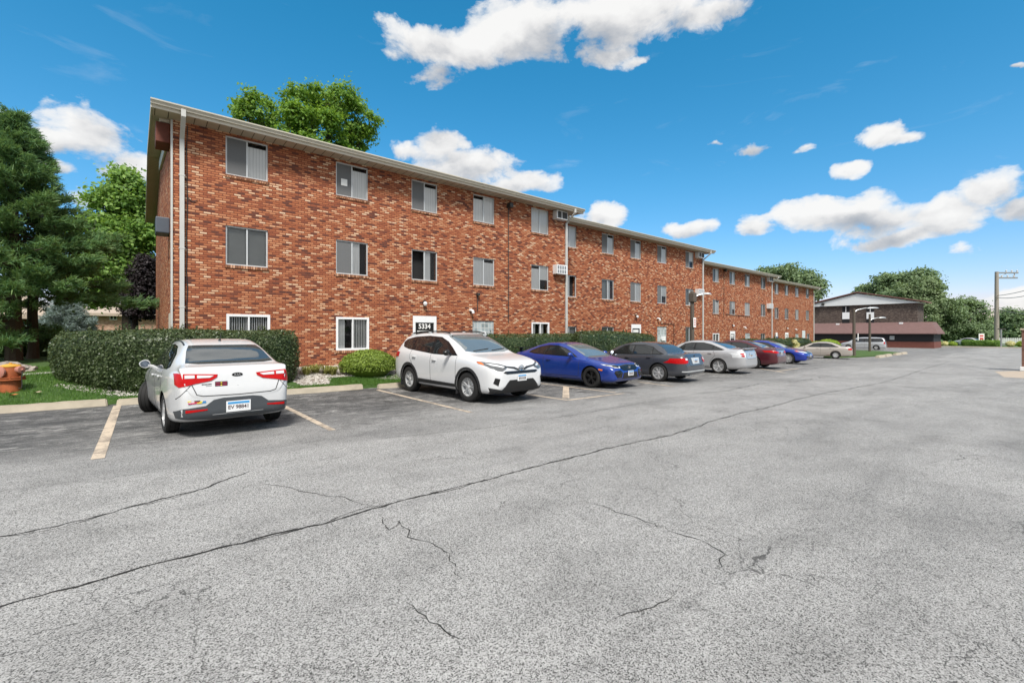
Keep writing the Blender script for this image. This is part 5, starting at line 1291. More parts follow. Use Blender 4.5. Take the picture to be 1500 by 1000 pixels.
def downpipe(root, x, yv, yf, T, zbot, kink=True):
    k = MB(); w_ = .055; d_ = .04
    path = [(x, yf-.06, T+.08), (x, yf-.06, T-.12), (x, yv-.06, T-.55), (x, yv-.06, zbot)] if kink else [(x, yv-.06, T-.05), (x, yv-.06, zbot)]
    vs = []; 
    for p in path: vs += [(p[0]-w_, p[1]-d_, p[2]), (p[0]+w_, p[1]-d_, p[2]), (p[0]+w_, p[1]+d_, p[2]), (p[0]-w_, p[1]+d_, p[2])]
    fs = []
    for i in range(len(path)-1):
        for j in range(4): fs.append((i*4+j, i*4+(j+1) % 4, (i+1)*4+(j+1) % 4, (i+1)*4+j))
    fs += [(3, 2, 1, 0), tuple(range(len(vs)-4, len(vs)))]
    k.add(vs, fs)
    for z in (T-1.6, T-3.7, T-5.4): k.box(x-w_-.02, x+w_+.02, yv-.105, yv-.01, z, z+.03)
    k.build('downspout', M['downpipe'], root)
def ac_unit(root, x, yv, z, style=0, w_=.62, h_=.40):
    k = MB(); k.bbox(x, x+w_, yv-.30, yv+.02, z, z+h_, .012); a = k.build('air_conditioner', M['plastic_white'] if style else M['plastic_white'], root)
    g = MB()
    if style: 
        for i in range(4): g.box(x+.04+i*(w_-.1)/4, x+.04+i*(w_-.1)/4+.11, yv-.306, yv-.298, z+.05, z+h_*.44); g.box(x+.04+i*(w_-.1)/4, x+.04+i*(w_-.1)/4+.11, yv-.306, yv-.298, z+h_*.53, z+h_-.05)
    else:
        g.box(x+.06, x+w_*.42, yv-.306, yv-.298, z+.05, z+h_-.05); g.box(x+w_*.50, x+w_-.04, yv-.306, yv-.298, z+.05, z+h_-.05)
    g.build('grille', M['metal_grey'] if style else M['dark_metal'], a)

# block one
g1 = [('win', 2.03, 3.23, .87, 2.07, ('v', 'v'), True), ('win', 5.31, 6.50, .87, 2.05, ('n', 'v'), True), ('door', 8.27, 9.32, .25, 2.16, 0),
      ('block', 11.10, 12.27, 1.05, 2.02), ('win', 14.52, 15.7, .87, 2.0, ('n', 'n'), True)]
st1 = [[('s', 'b'), ('s', 'b'), ('s', 'b'), ('b', 'b'), ('b', 'b')], [('c', 'c'), ('s', 'n'), ('o', 'n'), ('b', 'b'), ('b', 'h')]]
B1, T1, yf1 = building('nearest brick apartment block with black 5334 sign over its door', .67, 16.94, 16.2, 0, [2.01, 5.31, 8.22, 11.14, 14.51], g1, st1, rx0=.22, number='5334')
downpipe(B1, .93, 16.2, yf1, T1, .35); downpipe(B1, 16.86, 16.2, yf1, T1, 0)
k = MB(); k.box(.67, .72, 16.165, 16.22, .3, T1-.03); k.build('corner_trim', M['downpipe'], B1)
ac_unit(B1, 15.95, 16.2, 7.16, 0, .75, .42); ac_unit(B1, 15.95, 16.2, 4.42, 1, .75, .46)
# services on the walls: floodlight, conduit, vent hoods, cable
def wall_bits(root, x, yv, e, dz):
    k = MB(); k.bbox(x-.10, x+.10, yv-.28, yv-.02, 7.20+dz, 7.42+dz, .03); f = k.build('floodlight', M['dark_metal'], root)
    k = MB(); k.tube([(x, yv-.02, 7.2+dz), (x, yv-.02, 3.0+dz), (x, yv-.02, e+.35)], .018, 6); k.build('conduit', M['dark_metal'], root)
wall_bits(B1, 12.95+.13, 16.2, 1.6, 0)
def vent_hood(root, x, yv, z):
    k = MB(); k.tube([(x, yv, z), (x, yv-.10, z), (x+.04, yv-.16, z-.03), (x+.05, yv-.17, z-.13)], .06, 8); k.build('vent_hood', M['plastic_white'], root, True)
vent_hood(B1, 10.97, 16.2, 2.45); vent_hood(B1, 16.0, 16.2, .95)
k = MB(); k.tube([(11.35, 16.17, 3.25), (11.35, 16.17, 2.45)], .02, 6); k.bbox(11.28, 11.42, 16.06, 16.19, 3.10, 3.22, .02); k.build('conduit', M['dark_metal'], B1)
k = MB(); pts = [(1.06, 16.18, 7.5)]
for i in range(14): pts.append((1.05+random.uniform(-.015, .015), 16.18, 7.3-i*.5))
k.tube(pts, .012, 5); k.tube([(1.05, 16.175, 5.45), (1.18, 16.17, 5.32), (1.30, 16.175, 5.40)], .01, 5); k.build('cable', M['dark_metal'], B1)
# gable-end fittings
k = MB(); k.bbox(.34, .67, 16.45, 17.25, 6.98, 7.55, .02); k.build('beam_box', M['rust'], B1)
k = MB(); k.bbox(.42, .67, 16.4, 17.2, 7.56, 7.75, .02); k.build('vent_box', M['trim'], B1)
k = MB(); k.bbox(.34, .67, 16.50, 17.2, 4.38, 4.84, .03); u_ = k.build('air_conditioner', plain('blue grey casing', (.07, .085, .11), .5), B1)
u_['label'] = 'dark blue grey unit on the end wall'
k = MB(); k.box(.655, .675, 16.3, 17.0, .9, 2.06); k.build('access_panel', plain('streaked white panel', (.52, .49, .42), .7, var=.35, vscale=2.5), B1)
# white frieze board running down the gable rake
k = MB(); k.add([(.60, 17.3, 7.55), (.60, 23.9, 8.62), (.60, 23.9, 8.25), (.60, 17.3, 7.18), (.66, 17.3, 7.55), (.66, 23.9, 8.62), (.66, 23.9, 8.25), (.66, 17.3, 7.18)], [(0, 1, 2, 3), (7, 6, 5, 4), (0, 4, 5, 1), (3, 2, 6, 7), (0, 3, 7, 4)]); k.build('frieze_board', M['trim'], B1)
k = MB(); k.box(5.50, 5.72, 16.238, 16.243, 6.72, 6.96); k.build('paper_notice', M['white'], B1)
# block two
def ground_floor(cols, dz, dx=0, hs=('c', 'c')):
    return [('win', cols[0], cols[0]+1.16, .87+dz, 1.93+dz, hs, False), ('win', cols[1], cols[1]+1.16, .87+dz, 1.93+dz, hs, False), ('door', cols[2]+.1, cols[2]+1.12, .0+dz, 2.12+dz, 0),
            ('block', cols[3], cols[3]+1.16, .85+dz, 2.0+dz), ('win', cols[4], cols[4]+1.16, .1+dz, 2.0+dz, ('c', 's'), False)]
c2 = [17.85, 21.2, 24.0, 27.0, 30.6]
st2 = [[('b', 'b'), ('s', 'b'), ('s', 'b'), ('s', 'b'), ('s', 'h')], [('s', 'o'), ('c', 'n'), ('s', 'b'), ('s', 'h'), ('c', 'b')]]
B2, T2, yf2 = building('second brick apartment block from the near end, behind the dark grey and blue cars', 16.94, 33.1, 17.4, -.09, c2, ground_floor(c2, -.09), st2)
downpipe(B2, 33.0, 17.4, yf2, T2, -.3); ac_unit(B2, 31.95, 17.4, 7.06, 0, .8, .42); ac_unit(B2, 31.95, 17.4, 4.28, 1, .8, .46); vent_hood(B2, 27.0, 17.4, 2.45)
k = MB(); k.tube([(27.4, 17.37, 3.3), (27.4, 17.37, 2.1), (29.0, 17.37, 2.1), (29.0, 17.37, .2)], .018, 5); k.build('conduit', M['dark_metal'], B2)
k = MB(); k.box(27.5, 27.95, 17.37, 17.43, .95, 1.25); k.build('notice', M['white'], B2)
c3 = [34.8, 38.2, 41.3, 44.4, 48.0]
st3 = [[('b', 'b'), ('c', 'b'), ('c', 'b'), ('s', 'b'), ('s', 'n')], [('b', 'b'), ('s', 'b'), ('s', 'h'), ('b', 'b'), ('c', 'n')]]
g3 = ground_floor(c3, -.44); g3[1] = ('win', 38.2, 39.36, .43, 1.43, ('c', 'n'), True); g3[2] = ('door', 41.4, 42.4, -.4, 1.63, 0); g3[3] = ('block', 44.5, 45.6, .3, 1.45); g3[4] = ('win', 48.0, 49.1, .35, 1.40, ('c', 'c'), False)
B3, T3, yf3 = building('third brick apartment block from the near end, with smoother far windows', 33.1, 50.7, 19.2, -.44, c3, g3, st3)
B3['label'] = 'third brick apartment block in the row, above the dark red sedan'
downpipe(B3, 50.6, 19.2, yf3, T3, -.6); ac_unit(B3, 49.4, 19.2, 6.7, 0, .9, .5); ac_unit(B3, 49.4, 19.2, 3.95, 1, .9, .5); vent_hood(B3, 44.2, 19.2, 2.0); wall_bits(B3, 40.2, 19.2, 4.6, -.3)
k = MB(); k.tube([(40.5, 19.17, 3.15), (45.2, 19.17, 3.05)], .02, 5); k.build('cable', M['dark_metal'], B3)
c4 = [51.6, 54.9, 57.8, 61.05, 64.6]
st4 = [[('b', 'b'), ('s', 'b'), ('s', 'b'), ('c', 'b'), ('s', 'h')], [('b', 'b'), ('s', 'n'), ('s', 'n'), ('s', 'b'), ('c', 'c')]]
g4 = ground_floor(c4, -.5); g4[1] = ('win', 54.9, 56.0, .2, 1.35, ('c', 'c'), False); g4[2] = ('door', 57.9, 58.9, -.6, 1.5, 0); g4[3] = ('block', 61.1, 62.2, .2, 1.35); g4[4] = ('win', 64.9, 66.0, -.2, 1.35, ('c', 'c'), False)
B4, T4, yf4 = building('farthest brick apartment block, at the end of the row beside the brown gabled building', 50.7, 67.4, 20.5, -.5, c4, g4, st4)
downpipe(B4, 67.3, 20.5, yf4, T4, -.8); vent_hood(B4, 61.0, 20.5, 1.9)
k = MB(); k.box(63.2, 64.2, 20.44, 20.48, .55, 1.75); sg = k.build('notice_board', plain('pale notice', (.55, .6, .62), .5, var=.5, vscale=9), B4)

# ---------------------------------------------------------------- brown gabled building across the lot
BR = thing('gabled_building', 'brown brick building with pale gable and long dusky red skirt roof', 'building')
U = 95.0; gb = gz(U); f = U/90.0
y0, y1, yk_, zt_ = 14.6, 30.2, 22.3, 4.72+CAM_Z+.0
def yat(px, u=U): a, b, c = ray(px); return u*b/a
def zat(px, py, u=U): a, b, c = ray(px, py); return CAM_Z+u*c/a
zt_ = zat(1344, 443.3); zp = zat(1256.5, 429); ys0 = yat(1344); ysk = yat(1371.5); yp_ = yat(1256.5); ys1 = 2*yp_-ys0
k = MB(); k.box(U, U+5, ys0, ys1, gb-.5, zt_); k.build('wall', M['brick_brown'], BR)
k = MB(); a_, b_ = yat(1351), 2*yp_-yat(1351)
k.add([(U-.35, a_, zt_-.02), (U-.35, b_, zt_-.02), (U-.35, yp_, zp-.15), (U+5, a_, zt_-.02), (U+5, b_, zt_-.02), (U+5, yp_, zp-.15)], [(0, 2, 1), (3, 4, 5), (0, 1, 4, 3), (1, 2, 5, 4), (2, 0, 3, 5)])
k.build('gable', M['roof_white'], BR)
k = MB()
for yy in (a_-.35, b_+.35):
    k.add([(U-.6, yy, zt_+.06), (U+5.5, yy, zt_+.06), (U+5.5, yp_, zp+.02), (U-.6, yp_, zp+.02), (U-.6, yy, zt_+.24), (U+5.5, yy, zt_+.24), (U+5.5, yp_, zp+.2), (U-.6, yp_, zp+.2)], [(0, 3, 2, 1), (4, 5, 6, 7), (0, 1, 5, 4), (1, 2, 6, 5), (2, 3, 7, 6), (3, 0, 4, 7)])
k.build('roof', plain('reddish brown shingle', (.17, .085, .075), .9, var=.2), BR, fix=True)
zs1, zs0 = zat(1371, 471.2), zat(1374, 488)
M['skirt'] = plain('dusky red shingle', (.155, .092, .086), .95, var=.22, vscale=2.2)
k = MB(); U2 = U-2.2; ya_, yb_ = ysk-.5, ys1+2
k.add([(U-.01, ysk+.5, zs1), (U-.01, yb_, zs1), (U2-.6, yb_, zs0), (U2-.6, ya_, zs0), (U-.01, ysk+.5, zs1-.1), (U-.01, yb_, zs1-.1), (U2-.6, yb_, zs0-.12), (U2-.6, ya_, zs0-.12), (U+4, ysk+.5, zs1), (U+4, ya_, zs0), (U+4, ysk+.5, zs1-.1), (U+4, ya_, zs0-.12)],
      [(0, 1, 2, 3), (4, 7, 6, 5), (3, 2, 6, 7), (0, 3, 9, 8), (3, 7, 11, 9), (4, 10, 11, 7)])
k.build('skirt_roof', M['skirt'], BR)
zb_ = zat(1372, 500.5)
k = MB(); k.box(U2, U+4, ysk, ys1+1.5, zb_, zs0-.05); k.build('siding', M['siding_black'], BR)
k = MB(); k.box(U2-.06, U+4.1, ysk-.06, ys1+1.5, gb-.5, zb_); k.build('brick_base', plain('dull red brick base', (.16, .055, .04), .9, var=.3, vscale=4), BR)
for px0, px1, py0, py1 in ((1234, 1244.5, 449, 473.6), (1269.5, 1280.5, 449, 473)):
    ya, yb = yat(px1), yat(px0); za, zb = zat(px0, py1), zat(px0, py0)
    k = MB(); k.box(U-.05, U-.01, ya, yb, za, zb); wn_ = k.build('window', M['dark'], BR)
    k = MB(); k.box(U-.09, U-.051, ya, yb, za+.25*(zb-za), za+.65*(zb-za)); k.box(U-.09, U-.051, (ya+yb)/2-.04, (ya+yb)/2+.04, za+.66*(zb-za), zb); k.build('window_panel', M['white_frame'], wn_)
k = MB(); yy, zz = yat(1311.5), zat(1311.5, 494.5); k.box(U2-.07, U2-.01, yy-.28, yy+.28, zz-.28, zz+.28); wn_ = k.build('window', M['white'], BR)
k = MB(); k.box(U2-.09, U2-.071, yy-.22, yy-.03, zz-.22, zz+.22); k.box(U2-.09, U2-.071, yy+.03, yy+.22, zz-.22, zz+.22); k.build('pane', plain('grey pane', (.35, .4, .42), .2), wn_)
for px, py in ((1228, 475), (1320.5, 473.5)):
    yy, zz = yat(px), zat(px, py); k = MB(); k.bbox(U-.5, U-.05, yy-.25, yy+.25, zz-.14, zz+.14, .05); k.build('floodlight', M['plastic_white'], BR)
yy, zz = yat(1207), zat(1207, 445.5); k = MB(); k.bbox(U-.8, U-.36, yy-.2, yy+.2, zz-.2, zz+.2, .06); k.build('floodlight', M['dark_metal'], BR)

# ---------------------------------------------------------------- houses behind, on the left
def pt(px, v, py): return at_v(px, v, py)
HB = thing('brick_house', 'pale orange brick house with tan roof seen behind the big hedge', 'house')
v = 55.0; xl = pt(40, v, 0)[0]; xr = pt(250, v, 0)[0]; ze = pt(140, v, 458.5)[2]; zr = pt(140, v+5, 444)[2]
k = MB(); k.box(xl, xr+6, v, v+10, 0, ze); k.build('wall', M['brick_pink'], HB)
k = MB(); k.add([(xl-.5, v-.6, ze), (xr+6.5, v-.6, ze), (xr+4, v+5, zr), (xl+2, v+5, zr), (xl-.5, v+10.6, ze), (xr+6.5, v+10.6, ze), (xl-.5, v-.6, ze-.25), (xr+6.5, v-.6, ze-.25)], [(0, 1, 2, 3), (3, 2, 5, 4), (1, 5, 2), (4, 0, 3), (6, 7, 1, 0)]); k.build('roof', M['shingle_tan'], HB)
for a, b_ in ((132.5, 144), (160.5, 171.5), (190.5, 199)):
    x0_, x1_ = pt(a, v, 0)[0], pt(b_, v, 0)[0]; z0_, z1_ = pt(a, v, 468.5)[2], pt(a, v, 460)[2]
    k = MB(); k.box(x0_, x1_, v-.04, v-.01, z0_, z1_); fr = k.build('window', M['white_frame'], HB)
    k = MB(); xm = (x0_+x1_)/2; k.box(x0_+.06, xm-.04, v-.06, v-.041, z0_+.07, z1_-.07); k.box(xm+.04, x1_-.06, v-.06, v-.041, z0_+.07, z1_-.07); k.build('pane', M['sign_black'], fr)
PB = thing('brick_garage', 'dark red brick porch with two thin white posts at the far left', 'garage')
v = 40.0; xl = pt(-60, v, 0)[0]; xr = pt(62, v, 0)[0]
k = MB(); k.box(xl, xr, v, v+6, 0, 2.6); k.build('wall', plain('dark red brick wall', (.14, .05, .035), .9, var=.35, vscale=12), PB)
k = MB(); k.add([(xl-.5, v-2, 2.5), (xr+.5, v-2, 2.5), (xr-1, v+3, 4), (xl+1, v+3, 4), (xl-.5, v+7, 2.5), (xr+.5, v+7, 2.5), (xl-.5, v-2, 2.3), (xr+.5, v-2, 2.3)], [(0, 1, 2, 3), (3, 2, 5, 4), (1, 5, 2), (4, 0, 3), (6, 7, 1, 0)]); k.build('roof', M['shingle_tan'], PB)
for px in (19.5, 23.5):
    x_ = pt(px, v-1.6, 0)[0]; k = MB(); k.bbox(x_-.055, x_+.055, v-1.7, v-1.58, .2, 2.32, .01); k.build('post', M['white'], PB)

# ---------------------------------------------------------------- right edge: brick pier
x_, y_, z_ = at_g(1496.5, 543)
PR = thing('brick_pier', 'brown brick pier with pale cap cut by the right edge of the lot', 'pier', (x_, y_, z_))
k = MB(); k.box(0, .9, -.9, 0, 0, 2.15); k.build('shaft', brick('dark pier brick', [(0, (.10, .045, .035)), (1, (.24, .11, .08))], (.2, .15, .12), seed=4), PR)
k = MB(); k.bbox(-.06, .96, -.96, .06, 2.15, 2.25, .02); k.build('cap', M['concrete'], PR)
k = MB(); k.bbox(-.12, .1, -.3, .06, 0, .22, .02); k.build('base', M['white'], PR)

# ---------------------------------------------------------------- lamp posts, signs, poles
def lamp_post(px, py, ztop_px, head_px, head_py, label, sign=None, H=None, arm_z=None, v=None):
    if v is None: x_, y_, z_ = at_g(px, py)
    else: x_, y_, _ = at_v(px, v); z_ = gz(x_)
    a, b, c = ray(px, ztop_px); t = x_/a; zt = CAM_Z+c*t
    r_ = thing('lamp_post', label, 'lamp post', (x_, y_, z_), 0, 'timber lamp posts along the lot')
    h = zt-z_
    k = MB(); k.tube([(0, 0, -.3), (0, 0, h*.5), (0, 0, h)], [.14, .125, .11], 10); k.build('post', M['wood_pole'], r_, True)
    zh = CAM_Z + (HZ-head_py)*t - z_; ln = (head_px-px)*t*.96
    dx, dy = CS, -SN
    k = MB(); k.tube([(0, 0, zh-.35), (dx*ln*.15, dy*ln*.15, zh-.10), (dx*ln*.5, dy*ln*.5, zh+.06), (dx*ln*.62, dy*ln*.62, zh+.06)], .035, 6); k.build('arm', M['lamp'], r_, True)
    k = MB(); hd = bmesh.new(); bmesh.ops.create_uvsphere(hd, u_segments=14, v_segments=8, radius=1)
    Mx = Matrix.Translation((dx*ln*.80, dy*ln*.80, zh+.05)) @ Matrix.Rotation(math.atan2(dy, dx), 4, 'Z') @ Matrix.Diagonal((.24*abs(ln), .17, .10, 1))
    for vv in hd.verts:
        if vv.co.z < -.25: vv.co.z = -.25
        if vv.co.x < -.3: vv.co.y *= .65
    k.addbm(hd, 0, Mx); hd.free(); k.build('lamp_head', M['lamp'], r_, True)
    return r_, t
LP1, t = lamp_post(1014, 545, 427, 1042, 432, 'near timber lamp post with cobra lamp and small white sign beside the silver sedan', v=14.6)
k = MB(); k.bbox(-.15, .15, -.17, -.145, 1.75+.45, 2.5+.3, .004); s_ = k.build('parking_sign', M['white'], LP1); 
k = MB()
for i in range(4): k.box(-.09, .09, -.176, -.171, 2.32+i*.11, 2.36+i*.11)
k.build('sign_print', M['red_sign'], s_)
k = MB(); k.bbox(-.16, .2, -.2, .16, 3.75, 4.35, .05); k.build('control_box', M['wood_pole'], LP1)
LP2, t = lamp_post(1251, 522.5, 452, 1287, 452, 'far timber lamp post on the grass island with curved arm')
k = MB(); k.bbox(.02, .2, -.30, -.26, 1.5, 2.18, .01); k.build('parking_sign', M['white'], LP2)
LP3, t = lamp_post(1274, 515.5, 460, 1298, 466, 'farthest timber lamp post, shorter, behind the grass island')

x_, y_, _ = 118.0, 7.5, 0; z_ = gz(118)
UP = thing('utility_pole', 'tall pale utility pole with a double crossarm to one side', 'utility pole', (x_, y_, z_))
a, b, c = ray(1460); t = 118/a; h = (487-398)*t+CAM_Z-z_
UP.location = (118, b*t, z_); W = t          # metres per pixel there
k = MB(); k.tube([(0, 0, -.5), (0, 0, h)], [5.6*W/2, 4.2*W/2], 10); k.build('pole', M['pole_pale'], UP, True)
dx, dy = CS, -SN
def armbar(z, l0, l1): 
    k_ = MB(); Mx = Matrix.Rotation(math.atan2(dy, dx), 4, 'Z'); k_.box(l0, l1, -.12, .12, z-.12, z+.12, 0, Mx); return k_
k = armbar(h-1.6*W, -1*W, 31*W); k.tube([(dx*2*W, dy*2*W, h-8*W), (dx*15*W, dy*15*W, h-2*W)], .05, 5); k.build('crossarm', M['metal_grey'], UP)
k = armbar(h-9*W, -2*W, 30*W); k.tube([(dx*26*W, dy*26*W, h-9*W), (dx*26*W, dy*26*W, h-2*W)], .08, 5); k.build('crossarm', M['metal_grey'], UP)
for l, z in ((14, 0), (22, 0), (30, 0), (7.5, -7.5), (16, -7.5), (25, -7.5)):
    k = MB(); k.tube([(dx*l*W, dy*l*W, h+z*W-.3), (dx*l*W, dy*l*W, h+z*W+.1)], [.10, .10], 6); k.lathe([(0, 0), (.16, .04), (.10, .1), (.16, .16), (0, .24)], 8, 'z', 0, Matrix.Translation((dx*l*W, dy*l*W, h+z*W+.1))); k.build('insulator', M['plastic_white'], UP, True)
def wire(p0, p1, sag, label, r_=.05):
    pts = []
    for i in range(13):
        s = i/12; p = Vector(p0).lerp(Vector(p1), s); p.z -= sag*4*s*(1-s); pts.append(p)
    k_ = MB(); k_.tube(pts, r_, 4); tag(k_.build('overhead_wire', M['metal_grey']), label, 'wire', 'overhead wires at the far street')
P = lambda px, py, u: (u, *(lambda q: (q[1]*u/q[0], CAM_Z+q[2]*u/q[0]))(ray(px, py)))
wire(P(1461, 433, 118), P(1560, 405, 90), .4, 'upper slanting wire leaving the utility pole')
wire(P(1461, 436, 118), P(1560, 413, 90), .7, 'lower slanting wire leaving the utility pole')
wire(P(1461, 450, 118), P(1600, 458, 110), .3, 'upper level wire running off beside the utility pole', .04)
wire(P(1461, 453, 118), P(1600, 464, 110), .5, 'lower level wire running off beside the utility pole', .04)
wire(P(1340, 470, 160), P(1459, 452, 118), .3, 'wire reaching the utility pole over the trees', .05)

def sign_on_post(px, py, ztop, u, w_, h_, face, label, blade=False):
    a, b, c = ray(px, py); t = u/a; r_ = thing('street_sign', label, 'sign', (u, b*t, gz(u)))
    zt = CAM_Z+(HZ-ztop)*t-gz(u); Rz = Matrix.Rotation(math.atan2(dy, dx), 4, 'Z')
    k_ = MB(); k_.tube([(0, 0, -.2), (0, 0, zt-.02)], .10 if blade else .06, 6); k_.build('post', M['metal_grey'] if blade else M['wood_pole'], r_)
    k_ = MB(); k_.box(-w_/2, w_/2, -.10, -.07, zt-h_, zt, 0, Rz); s = k_.build('panel', face, r_)
    return r_, zt, Rz, s
rs, zt, Rz, s = sign_on_post(1466.5, 506, 481, 106, 1.3, .16, M['dark_metal'], 'thin pale post with a small street name blade beside the utility pole', True)
rs, zt, Rz, s = sign_on_post(1437, 506, 488.5, 113, .95, 1.3, M['white'], 'small white sign with red print among the far trees')
k = MB(); k.box(-.3, .3, -.13, -.11, zt-1.05, zt-.7, 0, Rz); k.box(-.3, .3, -.13, -.11, zt-.5, zt-.25, 0, Rz); k.build('sign_print', M['red_sign'], s)
# accessible bay sign at the foot of the farthest block
x_, y_, _ = at_v(1137.5, 18.4); r_ = thing('parking_sign', 'white accessible parking sign with blue panel on a post by the far hedge', 'sign', (x_, y_, gz(x_)))
W1 = y_/ray(1137)[1]; zc = CAM_Z+(487-493)*W1-gz(x_)
k = MB(); k.tube([(0, .06, 0), (0, .06, zc-.5)], .04, 6); k.build('post', M['metal_grey'], r_)
k = MB(); k.box(-.2, .2, -.02, .02, zc-.42, zc+.42); s = k.build('panel', M['white'], r_)
k = MB(); k.box(-.17, .17, -.03, -.021, zc-.36, zc+.02); bl = k.build('sign_print', M['blue_sign'], s)
# white picket fence and dumpster pale wall at street
def picket():
    r_ = thing('picket_fence', 'white picket fence across the street beyond the utility pole', 'fence')
    u = 150.0; a, b, c = ray(1460); y1_ = u*b/a+1; a, b, c = ray(1500); y0_ = u*b/a-14; z0_ = zat(1480, 503, u); z1_ = zat(1480, 495, u)
    k_ = MB(); y = y0_; i = 0
    while y < y1_:
        k_.box(u-.04, u, y, y+.22, z0_, z1_-.1); k_.add([(u-.04, y, z1_-.1), (u-.04, y+.22, z1_-.1), (u-.04, y+.11, z1_+.15), (u, y, z1_-.1), (u, y+.22, z1_-.1), (u, y+.11, z1_+.15)], [(0, 2, 1), (3, 4, 5), (0, 3, 5, 2), (1, 2, 5, 4)]); y += .27
    k_.box(u, u+.08, y0_, y1_, z0_+.4, z0_+.55); k_.box(u, u+.08, y0_, y1_, z1_-.5, z1_-.35); k_.build('slat_panel', M['white'], r_)
    k_ = MB()
    for j in range(int((y1_-y0_)/2.4)+1): k_.box(u+.08, u+.22, y0_+j*2.4, y0_+j*2.4+.14, gz(u)-.2, z1_)
    k_.build('post', M['white'], r_)
picket()

# ---------------------------------------------------------------- fire hydrant
def hydrant():
    x_, y_, z_, t = hit_lawn(15.5, 572.5)
    s = t  # metres per px
    rust = plain('rusty orange paint', (.33, .085, .025), .75, var=.45, vscale=10, bmp=.4)
    yel = plain('faded yellow cap paint', (.55, .28, .03), .7, var=.3, vscale=8)
    pink = plain('worn pink paint', (.40, .17, .13), .75, var=.35, vscale=12)
    r_ = thing('fire_hydrant', 'rusty orange fire hydrant with yellow top on the lawn', 'fire hydrant', (x_, y_, z_), -YAW)
    q = lambda px: px*s
    k = MB(); k.lathe([(q(11.2), -.12), (q(11.2), q(2)), (q(10.8), q(15.5)), (q(10.6), q(16))], 24); k.build('standpipe', rust, r_, True, 50)
    k = MB(); k.lathe([(q(10), q(15.8)), (q(15.6), q(16)), (q(15.6), q(18)), (q(13), q(18.2)), (q(13), q(19)), (q(15.2), q(19.2)), (q(15.2), q(20.2)), (q(11), q(20.4))], 24); k.build('flange', rust, r_, True, 30)
    k = MB(); k.lathe([(q(11.2), q(20)), (q(11.8), q(26)), (q(11.4), q(32)), (q(10.6), q(35)), (q(10.8), q(35.5))], 24); k.build('barrel', rust, r_, True, 50)
    k = MB(); k.lathe([(q(10.8), q(35)), (q(11.2), q(36)), (q(9.5), q(38)), (q(5), q(39.2)), (q(1.8), q(39.6)), (q(1.8), q(41)), (0, q(41))], 24); k.build('bonnet', yel, r_, True, 50)
    for sx in (-1, 1):
        k = MB(); k.lathe([(q(4.6), q(8)*sx), (q(4.8), q(13)*sx), (q(5.4), q(13.2)*sx), (q(5.4), q(16.5)*sx), (q(3), q(17)*sx), (q(1.6), q(17.2)*sx), (q(1.6), q(19.5)*sx), (0, q(19.5)*sx)], 14, 'x', 0, Matrix.Translation((0, 0, q(31)))); k.build('side_outlet', rust if sx < 0 else pink, r_, True, 40, fix=True)
    k = MB(); k.lathe([(q(6), -q(8)), (q(6.4), -q(12.5)), (q(8.2), -q(12.8)), (q(8.2), -q(15)), (q(5), -q(16)), (q(1.8), -q(16.2)), (q(1.8), -q(18)), (0, -q(18))], 18, 'y', 0, Matrix.Translation((-q(1), 0, q(28.5)))); k.build('pumper_outlet', pink, r_, True, 40, fix=True)
    k = MB()
    pts = [(q(16), 0, q(30)), (q(18), -.01, q(26)), (q(16.6), -.01, q(20)), (q(16.8), 0, q(12)), (q(16.6), 0, q(5)), (q(13), -.02, q(3.5))]
    k.tube(pts, q(.7), 6); k.build('chain', M['dark_metal'], r_, True)
    for i in range(8):
        aa = i*math.pi/4
        k = MB(); k.lathe([(q(1.1), q(17.6)), (q(1.1), q(21.4)), (0, q(21.4))], 6, 'z', 0, Matrix.Translation((math.cos(aa)*q(14), math.sin(aa)*q(14), 0))); k.build('bolt', rust, r_)
hydrant()
# ---------------------------------------------------------------- foliage
def rand_unit(n):
    v = RNG.normal(size=(n, 3)); return v/np.linalg.norm(v, axis=1)[:, None]
def leaf_mesh(P, Nrm, size, aspect=.55, name='leaves', jitter=.35, fold=.25, up=None):
    """one small folded leaf (two triangles meeting on a midrib... four verts) per point"""
    n = len(P)
    nn = Nrm + RNG.normal(size=(n, 3))*jitter; nn /= np.linalg.norm(nn, axis=1)[:, None]
    a = rand_unit(n)
    if up is not None: a = a*.35 + np.array(up)[None, :]
    t = a - nn*np.sum(a*nn, axis=1)[:, None]; t /= np.linalg.norm(t, axis=1)[:, None]
    b = np.cross(nn, t)
    s = size*(.6+.8*RNG.random(n))[:, None]
    V = np.empty((n, 4, 3))
    V[:, 0] = P - t*s*.5; V[:, 1] = P + b*s*aspect*.5 + nn*s*fold*.3; V[:, 2] = P + t*s*.5; V[:, 3] = P - b*s*aspect*.5 + nn*s*fold*.3
    return V.reshape(-1, 3)
def quads_to_mesh(V, name, extra=None):
    n = len(V)//4; me = bpy.data.meshes.new(name)
    vs = V; nf = n; loops = np.arange(n*4); 
    ev = np.array(extra.v) if extra is not None and extra.v else np.zeros((0, 3))
    ef = extra.f if extra is not None else []
    allv = np.vstack([vs, ev]); el = [i+n*4 for f_ in ef for i in f_]; ec = [len(f_) for f_ in ef]
    me.vertices.add(len(allv)); me.vertices.foreach_set('co', allv.ravel())
    tot = np.concatenate([loops, np.array(el, dtype=int)]) if el else loops
    me.loops.add(len(tot)); me.loops.foreach_set('vertex_index', tot.astype(np.int32))
    cnt = np.concatenate([np.full(n, 4), np.array(ec, dtype=int)]) if ec else np.full(n, 4)
    st = np.concatenate([[0], np.cumsum(cnt)[:-1]])
    me.polygons.add(len(cnt)); me.polygons.foreach_set('loop_start', st.astype(np.int32))
    mi = np.concatenate([np.zeros(n), np.ones(len(ec))]).astype(np.int32); me.polygons.foreach_set('material_index', mi)
    me.update(calc_edges=True); me.validate()
    return me
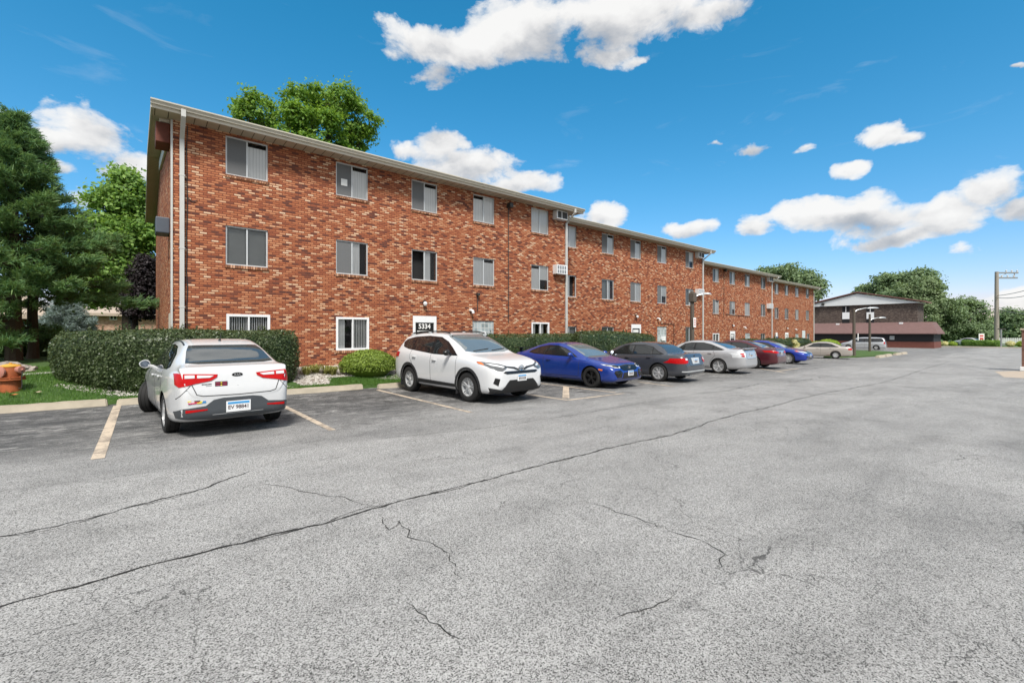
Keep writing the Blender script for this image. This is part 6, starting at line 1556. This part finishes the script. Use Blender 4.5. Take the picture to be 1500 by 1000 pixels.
def sample_mesh(mb, n, lift=0.0):
    V = np.array(mb.v); T = []
    for f_ in mb.f:
        for i in range(1, len(f_)-1): T.append((f_[0], f_[i], f_[i+1]))
    T = np.array(T); A, B_, C = V[T[:, 0]], V[T[:, 1]], V[T[:, 2]]
    cr = np.cross(B_-A, C-A); ar = np.linalg.norm(cr, axis=1); k = RNG.choice(len(T), n, p=ar/ar.sum())
    r1, r2 = np.sqrt(RNG.random(n))[:, None], RNG.random(n)[:, None]
    Pp = A[k]*(1-r1)+B_[k]*r1*(1-r2)+C[k]*r1*r2; Nn = cr[k]/np.maximum(ar[k], 1e-9)[:, None]
    return Pp+Nn*lift, Nn
def vnoise(P, sc, seed=0):
    rs = np.random.default_rng(seed); o = np.zeros(len(P))
    for i in range(5):
        kx = rs.normal(size=3)*sc*(1.5**i); o += np.sin(P@kx+rs.random()*6.28)/(1.35**i)
    return o/3.0

def hedge_form(poly, z0f, top, inset=.22, bulge=.06, rings=9, seed=0, sub=.25):
    """closed hedge body from a footprint; sides bulge and the shoulders are rounded"""
    pts = []
    for i in range(len(poly)):
        a, b_ = Vector(poly[i]), Vector(poly[(i+1) % len(poly)]); k_ = max(1, int((b_-a).length/sub))
        pts += [a.lerp(b_, j/k_) for j in range(k_)]
    for _ in range(6): pts = [(pts[i-1]+pts[i]*2+pts[(i+1) % len(pts)])/4 for i in range(len(pts))]
    n = len(pts); c = sum(pts, Vector((0, 0)))/n; nr = []
    for i in range(n):
        d_ = (pts[(i+1) % n]-pts[i-1]); nr.append(Vector((-d_.y, d_.x)).normalized())
    area = sum(pts[i].x*pts[(i+1) % n].y-pts[(i+1) % n].x*pts[i].y for i in range(n))
    if area < 0: nr = [-q for q in nr]
    mb = MB(); prof = [(0, .16), (.12, .06), (.3, .0), (.5, -.03), (.7, -.03), (.84, .01), (.93, .09), (.985, .2), (1.0, .38)]
    for (h, ins) in prof:
        for i in range(n):
            p = pts[i]+nr[i]*(ins)
            z0 = z0f(p.x, p.y); tz = top(p.x, p.y) if callable(top) else top
            mb.v.append((p.x, p.y, z0+(tz-z0)*h))
    m = len(prof)
    for j in range(m-1):
        for i in range(n):
            i2 = (i+1) % n; mb.f.append((j*n+i, j*n+i2, (j+1)*n+i2, (j+1)*n+i)); mb.m.append(0)
    V = np.array(mb.v); 
    V2 = V + (V-np.array([c.x, c.y, 0]))*0
    off = vnoise(V, 2.2, seed)*.045
    nrm = np.array([[nr[i % n].x, nr[i % n].y, 0] for i in range(len(V))]); V = V - nrm*off[:, None]; V[:, 2] += vnoise(V, 1.6, seed+1)*.03*(V[:, 2] > V[:, 2].mean())
    mb.v = [tuple(q) for q in V]
    # top cap as fan rings so it stays inside concave footprints
    bm = bmesh.new(); vs = [bm.verts.new(mb.v[(m-1)*n+i]) for i in range(n)]; fc = bm.faces.new(vs)
    if fc.normal.z < 0: fc.normal_flip()
    bmesh.ops.triangulate(bm, faces=bm.faces[:]); bm.verts.index_update()
    base = len(mb.v); mb.addbm(bm); bm.free()
    if area < 0: pass
    return mb
def fix_outward(mb):
    me = mb.mesh('tmp'); bm = bmesh.new(); bm.from_mesh(me); bmesh.ops.remove_doubles(bm, verts=bm.verts[:], dist=1e-4); bmesh.ops.recalc_face_normals(bm, faces=bm.faces[:])
    o = MB(); o.addbm(bm); bm.free(); bpy.data.meshes.remove(me); return o
def shrink(mb, d_):
    me = mb.mesh('tmp'); me.update(); o = MB(); o.v = [tuple(Vector(v.co)-Vector(v.normal)*d_) for v in me.vertices]; o.f = list(mb.f); o.m = list(mb.m); bpy.data.meshes.remove(me); return o
def hedge(name, poly, z0f, top, n, size, mat, label, cat='hedge', group=None, seed=0, depth=.10):
    mb = fix_outward(hedge_form(poly, z0f, top, seed=seed))
    Pp, Nn = sample_mesh(mb, n); d_ = RNG.random(n)**1.6
    Pp = Pp - Nn*(d_*depth)[:, None] + Nn*.015
    g = vnoise(Pp, 5.0, seed+4)       # shallow hollows break the clipped surface
    Pp = Pp - Nn*(np.maximum(g, 0)*.07)[:, None]
    k_ = int(n*.05); ci = RNG.integers(0, n, k_//14); c_ = np.repeat(Pp[ci], 14, axis=0); cn = np.repeat(Nn[ci]+np.array((0, 0, .6)), 14, axis=0)
    sh = c_+cn*RNG.random((len(c_), 1))*.11+RNG.normal(size=c_.shape)*.012      # stray shoots
    Pp = np.vstack([Pp, sh]); Nn = np.vstack([Nn, rand_unit(len(sh))])
    V = leaf_mesh(Pp, Nn, size, jitter=.55)
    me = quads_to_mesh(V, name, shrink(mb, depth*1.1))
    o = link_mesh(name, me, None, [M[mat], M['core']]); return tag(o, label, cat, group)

hedge('hedge', [(-1.85, 15.9), (-1.35, 14.9), (-.35, 13.95), (.3, 13.72), (3.0, 13.85), (3.72, 14.15), (3.72, 15.2), (3.2, 15.5), (.35, 15.6), (-.6, 16.5), (-1.7, 16.8)], lambda x, y: lawn_z(x, y)-.04,
      lambda x, y: 1.555+.02*math.sin(x*2.1)-.06*max(0, -x-1.0), 30000, .058, 'leaf_hedge', 'big clipped hedge wrapping the near corner of the brick block', group=None, seed=1)
hedge('hedge', [(8.6, 14.2), (13.5, 14.1), (16.5, 14.6), (17.0, 15.0), (16.8, 15.7), (12, 15.6), (9.0, 15.5), (8.4, 14.9)], lambda x, y: lawn_z(x, y)-.04, lambda x, y: 1.43, 14000, .065, 'leaf_hedge', 'long clipped hedge directly behind the blue coupe with black wheels', group=None, seed=2)
hedge('hedge', [(15.2, 13.75), (18.5, 13.8), (22.0, 14.8), (24.2, 15.5), (24.4, 16.4), (22, 16.6), (17, 15.4), (15.4, 14.6)], lambda x, y: lawn_z(x, y)-.04, lambda x, y: 1.56-.045*max(0, x-19), 14000, .075, 'leaf_hedge', 'rounded hedge sloping down behind the dark grey sedan', group=None, seed=3)
a0 = at_v(1133, 17.5)[0]; a1 = at_v(1184, 17.5)[0]
hedge('hedge', [(a0-6, 16.8), (a1-.5, 16.9), (a1+.6, 17.6), (a1, 18.6), (a0-6, 18.5)], lambda x, y: gz(x), lambda x, y: .85+.1*math.sin(x*1.1), 12000, .12, 'leaf_hedge', 'far dark hedge at the foot of the last brick block', group=None, seed=4)
def round_shrub(name, c, rad, n, size, mat, label, cat='shrub', group=None, core=.82, squash_bottom=True, up=None, seed=0, jitter=.55):
    u = rand_unit(n); u[:, 2] = np.where(u[:, 2] < -.25, -u[:, 2]*.6, u[:, 2])
    nz = 1+.06*vnoise(u*2.0, 2.0, seed)
    Pp = np.array(c)+u*np.array(rad)*(nz*(1-.22*RNG.random(n)**1.5))[:, None]
    V = leaf_mesh(Pp, u, size, jitter=jitter, up=up)
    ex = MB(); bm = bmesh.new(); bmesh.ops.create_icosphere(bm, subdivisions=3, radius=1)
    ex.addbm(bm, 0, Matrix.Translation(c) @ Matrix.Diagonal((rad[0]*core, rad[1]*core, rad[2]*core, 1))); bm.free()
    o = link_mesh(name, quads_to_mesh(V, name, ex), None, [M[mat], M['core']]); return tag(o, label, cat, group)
xs0, _, _ = at_v(541, 14.6)
round_shrub('yew_shrub', (at_v(541, 14.7)[0], 14.75, .38), (.95, .80, .55), 16000, .060, 'leaf_yew', 'low spreading yellow green yew in front of the brick wall', 'shrub', seed=3, up=(0, 0, .8))
x_ = at_v(1190, 17.2)[0]; round_shrub('shrub', (x_+.6, 17.0, gz(x_)+.6), (1.0, .9, .75), 2500, .12, 'leaf_lime', 'small lime green shrub beyond the end of the far hedge')
x_ = at_v(1213, 18.5)[0]; round_shrub('shrub', (x_, 18.5, gz(x_)+.75), (2.0, 1.2, .75), 3500, .16, 'leaf_lime', 'wide lime green shrub over the roof of the beige sedan')
for (px, py, s_, lb) in ((1165, 500, .42, 'lowest pale flower head by the far hedge'),):
    x_, y_, z_ = at_v(px, 16.4, py)
    root = thing('flowering_plant', 'tall plant with creamy flower heads in front of the far hedge', 'flowering plant', (x_, 16.4, gz(x_)))
    for (qx, qy, r_) in ((1164, 501, .26), (1167, 505, .28), (1165, 510, .30)):
        x2, y2, z2 = at_v(qx, 16.4, qy); u = rand_unit(350)
        V = leaf_mesh(np.array((x2-x_, 0, z2-gz(x_)))+u*r_*RNG.random((350, 1))**.4, u, .14)
        link_mesh('flower_head', quads_to_mesh(V, 'flower_head'), root, [M['leaf_flower'], M['core']])
    k = MB(); k.tube([(0, 0, 0), (.05, 0, 1.2), (0, 0, z_-gz(x_))], .03, 5); k.build('stem', M['leaf_lime'], root)
# low hedge and round flower bushes at the far kerb
a, b, c = ray(1408); ya = 111*b/a; a, b, c = ray(1466); yb = 111*b/a
hedge('hedge', [(110.5, yb), (112.5, yb), (112.5, ya), (110.5, ya)], GX, lambda x, y: zat(1437, 499, 111)+.05, 7000, .20, 'leaf_mid', 'low far hedge in front of the white car by the street', seed=6)
for i, (px, lb) in enumerate(((1376, 'pale flowering bush at the far kerb, nearest the brown building'), (1384.5, 'pale flowering bush at the far kerb, second from the brown building'), (1395.5, 'pale flowering bush at the far kerb, third from the brown building'), (1480, 'pale flowering bush just past the utility pole'), (1496, 'pale flowering bush nearest the brick pier'))):
    a, b, c = ray(px); y_ = 108*b/a; z_ = zat(px, 503.5, 108)
    round_shrub('flower_bush', (108, y_, z_-.1), (.7, .6, .55), 1200, .16, 'leaf_flower' if i % 2 else 'leaf_lime', lb, 'bush', 'round bushes along the far kerb', seed=i)

# daylily clump tufts
for j, (px, py) in enumerate(((449, 549), (462, 546), (478, 548), (487, 549))):
    x_, y_, _, t = hit_lawn(px, py); V = []; F = []; n = 90
    vs = []
    for i in range(n):
        an = RNG.random()*6.28; r0 = RNG.random()*.10; ln = .22+.16*RNG.random(); lean = .5+.6*RNG.random(); w_ = .010
        c0 = Vector((x_+math.cos(an)*r0, y_+math.sin(an)*r0, lawn_z(x_, y_))); d_ = Vector((math.cos(an), math.sin(an), 0)); s_ = Vector((-d_.y, d_.x, 0))*w_
        p1 = c0+d_*ln*lean*.4+Vector((0, 0, ln*.75)); p2 = c0+d_*ln*lean+Vector((0, 0, ln*(1.0-.5*lean)))
        vs += [c0-s_, c0+s_, p1+s_, p1-s_, p1-s_, p1+s_, p2+s_*.2, p2-s_*.2]
    me = quads_to_mesh(np.array([tuple(v) for v in vs]), 'daylily')
    tag(link_mesh('daylily', me, None, [M['leaf_lily']]), ['leftmost daylily tuft on the white stone bed', 'daylily tuft second from the big hedge', 'daylily tuft third from the big hedge', 'daylily tuft nearest the yew'][j], 'plant', 'daylily tufts by the hedge')
# white stone mulch
def stones(poly_pts, n, size, name, label, mat='gravel', mixm=None):
    ico = bmesh.new(); bmesh.ops.create_icosphere(ico, subdivisions=1, radius=1); iv = np.array([tuple(v.co) for v in ico.verts]); if_ = [[v.index for v in f_.verts] for f_ in ico.faces]; ico.free()
    from mathutils.geometry import intersect_point_tri_2d
    P_ = []; bx = [min(p[0] for p in poly_pts), max(p[0] for p in poly_pts), min(p[1] for p in poly_pts), max(p[1] for p in poly_pts)]
    def inside(x, y):
        c_ = False; j = len(poly_pts)-1
        for i in range(len(poly_pts)):
            xi, yi = poly_pts[i]; xj, yj = poly_pts[j]
            if (yi > y) != (yj > y) and x < (xj-xi)*(y-yi)/(yj-yi)+xi: c_ = not c_
            j = i
        return c_
    while len(P_) < n:
        x, y = random.uniform(bx[0], bx[1]), random.uniform(bx[2], bx[3])
        if inside(x, y): P_.append((x, y, lawn_z(x, y)+random.uniform(0, size*.6)))
    mb_ = MB()
    for p in P_:
        s_ = size*random.uniform(.5, 1.3); Mx = Matrix.Rotation(random.random()*6.28, 3, 'Z') @ Matrix.Diagonal((s_, s_*random.uniform(.5, .9), s_*random.uniform(.35, .6)))
        A = iv*(1+RNG.normal(size=(len(iv), 1))*.12)
        mb_.add([(p[0]+q.x, p[1]+q.y, p[2]+q.z) for q in (Mx @ Vector(a) for a in A)], if_)
    o = mb_.build(name, M[mat]); return tag(o, label, 'gravel', kind='stuff')
bed = [(3.4, 14.6), (3.6, 13.7), (4.3, 13.75), (4.6, 14.5), (5.6, 14.55), (6.1, 14.0), (7.2, 13.75), (8.6, 13.9), (8.6, 16.15), (3.6, 16.15)]
zone_sheet('gravel_bed', bed, lawn_z, M['soil'], 'pale stone bed between hedge and yew', 'gravel bed', .012)
stones(bed, 5200, .034, 'gravel', 'white stone mulch in the bed under the first block')
stones([(-1.6, 15.0), (-.4, 13.82), (.3, 13.62), (3.3, 13.65), (3.3, 13.85), (.2, 13.9), (-1.5, 15.2)], 600, .022, 'gravel', 'narrow line of white stones along the foot of the big hedge')
# soil line at wall
# grass blades
def grass(n, region, label, h=.05):
    xs_ = RNG.uniform(region[0], region[1], n); ys_ = RNG.uniform(region[2], region[3], n)
    ok = np.array([y > kerb_v(x)+.03 for x, y in zip(xs_, ys_)]); xs_, ys_ = xs_[ok], ys_[ok]
    # keep off the stone bed
    ok = ~((xs_ > 3.4) & (xs_ < 9) & (ys_ > 14.45)); ok &= ~((xs_ > 3.3) & (xs_ < 4.45) & (ys_ > 13.7)); ok &= ~((xs_ > -.6) & (xs_ < 3.6) & (ys_ > 13.6))
    xs_, ys_ = xs_[ok], ys_[ok]; n = len(xs_)
    zs_ = np.array([lawn_z(x, y) for x, y in zip(xs_, ys_)]); hh = h*(.5+RNG.random(n)); an = RNG.random(n)*6.28
    dx_, dy_ = np.cos(an)*.006, np.sin(an)*.006; lx_, ly_ = RNG.normal(size=n)*h*.45, RNG.normal(size=n)*h*.45
    V = np.empty((n, 4, 3)); 
    V[:, 0] = np.c_[xs_-dx_, ys_-dy_, zs_-.005]; V[:, 1] = np.c_[xs_+dx_, ys_+dy_, zs_-.005]
    V[:, 2] = np.c_[xs_+dx_*.3+lx_, ys_+dy_*.3+ly_, zs_+hh]; V[:, 3] = np.c_[xs_-dx_*.3+lx_, ys_-dy_*.3+ly_, zs_+hh]
    tag(link_mesh('grass', quads_to_mesh(V.reshape(-1, 3), 'grass'), None, [M['grass_blade']]), label, 'grass', kind='stuff')
grass(90000, (-7, 3.6, 12.8, 20), 'green mown grass around the hydrant and big hedge')
grass(26000, (3.4, 9, 12.8, 14.5), 'green grass between the kerb stops and the stone bed')
# fallen leaves
for (px, py, c_, lb) in ((19, 583, (.45, .13, .04), 'orange fallen leaf on the grass by the hydrant'), (54, 579, (.45, .36, .26), 'pale curled fallen leaf on the grass')):
    x_, y_, z_, t = hit_lawn(px, py); k = MB(); z_ += .05
    k.add([(-.07, 0, 0), (-.03, -.04, .03), (.03, -.045, .02), (.08, 0, .03), (.03, .05, .035), (-.03, .04, .02), (0, 0, .01)], [(0, 1, 6), (1, 2, 6), (2, 3, 6), (3, 4, 6), (4, 5, 6), (5, 0, 6)])
    o = k.build('fallen_leaf', plain('dry leaf', c_, .9)); o.location = (x_, y_, z_); tag(o, lb, 'leaf')

# ---------------------------------------------------------------- trees
def tree(name, base, trunk_h, lobes, n, size, mat, label, cat='tree', group=None, bark='bark', tr=.2, clump=.5, per=55, seed=0, aspect=.6):
    """lobes: list of (x, y, z, rx, ry, rz) relative to the base. Leaves gather in clumps through the outer volume of every lobe."""
    rs = np.random.default_rng(seed+100)
    root = thing(name, label, cat, base, 0, group)
    k = MB(); top = Vector((0, 0, trunk_h)); k.tube([(0, 0, -.3), (.02, .03, trunk_h*.5), tuple(top)], [tr*1.25, tr, tr*.8], 9)
    lobes = list(lobes); main = list(lobes)
    for l in main:      # smaller boughs break the outline of every limb's foliage
        for _ in range(6):
            q = rs.normal(size=3); q /= np.linalg.norm(q); q[2] = abs(q[2])*.9-.15; f_ = .22+.16*rs.random()
            lobes.append((l[0]+q[0]*l[3]*1.0, l[1]+q[1]*l[4]*1.0, l[2]+q[2]*l[5]*1.0, l[3]*f_, l[4]*f_, l[5]*f_*1.1))
    vol = np.array([l[3]*l[4]*l[5] for l in lobes])**.62; k_n = n//per
    idx = rs.choice(len(lobes), k_n, p=vol/vol.sum()); lob = np.array(lobes)[idx]
    u = rs.normal(size=(k_n, 3)); u /= np.linalg.norm(u, axis=1)[:, None]
    rr = .45+.55*rs.random(k_n)**.45
    C = lob[:, :3]+u*lob[:, 3:]*rr[:, None]
    cs = clump*(.6+.8*rs.random(k_n))
    Pp = np.repeat(C, per, axis=0); off = rs.normal(size=(k_n*per, 3))*.5; off[:, 2] *= .6
    Pp = Pp+off*np.repeat(cs, per)[:, None]
    nn = np.repeat(u, per, axis=0)*.5+np.array([0, 0, .6])+off*.4; nn /= np.linalg.norm(nn, axis=1)[:, None]
    V = leaf_mesh(Pp, nn, size, aspect=aspect, jitter=.5)
    link_mesh('crown', quads_to_mesh(V, 'crown'), root, [M[mat]])
    for l in main:
        c_ = Vector(l[:3]); mid = top.lerp(c_, .5)+Vector(rs.normal(size=3)*.15*l[3]); k.tube([tuple(top-Vector((0, 0, trunk_h*.15))), tuple(mid), tuple(c_)], [tr*.55, tr*.3, tr*.12], 6)
        for _ in range(7):
            e = c_+Vector(rs.normal(size=3)).normalized()*l[3]*.8; k.tube([tuple(c_.lerp(mid, .3)), tuple(c_.lerp(e, .55)+Vector(rs.normal(size=3)*.1*l[3])), tuple(e)], [tr*.16, tr*.1, tr*.03], 5, caps=False)
    k.build('trunk', M[bark], root, True)
    return root
def lobes_px(base, v, spec, sy=1.0):
    """spec: (px, py, rx_px, rz_px) -> lobes placed at depth v of the world, sized in metres"""
    o = []
    for q in spec:
        px, py, rx, rz = q[:4]; dv = q[4] if len(q) > 4 else 0
        x, y, z = at_v(px, v+dv, py); m_ = (v+dv)/ray(px)[1]*1.0
        o.append((x-base[0], y-base[1], z-base[2], rx*m_, rx*m_*sy, rz*m_))
    return o
# maple rising behind the first block
b0 = (*at_v(455, 44)[:2], 0.5)
tree('maple_tree', b0, 9, lobes_px(b0, 44, [(378, 168, 32, 26), (420, 185, 40, 32), (455, 158, 34, 26, 1), (492, 152, 36, 22, -1), (512, 178, 32, 34), (470, 200, 50, 34), (530, 200, 18, 22), (360, 160, 14, 12), (455, 240, 80, 40)]), 46000, .27, 'leaf_maple', 'tall bright green maple rising behind the roof of the nearest block', tr=.35, clump=.58, seed=2)
# left-hand deciduous tree
b0 = (*at_v(185, 36)[:2], .6)
tree('linden_tree', b0, 4.5, lobes_px(b0, 36, [(165, 300, 24, 22), (190, 288, 26, 26), (150, 345, 34, 30), (195, 350, 36, 34), (170, 400, 44, 34), (215, 330, 18, 40), (135, 420, 30, 30), (182, 262, 13, 14), (205, 410, 24, 40)]), 42000, .22, 'leaf_mid', 'tall leafy tree between the pine and the end wall of the nearest block', tr=.22, clump=.6, seed=3)
b0 = (*at_v(197, 33.5)[:2], .5)
tree('purple_leaf_tree', b0, 2.2, lobes_px(b0, 33.5, [(212, 400, 17, 26), (205, 430, 18, 24), (219, 440, 12, 30), (200, 455, 16, 12), (224, 405, 8, 28)]), 22000, .14, 'leaf_purple', 'small dark purple leaved tree tight against the end wall', tr=.17, clump=.3, seed=4, bark='bark_dark')

def conifer(name, base, H, rad, label, mat, nb=120, seed=0, droop=.1, z0=.8, nl=.16, per=20, dens=12, asym=None):
    rs = np.random.default_rng(seed); root = thing(name, label, 'tree', base)
    k = MB(); k.tube([(0, 0, -.3), (0, 0, H*.5), (0, 0, H)], [.26, .16, .02], 9)
    P_, D_ = [], []
    for i in range(nb):
        s_ = (i+.5)/nb; z = z0+(H-z0)*s_**.9; an = i*2.4+rs.normal()*.25
        if z < 2.5 and math.cos(an) > .15 and name == 'pine_tree': continue
        ln = rad*(1-s_)**1.12*(.62+.5*rs.random())+.25
        d_ = Vector((math.cos(an), math.sin(an), 0)); rise = (.05+.5*s_)*ln; pts = []
        for j in range(6):
            q = j/5; pts.append(Vector((0, 0, z))+d_*ln*q+Vector((0, 0, rise*q-droop*ln*4*q*(1-q)*.5-droop*ln*q*q*(1-s_)*1.6)))
        k.tube([tuple(p) for p in pts], [.045*(1-.7*s_)*(1-j*.17)+.005 for j in range(6)], 5, caps=False)
        sd = Vector((-d_.y, d_.x, 0))
        nt_ = int(per*ln/2)+4
        for t_ in range(nt_):
            q = .22+.78*rs.random()**.8; f_ = q*5; j = min(4, int(f_)); p = pts[j].lerp(pts[j+1], f_-j)
            side = (rs.random()*2-1)*ln*.30*(1.15-q); tip = p+sd*side+Vector((0, 0, rs.normal()*.05+.02))
            if t_ % 3 == 0: k.tube([tuple(p), tuple(tip)], [.012, .005], 3, caps=False)
            dirv = (d_*.8+sd*(side*.8)+Vector((0, 0, .25))).normalized()
            for _ in range(3):
                P_.append(tuple(tip+Vector(rs.normal(size=3))*.09)); D_.append(tuple(dirv))
    P_ = np.array(P_); D_ = np.array(D_); n = len(P_)
    Pn = np.repeat(P_, dens, axis=0); Dn = np.repeat(D_, dens, axis=0)+rs.normal(size=(n*dens, 3))*.55; Dn /= np.linalg.norm(Dn, axis=1)[:, None]
    w_ = np.cross(Dn, rs.normal(size=(n*dens, 3))); w_ /= np.linalg.norm(w_, axis=1)[:, None]
    Ln = nl*(.6+.7*rs.random(n*dens))[:, None]; Pn = Pn+rs.normal(size=Pn.shape)*.03
    V = np.empty((n*dens, 4, 3)); ww = w_*nl*.075
    V[:, 0] = Pn-ww; V[:, 1] = Pn+ww; V[:, 2] = Pn+Dn*Ln+ww*.3; V[:, 3] = Pn+Dn*Ln-ww*.3
    link_mesh('crown', quads_to_mesh(V.reshape(-1, 3), 'crown'), root, [M[mat]]); k.build('trunk', M['bark'], root, True)
    return root
conifer('pine_tree', (*at_v(20, 25.5)[:2], .45), 9.3, 4.7, 'large dark green pine filling the left edge beside the hedge', 'needle_pine', nb=132, seed=5, droop=.13, z0=.9, nl=.21, per=30, dens=11)
conifer('spruce_tree', (*at_v(98, 34)[:2], .45), 2.6, 1.5, 'blue grey spruce branches peeping out under the pine', 'needle_spruce', nb=90, seed=6, droop=.12, z0=.8, nl=.16, per=18, dens=8)
k = MB()
# tree trunk standing by the porch at the far left
b0 = at_v(47.5, 27)
kk = thing('tree', 'bare lower trunk standing behind the rock pile under the pine', 'tree', (b0[0], 27, lawn_z(b0[0], 27)-.1))
k.tube([(0, 0, 0), (.03, 0, .5), (0, 0, 2), (.1, 0, 4)], [.22, .17, .16, .13], 10); k.build('trunk', M['bark'], kk, True)
Vn = leaf_mesh(RNG.normal(size=(5000, 3))*np.array((1.0, .9, .8))+np.array((.1, 0, 4.3)), rand_unit(5000), .15)
link_mesh('crown', quads_to_mesh(Vn, 'crown'), kk, [M['leaf_dark']])
# rocks heap and under-planting at far left
for i, (px, py, r_) in enumerate(((2, 540, .40), (12, 536, .36), (24, 538, .34), (33, 540, .30), (44, 541.5, .14), (-12, 539, .4))):
    x_, y_, _, t_ = hit_lawn(px, py+4); r_ = r_*t_*52/1.35; bm = bmesh.new(); bmesh.ops.create_icosphere(bm, subdivisions=3, radius=1)
    for v_ in bm.verts:
        p = v_.co.copy(); v_.co = Vector((p.x*r_*1.35, p.y*r_, p.z*r_*.42)); v_.co *= 1+.16*math.sin(p.x*7+i)+.12*math.sin(p.y*9+p.z*6+i*2)
        v_.co.z = round(v_.co.z/.045)*.045+.01*p.z
    me = bpy.data.meshes.new('rock'); bm.to_mesh(me); bm.free()
    o = link_mesh('rock', me, None, M['rock'] if 'rock' in M else M.setdefault('rock', plain('grey layered rock', (.30, .26, .23), .9, var=.45, vscale=7, bmp=1)), True, 25)
    o.location = (x_, y_+.1*(i % 2), lawn_z(x_, y_)+r_*.25); o.rotation_euler = (.05*i, .12, i*.9)
    tag(o, ['flat layered rock at the left end of the heap', 'humped layered rock just above the hydrant', 'flat layered rock in the middle of the heap', 'layered rock sloping at the right side of the heap', 'small pale rock at the tip of the heap', 'layered rock cut off by the left edge'][i], 'rock', 'rocks heaped on the lawn')
for i, (px, r_) in enumerate(((-25, .8), (10, .75), (34, .6), (62, .7), (85, .6), (110, .7))):
    x_, y_, _ = at_v(px, 29.5 if i % 2 else 31); round_shrub('shrub', (x_, y_, lawn_z(x_, y_)+.35), (r_*1.3, r_, .62), 3000, .10, 'leaf_dark', ['dark shrub off the left edge under the pine', 'dark shrub by the white porch posts', 'dark shrub beside the bare trunk', 'dark shrub right of the bare trunk', 'dark shrub half hidden by the hedge end', 'dark shrub behind the big hedge'][i], 'shrub', 'dark shrubs under the pine', seed=i)

# distant trees
def far_tree(name, u, spec, n, size, mat, label, base_px, seed, tr=.3, clump=1.0, sy=.8, gh=None, bark='bark'):
    a, b, c = ray(base_px); base = (u, b*u/a, gz(u)); m_ = u/a
    lb = []
    for q in spec:
        px, py, rx, rz = q[:4]; du = q[4] if len(q) > 4 else 0
        a2, b2, c2 = ray(px, py); t = (u+du)/a2; lb.append((u+du-base[0], b2*t-base[1], CAM_Z+c2*t-base[2], rx*t, rx*t*sy, rz*t))
    return tree(name, base, 3.0, lb, n, size, mat, label, tr=tr, clump=clump, seed=seed, bark=bark)
far_tree('broadleaf_tree', 100, [(1130, 404, 18, 12), (1155, 402, 22, 14), (1180, 410, 22, 16), (1196, 425, 12, 18), (1170, 430, 30, 20), (1120, 398, 10, 6)], 16000, .45, 'leaf_far', 'dark tree rising behind the roof of the farthest block', 1160, 11)
far_tree('broadleaf_tree', 128, [(1275, 428, 16, 14), (1295, 415, 20, 14), (1320, 412, 24, 15), (1345, 408, 24, 13), (1362, 425, 16, 20), (1315, 440, 40, 20), (1268, 422, 8, 6)], 21000, .5, 'leaf_far', 'wide dark tree spreading above the brown building', 1320, 12)
far_tree('broadleaf_tree', 121, [(1330, 432, 20, 16), (1350, 425, 22, 16), (1365, 440, 14, 16), (1355, 460, 18, 24), (1340, 450, 24, 18)], 17000, .38, 'leaf_grey', 'pale grey green rounded tree peeping over the corner of the brown building', 1350, 13)
far_tree('broadleaf_tree', 126, [(1385, 450, 18, 16), (1372, 470, 14, 20), (1400, 462, 18, 20), (1385, 485, 22, 12)], 20000, .36, 'leaf_far', 'yellow green tree right beside the low end of the skirt roof', 1385, 14, clump=.9)
far_tree('broadleaf_tree', 129, [(1412, 448, 18, 14), (1430, 458, 16, 16), (1420, 478, 28, 18), (1440, 478, 13, 16), (1400, 488, 20, 10), (1445, 492, 12, 8)], 20000, .36, 'leaf_far', 'broad dark tree over the white car, left of the utility pole', 1412, 15, clump=.9)
far_tree('broadleaf_tree', 185, [(1480, 468, 16, 14), (1498, 474, 16, 16), (1470, 485, 12, 10), (1515, 470, 14, 16), (1490, 488, 22, 10)], 16000, .6, 'leaf_far', 'hazy tree beyond the picket fence right of the utility pole', 1485, 16, clump=1.4)
far_tree('broadleaf_tree', 210, [(1455, 490, 12, 8), (1440, 488, 10, 8)], 5000, .8, 'leaf_far', 'small distant tree just left of the utility pole foot', 1450, 17, clump=1.6)
# far-off wood closing the horizon
def far_wood():
    n = 26000; az = RNG.uniform(-1.6, 2.6, n); rr = RNG.uniform(330, 380, n); hx = 6.0+2.5*np.sin(az*23)+1.5*np.sin(az*61+1)
    Pp = np.c_[np.sin(az+.4)*rr, np.cos(az+.4)*rr, -1+RNG.random(n)*hx]; V = leaf_mesh(Pp, rand_unit(n), 5.5, jitter=.6)
    # nearer trees across the lot, on the side the windows face
    C = [(-30, -48, 9), (-12, -50, 11), (4, -46, 8), (14, -47, 11.5), (25, -50, 12.5), (36, -46, 9.5), (50, -52, 13), (66, -50, 10), (84, -56, 14)]
    ps = []
    for (cx, cy, h) in C: ps.append(np.c_[np.array((cx, cy, h*.55))+rand_unit(2600)*np.array((5.2, 4.5, h*.45))*RNG.random((2600, 1))**.4])
    ps = np.vstack(ps); V = np.vstack([V, leaf_mesh(ps, rand_unit(len(ps)), .9, jitter=.6)])
    tag(link_mesh('treeline', quads_to_mesh(V, 'treeline'), None, [M['leaf_far']]), 'far-off line of trees along the horizon', 'trees', kind='stuff')
far_wood()
